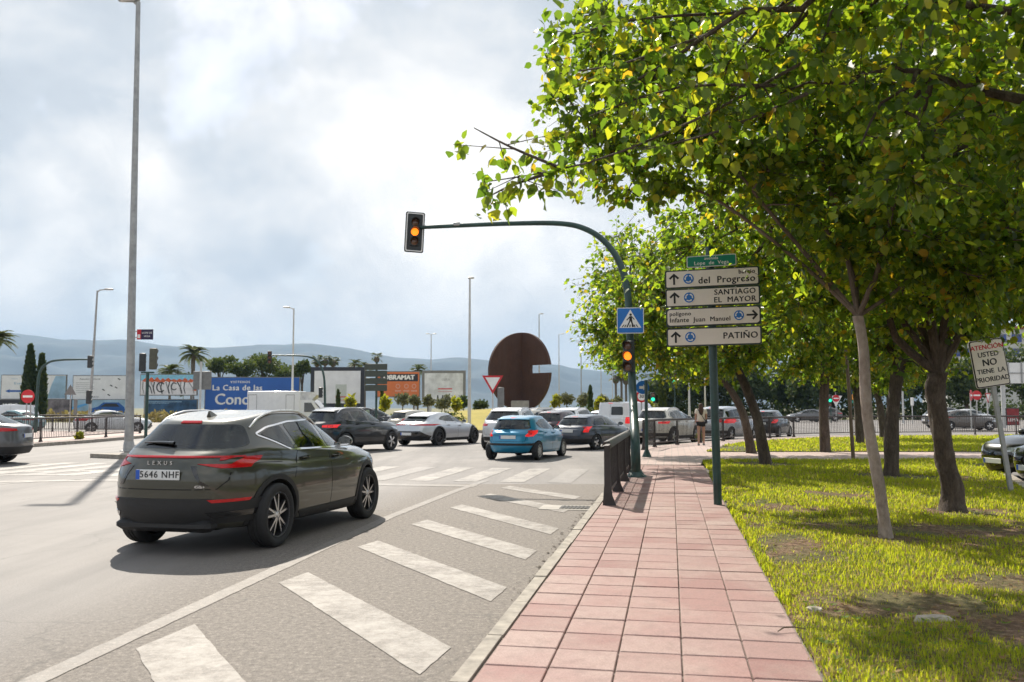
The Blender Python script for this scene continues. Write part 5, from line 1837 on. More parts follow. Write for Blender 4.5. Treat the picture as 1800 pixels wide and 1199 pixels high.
# traffic signals
def signal_head(parent, loc, rz, lit=1, n_=3, r=.10, board=False, lit_m=None, back=HOUSING, tilt=0.0):
    """housing facing -y with visored lenses; lit = index from the top"""
    h = bpy.data.objects.new('signal_head', None); C.objects.link(h); h.parent = parent
    h.location = loc; h.rotation_euler = (0, tilt, rz)
    s = r * 2.45
    mb = MB(); mb.box((0, .06, 0), (r * 2.5, .16, s * n_), bev=.025)
    obj('housing', mb, back, h)
    if board:
        mb = MB(); mb.prism(rrect(.47, 1.0, .05), -.012, 0, Matrix.Translation((0, .02, 0)) @ Matrix.Rotation(R(90), 4, 'X')); obj('contrast_board', mb, HOUSING, h, False)
        for q, (wi, hi) in enumerate(((.42, .95),)):
            o_ = rrect(wi, hi, .04); i_ = rrect(wi - .05, hi - .05, .03)
            mb = MB()
            N_ = len(o_)
            Mx = Matrix.Translation((0, .006, 0)) @ Matrix.Rotation(R(90), 4, 'X')
            P = [Mx @ Vector((p[0], p[1], 0)) for p in o_ + i_]
            mb.add(P, [(k, (k + 1) % N_, N_ + (k + 1) % N_, N_ + k) for k in range(N_)])
            obj('board_border', mb, SIGN_W, h, False)
    for k in range(n_):
        z = s * ((n_ - 1) / 2 - k)
        M2 = Matrix.Translation((0, -.022, z)) @ Matrix.Rotation(R(90), 4, 'X')
        mb = MB(); mb.lathe([(.001, .018), (r * .5, .014), (r * .95, .0), (r, -.005)], 24, M2)
        obj('lens', mb, (lit_m or AMBER_ON) if k == lit else AMBER_OFF, h)
        mb = MB()
        P, F = [], []
        nn = 18
        for j in range(nn + 1):
            a = R(-35 + 250 * j / nn)
            dep = .05 + .13 * max(0, math.sin(a)) ** .6 if math.sin(a) > 0 else .05
            for rr, dd in ((r * 1.08, 0), (r * 1.12, dep), (r * 1.05, dep), (r * 1.01, 0)):
                P.append((rr * math.cos(a), -.022 - dd, z + rr * math.sin(a)))
        for j in range(nn):
            for q in range(4):
                F.append((j * 4 + q, j * 4 + (q + 1) % 4, j * 4 + 4 + (q + 1) % 4, j * 4 + 4 + q))
        mb.add(P, F); obj('visor', mb, HOUSING, h)
    return h


def smooth_path(pts, k=6):
    P = [Vector(p) for p in pts]
    out = []
    for i in range(len(P) - 1):
        p0, p1, p2, p3 = P[max(i - 1, 0)], P[i], P[i + 1], P[min(i + 2, len(P) - 1)]
        for j in range(k):
            t = j / k
            out.append(.5 * ((2 * p1) + (p2 - p0) * t + (2 * p0 - 5 * p1 + 4 * p2 - p3) * t * t + (3 * p1 - p0 - 3 * p2 + p3) * t ** 3))
    out.append(P[-1])
    return out


B0 = gp(1118, 838, PAVE_Z)
mastr = thing('traffic_light_mast', 'green mast arm arching over the road with amber signals and crossing sign', 'traffic light', (B0.x, B0.y, PAVE_Z))
pts = [Vector((0, 0, 0)), Vector((-.01, 0, .8))]
for (px, py, Y) in ((1112, 690, 20.48), (1106, 560, 20.48), (1102, 508, 20.5), (1089, 462, 20.55), (1064, 426, 20.6), (1030, 403, 20.7), (985, 393, 20.8), (900, 393, 20.95), (800, 397, 21.15), (738, 400, 21.3)):
    pts.append(at(px, py, Y) - Vector((B0.x, B0.y, PAVE_Z)))
sp_ = smooth_path(pts, 5)
rads = [.105 - .06 * (i / (len(sp_) - 1)) for i in range(len(sp_))]
mb = MB(); mb.tube(sp_, rads, 16); obj('mast', mb, GREEN_P, mastr)
mb = MB(); mb.lathe([(.23, 0), (.225, .02), (.16, .07), (.12, .14), (.11, .16)], 12); obj('base_flange', mb, GREEN_P, mastr)
for a in (45, 135, 225, 315):
    mb = MB(); mb.lathe([(.018, .02), (.018, .05), (.001, .055)], 6, Matrix.Translation((.19 * math.cos(R(a)), .19 * math.sin(R(a)), 0))); obj('anchor_bolt', mb, GALV, mastr, False)
q = at(729, 408, 21.25) - Vector((B0.x, B0.y, PAVE_Z))
signal_head(mastr, q, R(12), 1, 3, .095, True, tilt=R(2.5))
q = at(803, 394, 21.12) - Vector((B0.x, B0.y, PAVE_Z))
mb = MB(); mb.box((0, 0, .0), (.16, .10, .09), bev=.015); obj('arm_clamp', mb, GALV, mastr, True, q)
q = at(1104, 626, 20.3) - Vector((B0.x, B0.y, PAVE_Z))
signal_head(mastr, q, R(-22), 1, 3, .098)
# crossing sign
q = at(1108, 563.5, 20.3) - Vector((B0.x, B0.y, PAVE_Z))
cs = bpy.data.objects.new('crossing_sign', None); C.objects.link(cs); cs.parent = mastr; cs.location = q; cs.rotation_euler = (0, 0, -R(8))
mb = MB(); mb.prism(rrect(.62, .60, .04), -.02, .006, Matrix.Rotation(R(90), 4, 'X')); obj('sign_edge', mb, SIGN_W, cs, False)
flat('sign_panel', rrect(.585, .565, .03), SIGN_B, cs, -.009, .003)
flat('sign_triangle', [(-.25, -.17), (.25, -.17), (0, .255)], SIGN_W, cs, -.012, .002)
mb = MB()
Mx = Matrix.Translation((0, -.014, 0)) @ Matrix.Rotation(R(90), 4, 'X')
for poly in ([(-.025, -.01), (.045, -.01), (.035, .10), (-.02, .10)], [(-.02, .0), (.01, -.0), (-.06, -.15), (-.09, -.15)], [(.0, .0), (.04, .0), (.085, -.15), (.055, -.15)], [(-.015, .095), (.0, .08), (-.075, .0), (-.09, .015)], [(.02, .095), (.035, .10), (.10, .03), (.085, .015)],
             circle(.028, 12, .008, .135)):
    mb.prism(poly, 0, .002, Mx)
obj('walking_figure', mb, INK, cs, False)
mb = MB()
for k in range(7):
    x = -.19 + k * .06
    mb.prism([(x - .015, -.155), (x + .012, -.155), (x + .012 - x * .25, -.095), (x - .01 - x * .25, -.095)], 0, .002, Mx)
obj('stripe_pictogram', mb, INK, cs, False)


def railing(name, label, pts, hgt=1.0, panel=2.2, m=DARKRAIL, z0=PAVE_Z, group=None, bar=.11, wide=.06, post_step=None):
    P = [Vector((p[0], p[1], z0)) for p in pts]
    root = thing(name, label, 'railing', P[0], 0, group)
    P = [p - P[0] for p in P]
    seg = [0]
    for a, b_ in zip(P[:-1], P[1:]):
        seg.append(seg[-1] + (b_ - a).length)
    tot = seg[-1]

    def pt(s):
        for i in range(len(P) - 1):
            if s <= seg[i + 1] + 1e-6:
                return P[i].lerp(P[i + 1], (s - seg[i]) / (seg[i + 1] - seg[i]))
        return P[-1]
    npan = max(1, round(tot / panel))
    for k in range(npan + 1):
        p = pt(tot * k / npan); t = (pt(min(tot, tot * k / npan + .05)) - pt(max(0, tot * k / npan - .05))).normalized()
        M = Matrix(((t.x, -t.y, 0), (t.y, t.x, 0), (0, 0, 1))).to_4x4()
        mb = MB()
        mb.prism([(-.09, 0), (.09, 0), (.05, .10), (.035, .25), (.035, hgt - .05), (-.035, hgt - .05), (-.035, .25), (-.05, .10)], -.02, .02, M @ Matrix.Rotation(R(90), 4, 'X') @ Matrix.Rotation(R(90), 4, 'Y'))
        obj('post', mb, m, root, False, p)
    ns = max(2, int(tot / .6))
    mb = MB(); mb.tube([pt(tot * k / ns) + Vector((0, 0, hgt)) for k in range(ns + 1)], wide / 2 + .01, 10); obj('top_rail', mb, m, root)
    mb = MB(); mb.tube([pt(tot * k / ns) + Vector((0, 0, .16)) for k in range(ns + 1)], .022, 8); obj('bottom_rail', mb, m, root)
    mb = MB()
    nb = int(tot / bar)
    for k in range(nb + 1):
        p = pt(tot * k / nb)
        mb.box((p.x, p.y, (hgt + .16) / 2), (.016, .016, hgt - .16))
    o = obj('bars', mb, m, root, False); o['kind'] = 'stuff'
    return root


def sheet_rail(name, label, p0, p1, npan, hgt=.92):
    """railing of closely set flat bars with a broad bent top plate"""
    A, B = Vector((*p0, PAVE_Z)), Vector((*p1, PAVE_Z))
    root = thing(name, label, 'railing', A)
    d = B - A; t = d.normalized(); q = Vector((-t.y, t.x, 0)); L = d.length
    M = Matrix(((t.x, q.x, 0), (t.y, q.y, 0), (0, 0, 1))).to_4x4()
    for k in range(npan + 1):
        s = L * k / npan
        mb = MB()
        mb.prism([(-.07, 0), (.13, 0), (.075, .14), (.045, .45), (.045, hgt - .04), (-.045, hgt - .04), (-.045, .3)], -.025, .025, M @ Matrix.Translation((s, 0, 0)) @ Matrix.Rotation(R(-90), 4, 'Z') @ Matrix.Rotation(R(90), 4, 'X'))
        obj('post', mb, DARKRAIL, root, False)
    mb = MB()
    prof = [(-.07, hgt - .06), (-.06, hgt), (-.03, hgt + .035), (.05, hgt + .02), (.075, hgt - .035), (.068, hgt - .04), (.045, hgt + .005), (-.03, hgt + .02), (-.05, hgt - .005), (-.062, hgt - .06)]
    P = [M @ Vector((s, y, z)) for s in (-.06, L + .06) for y, z in prof]
    n_ = len(prof)
    mb.add(P, [tuple(range(n_)), tuple(range(2 * n_ - 1, n_ - 1, -1))] + [(k, (k + 1) % n_, n_ + (k + 1) % n_, n_ + k) for k in range(n_)])
    obj('top_plate', mb, mat('railing_top', (.085, .075, .072), .4, var=.2, scale=8), root, True)
    for z in (.17, hgt - .08):
        mb = MB(); mb.box((0, 0, 0), (L, .03, .045), M); obj('rail', mb, DARKRAIL, root, False, d / 2 + Vector((0, 0, z)))
    bar_me = None
    nb = int(L / .105)
    for k in range(nb):
        s = (k + .5) * L / nb
        if bar_me is None:
            mb = MB(); mb.box((0, 0, 0), (.012, .022, hgt - .27), M); bar_me = mb.mesh('bar', DARKRAIL, False)
        p = t * s
        link('bar', bar_me, root, (p.x, p.y, .17 + (hgt - .25) / 2))
    return root


a_ = st(8.7, .25); b_ = st(15.3, .25)
sheet_rail('pedestrian_railing', 'dark brown railing of close flat bars on the kerb beside the mast', (a_.x, a_.y), (b_.x, b_.y), 3)
railing('pedestrian_railing', 'dark barred railing curving round the corner pavement towards the right edge',
        kp([(4.95, 33.4), (5.85, 36.1), (7.45, 38.65), (9.55, 41.65), (12.15, 44.95), (15.3, 48.1), (18.7, 50.5), (24, 51.9), (34, 52.9), (48, 53.6)]), 1.0, 2.4, group='barred railings around the roundabout', bar=.13)
railing('pedestrian_railing', 'dark barred railing along the kerb of the left traffic island', [(-20.1, 34.6), (-20.0, 40), (-20.2, 47.0)], 1.0, 2.8, z0=.14, group='barred railings around the roundabout', bar=.14)
railing('pedestrian_railing', 'second dark railing at the back of the left traffic island', [(-36, 55), (-27, 53.8), (-23.2, 53.0), (-21.2, 50.5)], 1.0, 2.8, z0=.14, group='barred railings around the roundabout', bar=.15)


# lamp posts
def lamp_post(label, base, hgt, arm, r0=.10, r1=.05, m=PALE_P, lean=(0, 0), double=False, head=.55, name='street_lamp'):
    root = thing(name, label, 'street lamp', base, 0, 'street lamps')
    top = Vector((lean[0], lean[1], hgt))
    mb = MB(); mb.tube([(0, 0, -.05), (top.x * .5, top.y * .5, hgt * .5), top], [r0, (r0 + r1) / 2, r1], 14); obj('column', mb, m, root)
    mb = MB(); mb.lathe([(r0 * 1.9, 0), (r0 * 1.85, .03), (r0 * 1.2, .06), (r0 * 1.1, .3), (r0, .32)], 14); obj('base', mb, m, root)
    for sg in ((1, -1) if double else (1,)):
        e = top + Vector((arm * sg, 0, .08))
        mb = MB(); mb.tube([top - Vector((0, 0, .1)), top + Vector((arm * .3 * sg, 0, .04)), e], [r1 * .8, r1 * .7, r1 * .6], 8); obj('arm', mb, m, root)
        mb = MB(); mb.box((0, 0, 0), (head, .24, .10), bev=.035)
        hd = obj('luminaire', mb, GALV, root, True, e + Vector((.2 * sg, 0, .02)))
        mb = MB(); mb.box((0, 0, -.055), (head * .7, .17, .02)); obj('diffuser', mb, SIGN_W, hd, False)
    return root


p = gp(226, 800)
tl = at(243, 4, p.y)
lamp_post('tall galvanised lamp column rising past the top of the frame on the left', (p.x, p.y, .13), tl.z - .13, -.55, .15, .075, GALV, (tl.x - p.x, 0), head=.75)
p = at(156, 745, 57); lamp_post('tall grey lamp post beside the left island signals', (p.x, 57, 0), at(163, 511, 57).z, .55, .10, .055, GALV, (.25, 0))
p = at(513, 735, 72); lamp_post('white lamp post rising in front of the blue billboard', (p.x, 72, 0), at(511, 542, 72).z, -.8, .11, .055, PALE_P)
p = at(825, 742, 58); lamp_post('pale lamp post left of the rust disc sculpture', (p.x, 58, 0), at(825, 491, 58).z, -.12, .12, .06, PALE_P, head=.4)
for px, py, Y, arm, dbl, lab in ((757, 588, 110, .25, True, 'slim distant lamp post right of the orange billboard'), (948, 553, 99, .1, False, 'dark lamp post rising behind the right side of the rust disc'), (983, 588, 128, .4, False, 'pale distant lamp post just right of the rust disc'),
                                 (1022, 600, 120, .8, True, 'dark double-arm lamp post above the white lorry cab'), (1057, 617, 150, .8, True, 'distant double-arm lamp post left of the amber signals'), (1077, 622, 190, .8, True, 'farthest lamp post near the mast, thin and pale'),
                                 (1212, 668, 60, .05, False, 'pale post with small white box under the tree')):
    p = at(px, 735, Y)
    z0 = mound_z(p.x, Y)
    lamp_post(lab, (p.x, Y, z0), at(px, py, Y).z - z0, arm, .10, .05, GALV if px in (948, 1022) else PALE_P, double=dbl, head=.4)
p = at(1240, 735, 75); lamp_post('grey post beyond the pedestrian, thin and plain', (p.x, 75, 0), at(1243, 660, 75).z, .05, .08, .06, PALE_P, head=.2)


# signs on posts
def sign_post(name, label, base, hgt, m=GALV, r=.035, group=None, cat='road sign', rz=0):
    root = thing(name, label, cat, base, rz, group)
    mb = MB(); mb.tube([(0, 0, -.05), (0, 0, hgt)], r, 10); obj('post', mb, m, root)
    return root


def no_entry(root, z, r, y=-.05, x=0):
    o = bpy.data.objects.new('sign_disc', None); C.objects.link(o); o.parent = root; o.location = (x, y, z)
    flat('disc_face', circle(r, 32), SIGN_R, o, 0, .02)
    flat('disc_bar', [(-r * .72, -r * .16), (r * .72, -r * .16), (r * .72, r * .16), (-r * .72, r * .16)], SIGN_W, o, -.021, .003)


def tri(r, up=True):
    s = 1 if up else -1
    return [(-.866 * r, -.5 * r * s), (.866 * r, -.5 * r * s), (0, r * s)] if up else [(-.866 * r, .5 * r), (0, -r), (.866 * r, .5 * r)]


def yield_sign(root, z, r, y=-.05):
    o = bpy.data.objects.new('sign_triangle', None); C.objects.link(o); o.parent = root; o.location = (0, y, z)
    flat('triangle_edge', tri(r, False), SIGN_R, o, 0, .02)
    flat('triangle_face', tri(r * .70, False), SIGN_W, o, -.021, .003)


p = at(866, 735, 46); s_ = sign_post('yield_sign', 'red-edged white give-way triangle in front of the rust disc', (p.x, 46, 0), 3.2, PALE_P, .045)
yield_sign(s_, at(867, 671, 46).z, .64)
mb = MB(); mb.box((.42, .06, 2.0), (.35, .05, 1.3), bev=.02); obj('signal_back', mb, SIGN_BACK, s_)
p = at(45, 755, 50); s_ = sign_post('no_entry_sign', 'red no-entry disc on two posts in front of the cypresses', (p.x, 50, 0), 2.5, GALV)
mb = MB(); mb.tube([(.2, .05, 0), (.2, .05, 2.4)], .035, 8); obj('post', mb, GALV, s_)
no_entry(s_, at(48, 697, 50).z, .38, -.05, .08)
p = at(122, 755, 53); s_ = sign_post('warning_sign', 'grey back of a triangular sign on the left island', (p.x, 53, .14), 2.6, GALV)
flat('sign_back', off2(tri(.42, True), 0, at(122, 688, 53).z - .14), SIGN_BACK, s_, -.05, .02)
mb = MB(); mb.box((.3, .03, 1.5), (.22, .04, .9), bev=.02); obj('plate_back', mb, SIGN_BACK, s_)
p = at(351, 735, 70); s_ = sign_post('sign_board', 'grey back of a square sign on a white post left of the blue billboard', (p.x, 70, 0), at(351, 636, 70).z, PALE_P, .09)
mb = MB(); mb.box((.1, .1, 3.75), (1.45, .06, 1.45), bev=.02); obj('board_back', mb, SIGN_BACK, s_)
p = at(661, 742, 52); s_ = sign_post('sign_board', 'green-grey backs of stacked direction boards left of the orange billboard', (p.x, 52, 0), at(661, 636, 52).z, GREEN_P, .07)
for y in (645, 657, 670, 682):
    mb = MB(); mb.box((-.02, -.08, at(661, y, 52).z), (1.32, .05, .36), bev=.01); obj('board_back', mb, mat('board_back_green', (.06, .07, .055), .6, var=.15), s_)
# slim green post with round signs beyond the crossing
p = gp(1137, 803, PAVE_Z); s_ = sign_post('round_signs', 'slim dark green post with round signs behind the mast', (p.x, p.y, PAVE_Z), at(1134, 668, p.y).z - PAVE_Z, GREEN_P, .05)
mb = MB(); mb.lathe([(.14, 0), (.13, .04), (.06, .2)], 12); obj('base_flange', mb, GREEN_P, s_)
o = bpy.data.objects.new('sign_disc', None); C.objects.link(o); o.parent = s_; o.location = (-.09, .10, at(1130, 681, p.y).z - PAVE_Z)
flat('disc_face', circle(.20, 28), SIGN_B, o, 0, .02)
flat('disc_arrow', [(-.10, .04), (.02, .04), (.02, .09), (.11, 0), (.02, -.09), (.02, -.04), (-.10, -.04)], SIGN_W, o, -.022, .002)
# speed sign farther off
p = at(1128, 735, 44); s2 = sign_post('speed_sign', 'red ring speed sign reading 30 behind the mast', (p.x, 44, 0), 2.45, GALV)
z = at(1130, 697, 44).z
flat('disc_edge', circle(.30, 28, 0, z), SIGN_R, s2, -.05, .02); flat('disc_face', circle(.20, 28, 0, z), SIGN_W, s2, -.071, .003)
letters('30', .24, INK, s2, 0, z, -.076, bold=.006)

# leaning notice at the side street
PB = gp(1778, 866, .1)
top = at(1738, 600, PB.y - .1)
lean = math.atan2(top.x - PB.x, top.z - .1)
pr = thing('notice_sign', 'leaning cream notice board on a grey post in the lawn at the right', 'road sign', (PB.x, PB.y, .08))
pr.rotation_euler = (0, lean, 0)
Lp = math.hypot(top.x - PB.x, top.z - .1)
mb = MB(); mb.box((0, 0, Lp / 2 - .02), (.085, .05, Lp + .04), bev=.008); obj('post', mb, GALV, pr, False)
nb_ = bpy.data.objects.new('notice_board', None); C.objects.link(nb_); nb_.parent = pr; nb_.location = (-.02, -.045, Lp - .36)
nb_.rotation_euler = (0, -R(1), 0)
mb = MB(); mb.prism(rrect(.60, .83, .04), -.012, .006, Matrix.Rotation(R(90), 4, 'X')); obj('board_edge', mb, INK, nb_, False)
flat('board_rim', rrect(.615, .845, .045), BEIGE, nb_, .012, .010)
flat('board_face', rrect(.565, .795, .03), BEIGE, nb_, -.008, .003)
for t_, z, s2_, mm in (('ATENCIÓN', .285, .115, SIGN_R), ('USTED', .155, .125, INK), ('NO', .01, .165, INK), ('TIENE  LA', -.14, .115, INK), ('PRIORIDAD', -.285, .118, INK)):
    letters(t_, s2_, mm, nb_, .0, z, -.0115, bold=.005 if t_ == 'NO' else .003)

# signals on the left island and far mast arms
p = at(256, 772, 41); s_ = thing('traffic_light', 'two signal heads seen from behind on a green pole beside the tall column', 'traffic light', (p.x, 41, 0))
mb = MB(); mb.tube([(0, 0, 0), (0, 0, at(256, 655, 41).z)], .075, 12); mb.box((.0, 0, at(256, 655, 41).z), (.6, .08, .08)); obj('pole', mb, GREEN_P, s_)
SIGB = mat('signal_back_olive', (.085, .085, .06), .6, var=.15)
signal_head(s_, (.27, .0, at(267, 631, 41).z), R(172), -1, 3, .135, back=SIGB)
signal_head(s_, (-.24, .0, at(246, 637, 41).z), R(188), -1, 3, .115, back=HOUSING)


def far_mast(label, base, pts, heads, Y, r=.09):
    root = thing('traffic_light_mast', label, 'traffic light', base)
    P = smooth_path([Vector((0, 0, 0))] + [at(px, py, Y) - Vector(base) for px, py in pts], 4)
    mb = MB(); mb.tube(P, [r - r * .5 * i / len(P) for i in range(len(P))], 10); obj('mast', mb, GREEN_P, root)
    for (px, py, rr, rz, lit, lm) in heads:
        signal_head(root, at(px, py, Y - .12) - Vector(base), R(rz), lit, 3, rr, lit_m=lm)
    return root


p = at(62, 750, 52); far_mast('green mast arm in front of the cypresses on the far left', (p.x, 52, 0), [(66, 690), (70, 655), (84, 638), (105, 633), (135, 632), (156, 632)], [(159, 636, .10, 172, -1, None), (157, 698, .11, 172, -1, None)], 52)
p = at(571, 740, 62); far_mast('green mast arm over the refrigerated lorry', (p.x, 62, 0), [(571, 690), (568, 655), (556, 633), (535, 626), (505, 625), (478, 625)], [(474, 628, .12, 15, -1, None), (564, 690, .10, 172, -1, None)], 62)
p = at(1185, 740, 95); far_mast('thin far mast arm with a green light beneath the tree canopy', (p.x, 95, 0), [(1186, 690), (1180, 668), (1165, 660), (1140, 658), (1120, 664)], [(1185, 661, .22, 0, 2, GREEN_ON)], 95, .07)
p = at(1148, 735, 105); s_ = thing('traffic_light', 'small distant signal showing green beside the slim sign post', 'traffic light', (p.x, 105, 0))
mb = MB(); mb.tube([(0, 0, 0), (0, 0, 2.6)], .07, 8); obj('pole', mb, GALV, s_); signal_head(s_, (0, -.1, at(1148, 702, 105).z), 0, 1, 3, .22, lit_m=GREEN_ON)
p = at(1461, 735, 92); s_ = thing('traffic_light', 'small green-lit signal left of the far no-entry sign', 'traffic light', (p.x, 92, 0))
mb = MB(); mb.tube([(0, 0, 0), (0, 0, 3.0)], .06, 8); obj('pole', mb, GREEN_P, s_); signal_head(s_, (-.1, -.1, at(1460, 704, 92).z), 0, 1, 3, .17, lit_m=GREEN_ON)
p = at(1470, 735, 92); s_ = sign_post('no_entry_sign', 'small far no-entry disc on a white triangular back', (p.x, 92, 0), 3.2, GALV, .04)
zc_ = at(1468, 702, 92).z
flat('sign_panel', off2(tri(.75, False), 0, zc_), SIGN_W, s_, -.05, .02); no_entry(s_, zc_ + .1, .36, -.09)
for px, lab in ((1717, 'left one of the pair of no-entry discs at the right'), (1707, 'nearly edge-on no-entry disc of the pair at the right')):
    pass
p = at(1718, 735, 83); s_ = sign_post('no_entry_sign', 'round no-entry disc right of the thick trunk, right one of a pair', (p.x, 83, 0), 3.0, PALE_P, .04); no_entry(s_, at(1717, 695, 83).z, .44)
p = at(1708, 760, 60); s_ = sign_post('no_entry_sign', 'turned no-entry disc right of the thick trunk, left one of a pair', (p.x, 60, 0), 2.6, PALE_P, .04, rz=R(50)); no_entry(s_, at(1707, 695, 60).z, .36)
p = at(1737, 745, 66); s_ = sign_post('yield_sign', 'turned give-way triangle behind the leaning notice', (p.x, 66, 0), 3.0, PALE_P, .05, rz=R(38)); yield_sign(s_, at(1737, 697, 66).z, .5)
p = at(1503, 735, 88); s_ = sign_post('sign_board', 'small yellow and green sign board between the trunks', (p.x, 88, 0), 4.0, GALV, .05)
zz1 = at(1506, 700, 88).z
for dz, mm, hh_ in ((.62, SIGN_B, .4), (.12, mat('sign_amber', (.75, .30, .03), .5), .55), (-.35, SIGN_G, .32)):
    mb = MB(); mb.box((.1, -.06, zz1 + dz), (.72, .04, hh_)); obj('board', mb, mm, s_, False)
p = at(1765, 735, 70); s_ = thing('gantry_sign', 'white ribbed back of a large overhead road sign at the right edge', 'road sign', (p.x, 70, 0))
mb = MB(); mb.tube([(0, 0, 0), (0, 0, at(1765, 640, 70).z)], .17, 12); obj('column', mb, PALE_P, s_)
zt, zb = at(1765, 638, 70).z, at(1765, 674, 70).z
mb = MB(); mb.box((1.9, -.2, (zt + zb) / 2), (3.8, .06, zt - zb)); obj('panel', mb, SIGN_W, s_, False)
for x in (.35, 1.4, 2.6):
    mb = MB(); mb.box((x, -.28, (zt + zb) / 2), (.09, .08, zt - zb + .1)); obj('rib', mb, GALV, s_, False)
mb = MB(); mb.box((1.9, -.27, (zt + zb) / 2), (3.8, .06, .07)); obj('rib', mb, GALV, s_, False)
p = at(1780, 738, 64); s_ = thing('poster_stand', 'dark red poster stand near the right edge', 'poster', (p.x, 64, 0))
mb = MB(); mb.box((0, 0, .95), (.95, .12, 1.25), bev=.02); obj('frame', mb, HOUSING, s_)
mb = MB(); mb.box((0, -.065, .95), (.87, .01, 1.15)); obj('poster', mb, mat('poster_red', (.22, .02, .025), .5, var=.5, scale=2.5), s_, False)
letters('LEMA', .3, SIGN_W, s_, 0, .7, -.073, bold=.004)
for px, lab in ((1604, 'pale small box on a slim post, left one behind the railing'), (1642, 'pale small box on a slim post, right one behind the railing')):
    p = at(px, 735, 88); s_ = sign_post('meter_post', lab, (p.x, 88, 0), 2.6, PALE_P, .05, cat='post')
    mb = MB(); mb.box((0, -.05, 2.2), (.28, .12, .8), bev=.02); obj('box', mb, SIGN_W, s_)
p = at(1588, 735, 88); lamp_post('pale lamp column between the trunks on the far side of the road', (p.x, 88, 0), 6.5, .1, .10, .07, PALE_P, head=.2)

# bus stop flag on the tall column
p = at(255, 588, 28.3); fs = thing('stop_flag', 'small red and navy stop flag fixed to the tall column', 'sign', (p.x, 28.3, p.z))
mb = MB(); mb.box((0, 0, 0), (.52, .02, .33)); obj('flag_panel', mb, mat('flag_navy', (.022, .016, .06), .5), fs, False)
mb = MB(); mb.box((-.19, -.012, .0), (.13, .01, .32)); obj('flag_band', mb, SIGN_R, fs, False)
mb = MB(); mb.box((-.19, -.019, -.06), (.085, .006, .12), bev=.002); obj('pictogram', mb, SIGN_W, fs, False)
letters('LOPE DE', .085, SIGN_W, fs, .07, .05, -.013); letters('VEGA', .085, SIGN_W, fs, .07, -.06, -.013)
mb = MB(); mb.box((-.28, 0, .10), (.10, .03, .03)); mb.box((-.28, 0, -.10), (.10, .03, .03)); obj('bracket', mb, GALV, fs, False)

# sculpture
HX = at(918, 735, 77).x
zc_ = at(918, 653.5, 77).z
scu = thing('sculpture', 'tall rust-brown steel disc with a slot on the roundabout mound', 'sculpture', (HX, 77, mound_z(HX, 77) - .15))
zz0 = zc_ - (mound_z(HX, 77) - .15)
rad_ = 3.42
Lh = [(0, zz0 + rad_)] + [(-rad_ * math.sin(R(a)), zz0 + rad_ * math.cos(R(a))) for a in range(4, 180, 4)] + [(0, zz0 - rad_)]
s0, s1 = at(918, 657, 77).z - (mound_z(HX, 77) - .15), at(918, 643, 77).z - (mound_z(HX, 77) - .15)
Rh = [(0, zz0 - rad_)]
for a in range(176, -1, -4):
    x, z = rad_ * math.sin(R(a)), zz0 + rad_ * math.cos(R(a))
    Rh.append((x, z))
arc = [q for q in Rh[1:] if q[1] < s0] + [(math.sqrt(rad_ ** 2 - (s0 - zz0) ** 2), s0), (1.15, s0), (1.15, s1), (math.sqrt(rad_ ** 2 - (s1 - zz0) ** 2), s1)] + [q for q in Rh[1:] if q[1] > s1]
Rpoly = [(0, zz0 - rad_)] + arc
for poly, rz, nm in ((Lh, R(33), 'left'), (Rpoly, R(-46), 'right')):
    mb = MB(); mb.prism(poly, -.14, .14, Matrix.Rotation(R(90), 4, 'X'))
    obj('half_disc', mb, RUST, scu, False, (0, 0, 0), (0, 0, rz))
mb = MB(); mb.box((0, 0, zz0), (.34, .34, 2 * rad_ - .1)); obj('hinge_beam', mb, RUST, scu, False)
mb = MB(); mb.box((0, 0, .3), (2.2, 1.6, 1.0), bev=.05); obj('plinth', mb, CONC, scu)


# billboards
def billboard(label, px0, px1, py0, py1, Y, face, frame=None, posts=True, edge=.10):
    A, B = at(px0, py1, Y), at(px1, py0, Y)
    w, h = B.x - A.x, B.z - A.z
    root = thing('billboard', label, 'billboard', ((A.x + B.x) / 2, Y, 0), 0, 'billboards along the far verge')
    zc2 = (A.z + B.z) / 2
    mb = MB(); mb.box((0, .12, zc2), (w + 2 * edge, .22, h + 2 * edge)); obj('frame', mb, frame or SIGN_BACK, root, False)
    mb = MB(); mb.box((0, -.005, zc2), (w, .02, h)); obj('panel', mb, face, root, False)
    if posts:
        for x in np.linspace(-w / 2 + .5, w / 2 - .5, max(2, int(w / 3))):
            if A.z > .4:
                mb = MB(); mb.box((x, .16, (A.z) / 2), (.18, .18, A.z)); obj('post', mb, GALV, root, False)
    root['w'] = w
    def U_(u, v): return (-w / 2 + u * w, zc2 - h / 2 + v * h)
    def rect(u0, v0, u1, v1, mm, k=0):
        a, b2 = U_(u0, v0), U_(u1, v1)
        mb = MB(); mb.box(((a[0] + b2[0]) / 2, -.018 - .004 * k, (a[1] + b2[1]) / 2), (b2[0] - a[0], .004, b2[1] - a[1])); return obj('print', mb, mm, root, False)
    def poly(pts, mm, k=0):
        mb = MB(); mb.prism([U_(*q) for q in pts], 0, .003, Matrix.Translation((0, -.018 - .004 * k, 0)) @ Matrix.Rotation(R(90), 4, 'X')); return obj('print', mb, mm, root, False)
    def text(t, u, v, hgt, mm, k=1, align='CENTER', bold=0, sp=1.0, shear=0):
        a = U_(u, v); return letters(t, hgt * h, mm, root, a[0], a[1], -.018 - .004 * k, align, bold, sp, shear)
    return root, rect, poly, text


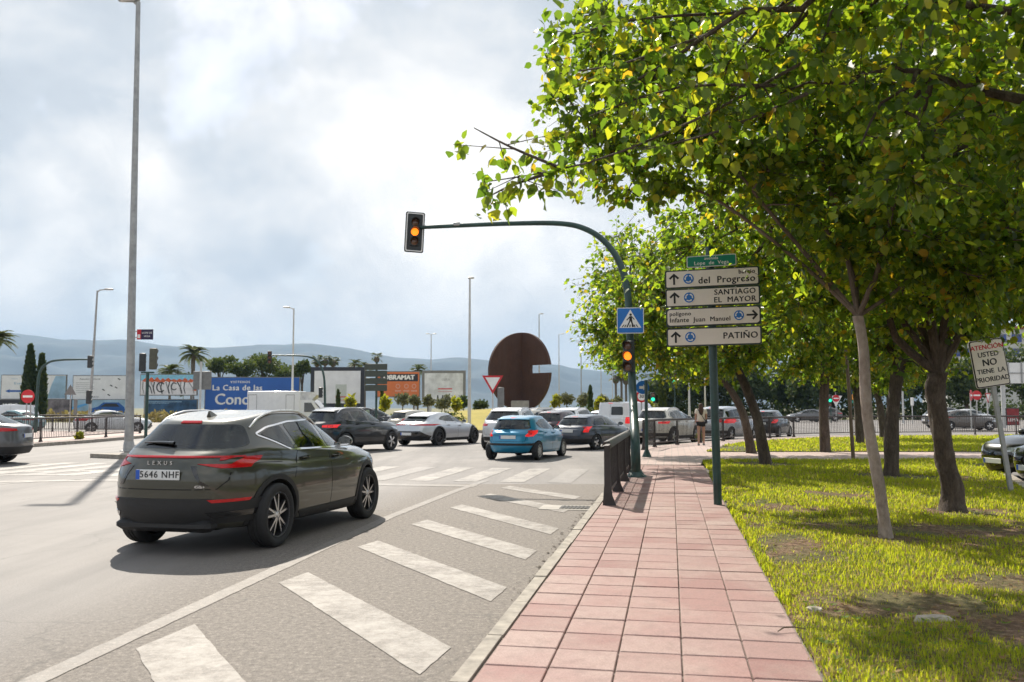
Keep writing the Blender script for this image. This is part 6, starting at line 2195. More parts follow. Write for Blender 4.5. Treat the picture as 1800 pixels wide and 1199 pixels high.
BW_ = mat('billboard_white', (.76, .76, .77), .7, var=.10, scale=.7)
BLUEB = mat('billboard_blue', (.030, .125, .44), .6, var=.10, scale=.4)
DBLUE = mat('print_deep_blue', (.015, .10, .36), .6, var=.2, scale=1)
GREYT = mat('print_grey', (.30, .30, .31), .7, var=.1)
PALEB = mat('print_pale_blue', (.30, .45, .58), .7, var=.3, scale=.5)
SEA = mat('print_sea', (.03, .09, .18), .6, var=.7, scale=.8)
ORANGE = mat('print_orange', (.62, .17, .055), .6, var=.08, scale=.5)
SLATE = mat('print_slate', (.025, .028, .038), .6, var=.2)
ORG2 = mat('print_red_orange', (.62, .12, .04), .6, var=.2)

r_, rect, poly, text = billboard('white billboard with a blue left-pointing arrow behind the cypresses', 2, 116, 660, 701, 116, BW_)
poly([(.06, .33), (.13, .25), (.13, .29), (.36, .29), (.36, .37), (.13, .37), (.13, .41)], DBLUE)
text('El centro en marcha', .40, .66, .14, PALEB, bold=.01); text('El futuro', .20, .86, .08, PALEB)
poly([(.72, .02), (1, .02), (1, .98), (.84, .98), (.78, .6)], PALEB, 0)
r_, rect, poly, text = billboard('white billboard with faint text lines right of the lamp post', 128, 226, 661, 702, 116, BW_)
text('Aquasmart residencial', .30, .87, .10, GREYT, bold=.01)
for k in range(6):
    rect(.05, .70 - .085 * k, .32 + .07 * random.random(), .715 - .085 * k, GREYT)
for (u, v) in ((.52, .42), (.66, .60), (.75, .52), (.80, .88), (.62, .2)):
    poly([(u, v), (u + .05, v - .06), (u + .06, v - .03), (u + .02, v + .03)], SLATE)
text('2026  MURCIA', .35, .10, .09, GREYT, bold=.01)
r_, rect, poly, text = billboard('dark low billboard at the far left edge under the white one', -8, 40, 703, 733, 115.5, SLATE, posts=False)
text('NUEVO C', .62, .70, .26, SIGN_W, bold=.01); text('residencial', .60, .40, .14, GREYT)
r_, rect, poly, text = billboard('low billboard with a dark cloudy picture behind the triangular sign', 74, 126, 703, 735, 115.5, mat('print_smoke', (.16, .14, .15), .7, var=.8, scale=.9), posts=False)
r_, rect, poly, text = billboard('low billboard with a blue car picture behind the lamp post', 126, 227, 703, 735, 115.5, PALEB, posts=False)
poly([(.30, .15), (.33, .52), (.45, .62), (.55, .86), (.82, .86), (.92, .60), (.96, .25), (.86, .15)], DBLUE); poly([(.50, .62), (.58, .80), (.78, .80), (.84, .62)], SLATE, 1); poly([(.36, .30), (.52, .34), (.50, .22), (.37, .20)], PALEB, 1)
poly([(0, .45), (.26, .72), (.26, .82), (0, .62)], mat('print_sky_blue', (.10, .35, .68), .6), 1)
r_, rect, poly, text = billboard('billboard covered in white and orange graffiti', 247, 346, 659, 694, 108, mat('print_cyan', (.25, .55, .72), .7, var=.2))
rect(0, .0, 1, .70, mat('graffiti_white', (.74, .72, .74), .7, var=.2, scale=1.2))
rg = random.Random(5)
for k in range(9):
    u = .02 + k * .1
    poly([(u, .62 + rg.random() * .1), (u + .07, .78 + rg.random() * .12), (u + .13, .72), (u + .10, .62)], ORG2, 1)
poly([(.93, .2), (1, .2), (1, .66), (.95, .6)], ORG2, 1)
for k in range(13):
    u = .03 + k * .068; a = rg.uniform(-.05, .07)
    poly([(u, .64), (u + .022, .66), (u + .03 + a, .34), (u + .055 + a, .06), (u + .04 + a, .05), (u + .012 + a, .33)], SLATE if k % 2 else GREYT, 2)
for (cu, cv, rr) in ((.36, .38, .20), (.60, .42, .15)):
    pts = [(cu + rr * .42 * math.cos(R(a)), cv + rr * 1.3 * math.sin(R(a))) for a in range(40, 330, 20)] + [(cu + rr * .30 * math.cos(R(a)), cv + rr * 1.0 * math.sin(R(a))) for a in range(320, 30, -20)]
    poly(pts, SLATE, 3)
r_, rect, poly, text = billboard('low sea-blue billboard under the graffiti one', 257, 346, 703, 731, 107.5, SEA, posts=False)
rect(.02, .86, .70, .90, PALEB); rect(.02, .78, .45, .81, PALEB)
r_, rect, poly, text = billboard('big blue billboard with white lettering above the lorry', 360, 526, 664, 732, 110, BLUEB)
text('VISÍTENOS', .37, .885, .085, SIGN_W, bold=.012, sp=1.3); text('La Casa de las', .34, .735, .20, SIGN_W, bold=.035, sp=1.12); text('Conchas', .39, .43, .40, SIGN_W, bold=.05, sp=1.0); text('¡Único en el mundo!', .40, .14, .13, SIGN_W, bold=.012, shear=.3)
poly([(.90, .2), (.97, .35), (.98, .62), (.94, .70), (.90, .5)], mat('print_pinkish', (.45, .22, .22), .7), 1)
r_, rect, poly, text = billboard('blank white billboard right of the lorry', 552, 634, 652, 709, 104, BW_, edge=.45, frame=SLATE)
rect(.46, .05, .70, .58, mat('print_palegreen', (.52, .55, .50), .7)); rect(.46, .18, .70, .21, SIGN_R, 1); rect(.48, .08, .68, .12, mat('print_pink', (.55, .35, .38), .7), 1)
r_, rect, poly, text = billboard('orange billboard with a black name strip', 662, 737, 654, 697, 100, ORANGE)
rect(.08, .62, .97, .92, SLATE); text('OBRAMAT', .525, .77, .27, SIGN_W, 2, bold=.05)
for u in (.50, .70, .88):
    poly([(u + .055 * math.cos(R(a)), .42 + .10 * math.sin(R(a))) for a in range(0, 360, 30)], mat('print_light_orange', (.62, .32, .24), .6), 1)
    poly([(u + .035 * math.cos(R(a)), .42 + .065 * math.sin(R(a))) for a in range(0, 360, 30)], ORANGE, 2)
    rect(u - .07, .20, u + .07, .26, mat('print_light_orange', (.62, .32, .24), .6), 1)
r_, rect, poly, text = billboard('stained white billboard with faint dark figures left of the pale lamp post', 746, 814, 656, 702, 100, mat('billboard_stained', (.62, .64, .66), .75, var=.3, scale=.8), edge=.3)
for u in (.10, .32, .45):
    poly([(u, .0), (u + .05, .0), (u + .04, .16), (u + .01, .16)], SLATE)
rect(.35, .38, .72, .42, SIGN_R); rect(.35, .28, .72, .31, mat('print_pink', (.55, .35, .38), .7)); text('OBRA', .55, .75, .12, GREYT)

# refrigerated lorry
tk = thing('lorry', 'white refrigerated box lorry in front of the blue billboard', 'lorry', (at(508, 750, 70).x, 70, 0), 0)
WH = PM['white']
Mx = Matrix.Translation((0, 1.05, 0)) @ Matrix.Rotation(R(90), 4, 'X')


def tx(px): return at(px, 720, 70).x - tk.location.x
def tz(py): return at(508, py, 70).z


mb = MB(); mb.box(((tx(441) + tx(533)) / 2, 0, (tz(688) + .75) / 2), (tx(533) - tx(441), 2.1, tz(688) - .75), bev=.04); obj('cargo_box', mb, WH, tk)
mb = MB(); mb.prism([(tx(533), .55), (tx(533), tz(703)), (tx(553), tz(703)), (tx(574), tz(727)), (tx(580), tz(731)), (tx(581), .45), (tx(534), .45)], .05, 2.05, Mx); obj('cab', mb, WH, tk, False)
mb = MB(); mb.prism([(tx(529), tz(689)), (tx(558), tz(689.5)), (tx(560), tz(695)), (tx(552), tz(703)), (tx(529), tz(703))], .25, 1.85, Mx); obj('cooling_unit', mb, mat('unit_white', (.6, .6, .6), .5, var=.3, scale=2), tk, False)
mb = MB(); mb.prism([(tx(540), tz(708)), (tx(552), tz(708)), (tx(562), tz(724)), (tx(540), tz(724))], 2.052, 2.07, Mx); obj('side_window', mb, GLASS_OPAQUE, tk, False)
mb = MB(); mb.add([(tx(556), -1.0, tz(705)), (tx(575.5), -1.0, tz(727)), (tx(575.5), 1.0, tz(727)), (tx(556), 1.0, tz(705))], [(0, 1, 2, 3)])
for i in range(len(mb.v)):
    mb.v[i] = (mb.v[i][0] + .04, mb.v[i][1], mb.v[i][2] + .03)
obj('windscreen', mb, GLASS_OPAQUE, tk, False)
for (a, b2) in ((443, 458), (508, 523)):
    mb = MB()
    for x0, x1, z0, z1 in ((a, a + .8, 694, 735), (b2 - .8, b2, 694, 735), (a, b2, 694, 695)):
        mb.box(((tx(x0) + tx(x1)) / 2, -1.055, (tz(z0) + tz(z1)) / 2), (tx(x1) - tx(x0), .012, tz(z0) - tz(z1)))
    obj('door_seal', mb, GREYT, tk, False)
mb = MB(); mb.box(((tx(441) + tx(580)) / 2, 0, .62), (tx(578) - tx(443), 1.0, .22)); obj('chassis', mb, HOUSING, tk, False)
for px in (463, 557):
    for y in (-.92, .92):
        w_ = wheel(tk, y, tx(px), .37, .22, 'cover')
        w_.location = (tx(px), y, .37); w_.rotation_euler = (0, 0, R(90))

# ------------------------------------------------------------------ vegetation
def bark(name, lo, mid, hi, sc=7.0, zs=.35, strength=.9):
    m, n, l, b = nt(name)
    c = n.new('ShaderNodeTexCoord')
    v = stretch(n, l, c.outputs['Object'], 0, (1, 1, zs))
    g1 = noise_node(n, l, sc, 6, .7, vec=v, dist=.6)
    g2 = noise_node(n, l, sc * 6, 4, .7, vec=v)
    col = ramp(n, l, g1, [(.3, lo), (.5, mid), (.72, hi)])
    col = mixc(n, l, .3, col, ramp(n, l, g2, [(.35, tuple(q * .5 for q in lo)), (.7, hi)]))
    l.new(col, b.inputs['Base Color'])
    b.inputs['Roughness'].default_value = .92
    bump(n, l, b, nmath(n, l, 'ADD', g1, nmath(n, l, 'MULTIPLY', g2, .4)), strength, .035)
    return m


BARK = bark('brown_bark', (.030, .021, .016), (.085, .062, .047), (.17, .135, .105))
BARK_PALE = bark('pale_bark', (.20, .155, .125), (.36, .29, .24), (.47, .40, .34), 4.0, .5, .6)
BARK_MID = bark('tan_bark', (.07, .052, .04), (.15, .115, .09), (.24, .19, .155), 5.0, .5, .5)
BARK_PALM = bark('palm_bark', (.07, .055, .04), (.14, .11, .08), (.20, .16, .12), 5, 2.0)

LEAF_T = np.array([(0, 0, 0), (.16, .30, .05), (.52, .37, .08), (.50, 0, 0), (1.0, 0, -.06), (.52, -.37, .08), (.16, -.30, .05)])
LEAF_F = np.array([(0, 3, 2), (0, 2, 1), (3, 4, 2), (0, 5, 3), (0, 6, 5), (3, 5, 4)])
LEAF_S = np.array([(0, 0, 0), (.45, .36, .05), (1, 0, -.05), (.45, -.36, .05)])
LEAF_SF = np.array([(0, 2, 1), (0, 3, 2)])


def leaves_np(pos, dirs, nrm, size, simple=False):
    """pos, dirs, nrm: (n,3); size (n,) -> V, F"""
    T, Fc = (LEAF_S, LEAF_SF) if simple else (LEAF_T, LEAF_F)
    d = dirs / (np.linalg.norm(dirs, axis=1, keepdims=True) + 1e-9)
    s = np.cross(nrm, d); s /= (np.linalg.norm(s, axis=1, keepdims=True) + 1e-9)
    u = np.cross(d, s)
    V = pos[:, None, :] + size[:, None, None] * (T[None, :, 0:1] * d[:, None, :] + T[None, :, 1:2] * s[:, None, :] + T[None, :, 2:3] * u[:, None, :])
    k = len(T)
    F = (np.arange(len(pos))[:, None, None] * k + Fc[None]).reshape(-1, 3)
    return V.reshape(-1, 3), F


def curve_pts(a, b_, sag, rnd, n_=7, jit=.08):
    a, b_ = Vector(a), Vector(b_)
    L = (b_ - a).length
    out = []
    for i in range(n_):
        t = i / (n_ - 1)
        p = a.lerp(b_, t)
        p.z += sag * L * math.sin(math.pi * t)
        if 0 < i < n_ - 1:
            p += Vector((rnd.gauss(0, 1), rnd.gauss(0, 1), rnd.gauss(0, .6))) * jit * L * .35
        out.append(p)
    return out


def sample_crown(blobs, n_, g, shell=.45):
    out = []
    vol = np.array([b_[1][0] * b_[1][1] * b_[1][2] for b_ in blobs]); vol = vol / vol.sum()
    idx = g.choice(len(blobs), n_, p=vol)
    d = g.normal(size=(n_, 3)); d /= np.linalg.norm(d, axis=1, keepdims=True)
    r_ = g.random(n_) ** shell
    C_ = np.array([b_[0] for b_ in blobs]); R_ = np.array([b_[1] for b_ in blobs])
    return C_[idx] + d * r_[:, None] * R_[idx]


def broadleaf(label, base, trunk, limbs, blobs, ntwig, seed, leaf=.12, per=11, bark_m=None, nsec=60, simple=False, singles=0, extra=(), twig_r=.004, knobs=0, mat_leaf=None, droop=.75, shell=.45, twig_tube=True):
    """trunk: [(x,y,z,r)...] relative to base; limbs: end points (relative); blobs: crown ellipsoids (relative)"""
    rnd = random.Random(seed); g = np.random.default_rng(seed)
    root = thing('broadleaf_tree', label, 'tree', base, 0, 'street trees on the lawn')
    bm_ = bark_m or BARK
    P = smooth_path([t[:3] for t in trunk], 6)
    rr = np.interp(np.linspace(0, 1, len(P)), np.linspace(0, 1, len(trunk)), [t[3] for t in trunk])
    n_ = 18
    mb = MB()
    # uneven trunk
    rings = []
    ph = [rnd.uniform(0, 6.28) for _ in range(8)]
    V, F = [], []
    for i, p in enumerate(P):
        for k in range(n_):
            a = 2 * math.pi * k / n_
            flare = 1 + (.55 if knobs else .25) * max(0, 1 - i / (len(P) * .14)) ** 2
            w = 1 + .06 * math.sin(3 * a + ph[0] + i * .4) + .05 * math.sin(5 * a + ph[1] - i * .7) + .04 * math.sin(2 * a + ph[2] + i * .9) + rnd.uniform(-.03, .03) * (1 + 1.6 * knobs)
            V.append((p.x + rr[i] * flare * w * math.cos(a), p.y + rr[i] * flare * w * math.sin(a), p.z))
    for i in range(len(P) - 1):
        for k in range(n_):
            F.append((i * n_ + k, i * n_ + (k + 1) % n_, (i + 1) * n_ + (k + 1) % n_, (i + 1) * n_ + k))
    F.append(tuple((len(P) - 1) * n_ + k for k in range(n_)))
    mb.add(V, F)
    obj('trunk', mb, bm_, root, True, angle=60)
    fork = P[-1]; rt = rr[-1]
    paths = []
    mbb = MB()
    for L_ in limbs:
        e = Vector(L_[:3]); r0 = rt * (L_[3] if len(L_) > 3 else .6)
        st0 = fork if len(L_) < 5 else P[int(L_[4] * (len(P) - 1))]
        pts = smooth_path(curve_pts(st0 - (e - st0).normalized() * rt * .3, e, .10, rnd, 5, .10), 3)
        mbb.tube(pts, [r0 * (1 - .75 * i / (len(pts) - 1)) for i in range(len(pts))], 8)
        paths.append(np.array([tuple(p) for p in pts]))
    allp = np.vstack(paths) if paths else np.array([tuple(fork)])
    sec_t = sample_crown(blobs, nsec, g, .5)
    newp = []
    for t in sec_t:
        j = np.argmin(np.linalg.norm(allp - t, axis=1) + .15 * g.random(len(allp)))
        pts = curve_pts(allp[j], t, .05, rnd, 5, .16)
        L_ = (pts[-1] - pts[0]).length
        if L_ < .15:
            continue
        mbb.tube(pts, [max(.006, min(rt * .28, .012 * L_ + .010) * (1 - .7 * i / 4)) for i in range(5)], 5, cap=False)
        newp += [tuple(p.lerp(q, s)) for p, q in zip(pts[:-1], pts[1:]) for s in (0, .5)]
    for chain in extra:      # branches that reach out on their own
        pts = [Vector(q) for q in chain]
        mbb.tube(smooth_path(pts, 3), list(np.linspace(.016, .004, (len(pts) - 1) * 3 + 1)), 5, cap=False)
    allp = np.vstack([allp, np.array(newp)]) if newp else allp
    tw = sample_crown(blobs, ntwig, g, shell)
    lp, ld, ln = [], [], []
    tv, tf = [], []
    starts, ends = [], []
    for t in tw:
        d = np.linalg.norm(allp - t, axis=1)
        j = np.argmin(d)
        starts.append(allp[j]); ends.append(t)
    for chain in extra:
        for a, b_ in zip(chain[:-1], chain[1:]):
            for _ in range(int(max(2, (Vector(b_) - Vector(a)).length / .13))):
                s = np.array(a) + (np.array(b_) - np.array(a)) * g.random()
                starts.append(s); ends.append(s + g.normal(size=3) * np.array([.20, .16, .12]) + np.array([-.08, 0, -.06]))
    S, E = np.array(starts), np.array(ends)
    D = E - S
    Ln = np.linalg.norm(D, axis=1)
    S = np.where((Ln > 1.0)[:, None], E - D / Ln[:, None] * 1.0, S)
    D = E - S
    N = len(S)
    if twig_tube:
        u_ = np.cross(D, np.array([0, 0, 1.0])); u_ /= (np.linalg.norm(u_, axis=1, keepdims=True) + 1e-6)
        w_ = np.cross(D, u_); w_ /= (np.linalg.norm(w_, axis=1, keepdims=True) + 1e-6)
        r_ = twig_r
        ring = lambda Q, q: np.stack([Q + u_ * q, Q - u_ * q * .5 + w_ * q * .87, Q - u_ * q * .5 - w_ * q * .87], 1)
        TV = np.concatenate([ring(S, r_ * 1.4), ring(E, r_ * .6)], 1).reshape(-1, 3)
        k = np.arange(N)[:, None] * 6
        TF = np.concatenate([k + np.array([[a, (a + 1) % 3, 3 + (a + 1) % 3, 3 + a]]) for a in range(3)], 0)
        link('twigs', np_mesh('twigs', TV, TF, BARK), root)['kind'] = 'stuff'
    obj('branches', mbb, BARK_MID if bm_ is not BARK else BARK, root)
    t = g.uniform(.15, 1.08, (N, per))
    Ppos = S[:, None, :] + D[:, None, :] * t[:, :, None] + g.normal(size=(N, per, 3)) * .045
    dn = D / (np.linalg.norm(D, axis=1, keepdims=True) + 1e-6)
    dirs = dn[:, None, :] * .5 + g.normal(size=(N, per, 3)) * .75 + np.array([0, 0, -droop])
    nrm = g.normal(size=(N, per, 3)) * .55 + np.array([0, 0, .8])
    Ppos, dirs, nrm = Ppos.reshape(-1, 3), dirs.reshape(-1, 3), nrm.reshape(-1, 3)
    size = leaf * (.4 + 1.05 * g.random(len(Ppos)) ** .8)
    lm = mat_leaf or LEAF
    keep = np.ones(len(Ppos), bool)
    if singles:
        b3 = np.array(base)
        W = Ppos + b3
        vis = (W[:, 1] > 2) & (np.abs(W[:, 0] / W[:, 1]) < .57) & ((W[:, 2] - CAM_H) / W[:, 1] < .47)
        score = np.where(vis, size / np.linalg.norm(W - np.array([0, 0, CAM_H]), axis=1) * np.where(W[:, 0] / W[:, 1] < .25, 1.4, 1.0), 0)
        pick = np.argsort(-score)[:singles]
        keep[pick] = False
        one = []
        for q in range(6):
            T = LEAF_T.copy(); T[:, 2] *= rnd.uniform(.3, 2.0); T[:, 1] *= rnd.uniform(.85, 1.15)
            me = np_mesh('leaf', T, LEAF_F, mat_leaf or MATS['broad_leaf_single'])
            one.append(me)
        for i in pick:
            d = Vector(dirs[i]).normalized(); nn = Vector(nrm[i]); s = nn.cross(d).normalized(); uu = d.cross(s)
            o = link('leaf', one[i % 6], root)
            M = Matrix((d, s, uu)).transposed().to_4x4()
            o.matrix_local = Matrix.Translation(Ppos[i]) @ M @ Matrix.Scale(size[i], 4)
    V, F = leaves_np(Ppos[keep], dirs[keep], nrm[keep], size[keep], simple)
    cr = link('crown', np_mesh('crown', V, F, lm), root)
    cr['kind'] = 'stuff'
    return root


# single leaves take their colour per object
m, n, l, b = nt('broad_leaf_single')
oi = n.new('ShaderNodeObjectInfo')
l.new(ramp(n, l, oi.outputs['Random'], [(0, (.032, .062, .013)), (.45, (.052, .095, .016)), (.78, (.090, .125, .018)), (.96, (.14, .140, .02)), (1, (.22, .15, .02))]), b.inputs['Base Color'])
b.inputs['Roughness'].default_value = .4
tr = n.new('ShaderNodeBsdfTranslucent')
l.new(ramp(n, l, oi.outputs['Random'], [(0, (.15, .29, .02)), (.45, (.32, .48, .025)), (.78, (.54, .68, .03)), (.96, (.78, .74, .03)), (1, (.88, .50, .03))]), tr.inputs['Color'])
ms = n.new('ShaderNodeMixShader'); ms.inputs[0].default_value = .57
l.new(b.outputs[0], ms.inputs[1]); l.new(tr.outputs[0], ms.inputs[2]); l.new(ms.outputs[0], n['Material Output'].inputs['Surface'])

GZ = .12
# A: nearest tree, its trunk outside the frame on the right
broadleaf('nearest tree, large leaves hanging into the top right corner', (5.9, 6.7, GZ), [(0, 0, 0, .19), (-.05, .05, 1.2, .17), (-.1, 0, 2.4, .16), (-.35, .1, 3.2, .14)],
          [(-2.6, .3, 4.2, .6), (-1.8, -.6, 4.9, .6), (-1.0, .9, 5.0, .55), (.6, .3, 4.9, .5), (-.4, -1.2, 4.7, .5), (-3.4, -.3, 4.75, .45)],
          [((-1.5, .0, 4.45), (2.6, 1.6, .95)), ((-3.4, .0, 4.8), (1.7, 1.0, .68)), ((-.4, .2, 3.9), (1.6, 1.5, 1.0)), ((-.6, .4, 3.15), (1.0, 1.2, .65)), ((-2.5, .5, 3.4), (.9, 1.0, .55)), ((-4.4, .1, 3.95), (1.1, .7, .33))], 1150, 101, .088, 12, None, 70, singles=300, shell=.4,
          extra=[[(-3.4, .1, 4.3), (-4.4, .1, 3.75), (-5.3, .1, 3.38), (-6.15, .1, 3.22)], [(-5.5, .1, 3.33), (-5.9, .1, 3.50), (-6.2, .1, 3.66)], [(-5.6, .1, 3.3), (-5.9, .1, 3.2), (-6.1, .1, 3.1)], [(-3.8, .1, 4.0), (-4.6, 0, 3.95), (-5.3, 0, 3.72)], [(-4.0, .1, 4.6), (-4.9, 0, 4.5), (-5.5, 0, 4.35)], [(-4.2, .1, 4.9), (-5.0, .1, 5.0), (-5.45, .1, 5.1)], [(-4.3, 0, 4.4), (-5.0, 0, 4.15), (-5.6, 0, 4.05)], [(-4.4, 0, 4.75), (-5.1, 0, 4.72), (-5.7, 0, 4.8)], [(-3.6, 0, 3.9), (-4.3, 0, 3.6), (-4.9, 0, 3.45)]])
# B: pale slim trunk
b2 = gp(1558, 948, GZ)
tp = at(1508, 556, b2.y) - b2
broadleaf('slim pale-barked tree, its smooth trunk nearest on the lawn', (b2.x, b2.y, GZ), [(0, 0, -.05, .070), (-.05, 0, .5, .062), (-.16, 0, 1.3, .060), (tp.x + .05, 0, 2.1, .056), (tp.x, 0, tp.z, .056)],
          [(-2.3, -.4, 4.5, .6), (-3.2, .2, 4.4, .5), (-1.4, 1.2, 4.9, .6), (.9, .3, 4.4, .6), (.2, -1.2, 4.5, .5), (-.6, .2, 5.2, .6), (1.6, .4, 3.6, .45)],
          [((-1.7, .0, 5.25), (2.3, 1.9, 1.5)), ((.5, .2, 4.6), (2.3, 2.2, 1.9)), ((-2.7, .1, 4.35), (1.3, 1.1, .62)), ((-1.2, .1, 4.3), (1.5, 1.3, .55)), ((-.25, .1, 3.45), (1.0, 1.0, .75)), ((.5, .1, 3.2), (1.0, 1.0, .7)), ((1.4, .3, 3.1), (1.5, 1.4, .75)), ((-2.6, .0, 5.4), (1.2, 1.1, 1.1))], 2700, 102, .088, 14, BARK_PALE, 120)
# C: thick rough trunk
b3 = gp(1675, 897, GZ)
tp = at(1650, 655, b3.y) - b3
broadleaf('thick rough-barked tree beside the leaning notice', (b3.x, b3.y, GZ), [(0, 0, -.05, .165), (.0, 0, .3, .15), (-.08, 0, .7, .13), (-.12, 0, 1.1, .125), (-.2, 0, 1.7, .13), (tp.x, 0, tp.z, .14)],
          [(-1.9, -.2, 3.8, .5), (-1.5, .8, 4.6, .5), (.9, .2, 3.7, .5), (.3, -.6, 4.9, .55), (-.5, .5, 5.4, .55), (1.9, .3, 4.0, .45), (-2.8, .2, 4.6, .4)],
          [((-1.2, .2, 4.75), (2.8, 2.4, 1.85)), ((1.4, .2, 4.5), (2.4, 2.2, 2.0)), ((-1.35, .1, 3.0), (1.1, 1.3, .75)), ((-2.7, 1.9, 3.7), (1.9, 1.3, 1.5)), ((.2, .0, 3.1), (1.6, 1.4, .75)), ((.5, -.5, 3.0), (1.2, 1.0, .8)), ((1.9, .0, 3.0), (1.2, 1.2, .65))], 2600, 103, .095, 13, None, 120, knobs=1)
# the rows behind
far = [(1567, 836, 104, .16, 'dark-trunked tree between the pale tree and the thick one', [(.05, 0, 1.2), (.25, 0, 2.5)], (0, 0), 1.0),
       (1347, 816, 105, .15, 'forked tree right of the direction sign post', [(-.18, 0, 1.0), (-.45, 0, 1.9), (-.75, 0, 2.6)], (-1.1, 0), 1.06),
       (1322, 797, 106, .15, 'leaning tree behind the forked one, its trunk tilted left', [(-.25, 0, 1.2), (-.7, 0, 2.1), (-1.3, 0, 2.7)], (-.9, 0), 1.0),
       (1450, 795, 107, .17, 'straight dark tree in the middle of the far lawn', [(0, 0, 1.4), (.1, 0, 2.8)], (0, 0), 1.0),
       (1512, 782, 108, .17, 'Y-forked dark tree farther back on the lawn', [(-.05, 0, 1.4), (-.12, 0, 2.6)], (.4, 0), 1.0),
       (1553, 772, 109, .17, 'low-forked tree near the railing behind the pale trunk', [(-.1, 0, 1.4), (-.3, 0, 2.5)], (.2, 0), 1.0)]
for (px, py, seed, r0, lab, tr_, sh, sc) in far:
    q = gp(px, py, GZ)
    trunk = [(0, 0, -.05, r0)] + [(a[0], a[1], a[2], r0 * (.88 - .06 * i)) for i, a in enumerate(tr_)]
    f = Vector(tr_[-1])
    limbs = [(f.x + a * sc, f.y + b_ * sc, f.z + c_ * sc, w) for a, b_, c_, w in ((-1.8, .3, 1.3, .6), (1.6, -.3, 1.4, .6), (-.5, 1.2, 2.2, .6), (.4, -1.0, 2.4, .55), (-2.6, -.4, 2.0, .5), (2.4, .5, 2.0, .5))]
    cx0, cz0 = f.x + sh[0], 4.25
    blobs = [((cx0 - .9, 0, cz0 + .2), (2.3 * sc, 2.2 * sc, 2.2 * sc)), ((cx0 + 1.0, .2, cz0 + .4), (2.3 * sc, 2.2 * sc, 2.1 * sc)), ((cx0 - 1.9, .0, cz0 - .9), (1.5, 1.5, 1.0)), ((cx0 + .3, -.3, cz0 - 1.3), (1.9, 1.6, 1.0)), ((cx0 + 2.0, .2, cz0 - .8), (1.5, 1.5, 1.0))]
    broadleaf(lab, (q.x, q.y, GZ), trunk, limbs, blobs, 1700, seed, .12, 14, None, 70, simple=True, twig_r=.006)
# stake-like thin young tree
q = gp(1500, 808, GZ)
st_root = thing('tree_stake', 'thin bare stake standing on the cross path', 'stake', (q.x, q.y, PAVE_Z))
mb = MB(); mb.tube([(0, 0, -.05), (-.05, 0, 1.5), (-.12, 0, 3.2)], [.055, .05, .045], 10); obj('pole', mb, mat('stake_wood', (.16, .115, .08), .85, var=.3, scale=5, bmp=.3), st_root)


def cloud_mesh(blobs, n_, size, seed, g_up=.4, shell=.33):
    g = np.random.default_rng(seed)
    P = sample_crown(blobs, n_, g, shell)
    d = g.normal(size=(n_, 3)); nn = g.normal(size=(n_, 3)) + np.array([0, 0, g_up])
    return leaves_np(P, d, nn, size * g.uniform(.5, 1.4, n_), True)


def clump_blobs(c_, r_, k, rnd, rs=(.35, .6)):
    out = []
    for _ in range(k):
        d = Vector((rnd.gauss(0, 1), rnd.gauss(0, 1), rnd.gauss(0, .8))).normalized() * rnd.random() ** .4
        s = rnd.uniform(*rs)
        out.append(((c_[0] + d.x * r_[0] * .75, c_[1] + d.y * r_[1] * .75, c_[2] + d.z * r_[2] * .75), (r_[0] * s, r_[1] * s, r_[2] * s * .9)))
    return out


def cloud_tree(name, label, base, trunk_h, r0, c_, r_, k, n_, size, m, seed, cat='tree', group=None, lean=0.0, rs=(.35, .6)):
    rnd = random.Random(seed)
    root = thing(name, label, cat, base, 0, group)
    blobs = clump_blobs(c_, r_, k, rnd, rs)
    if trunk_h > 0:
        mb = MB(); mb.tube([(0, 0, -.05), (lean * .4, 0, trunk_h * .5), (lean, 0, trunk_h)], [r0, r0 * .8, r0 * .6], 9)
        for bl in blobs[:6]:
            mb.tube([(lean * .8, 0, trunk_h * .85), tuple((Vector((lean, 0, trunk_h)) + Vector(bl[0])) / 2 + Vector((0, 0, .2))), bl[0]], [r0 * .4, r0 * .25, r0 * .1], 5, cap=False)
        obj('trunk', mb, BARK, root)
    V, F = cloud_mesh(blobs, n_, size, seed)
    link('crown', np_mesh('crown', V, F, m), root)['kind'] = 'stuff'
    return root


# pines behind the blue billboard
for px, top, wpx, Y, seed, lab in ((385, 624, 44, 150, 1, 'leftmost stone pine beside the date palm'), (420, 632, 40, 146, 2, 'low stone pine just right of the first, over the blue billboard'), (462, 619, 64, 152, 3, 'tallest broad stone pine over the blue billboard'),
                                   (498, 640, 46, 148, 4, 'low pine right of the tallest one'), (530, 634, 28, 150, 5, 'small pine at the right end of the pine group')):
    zt = at(px, top, Y).z; w = wpx / 1550 * Y * .62
    cloud_tree('pine_tree', lab, (at(px, 735, Y).x, Y, 0), zt * .6, .3, (0, 0, zt - w * .62), (w, w, w * .66), 11, 3200, .42, LEAF_PINE, 200 + seed, group='pines behind the blue billboard')
cloud_tree('bush', 'small dark green bush between the palm and the pines', (at(318, 735, 135).x, 135, 0), 0, 0, (0, 0, 5.2), (2.6, 2, 2.6), 6, 1500, .4, LEAF_PINE, 231, 'bush')


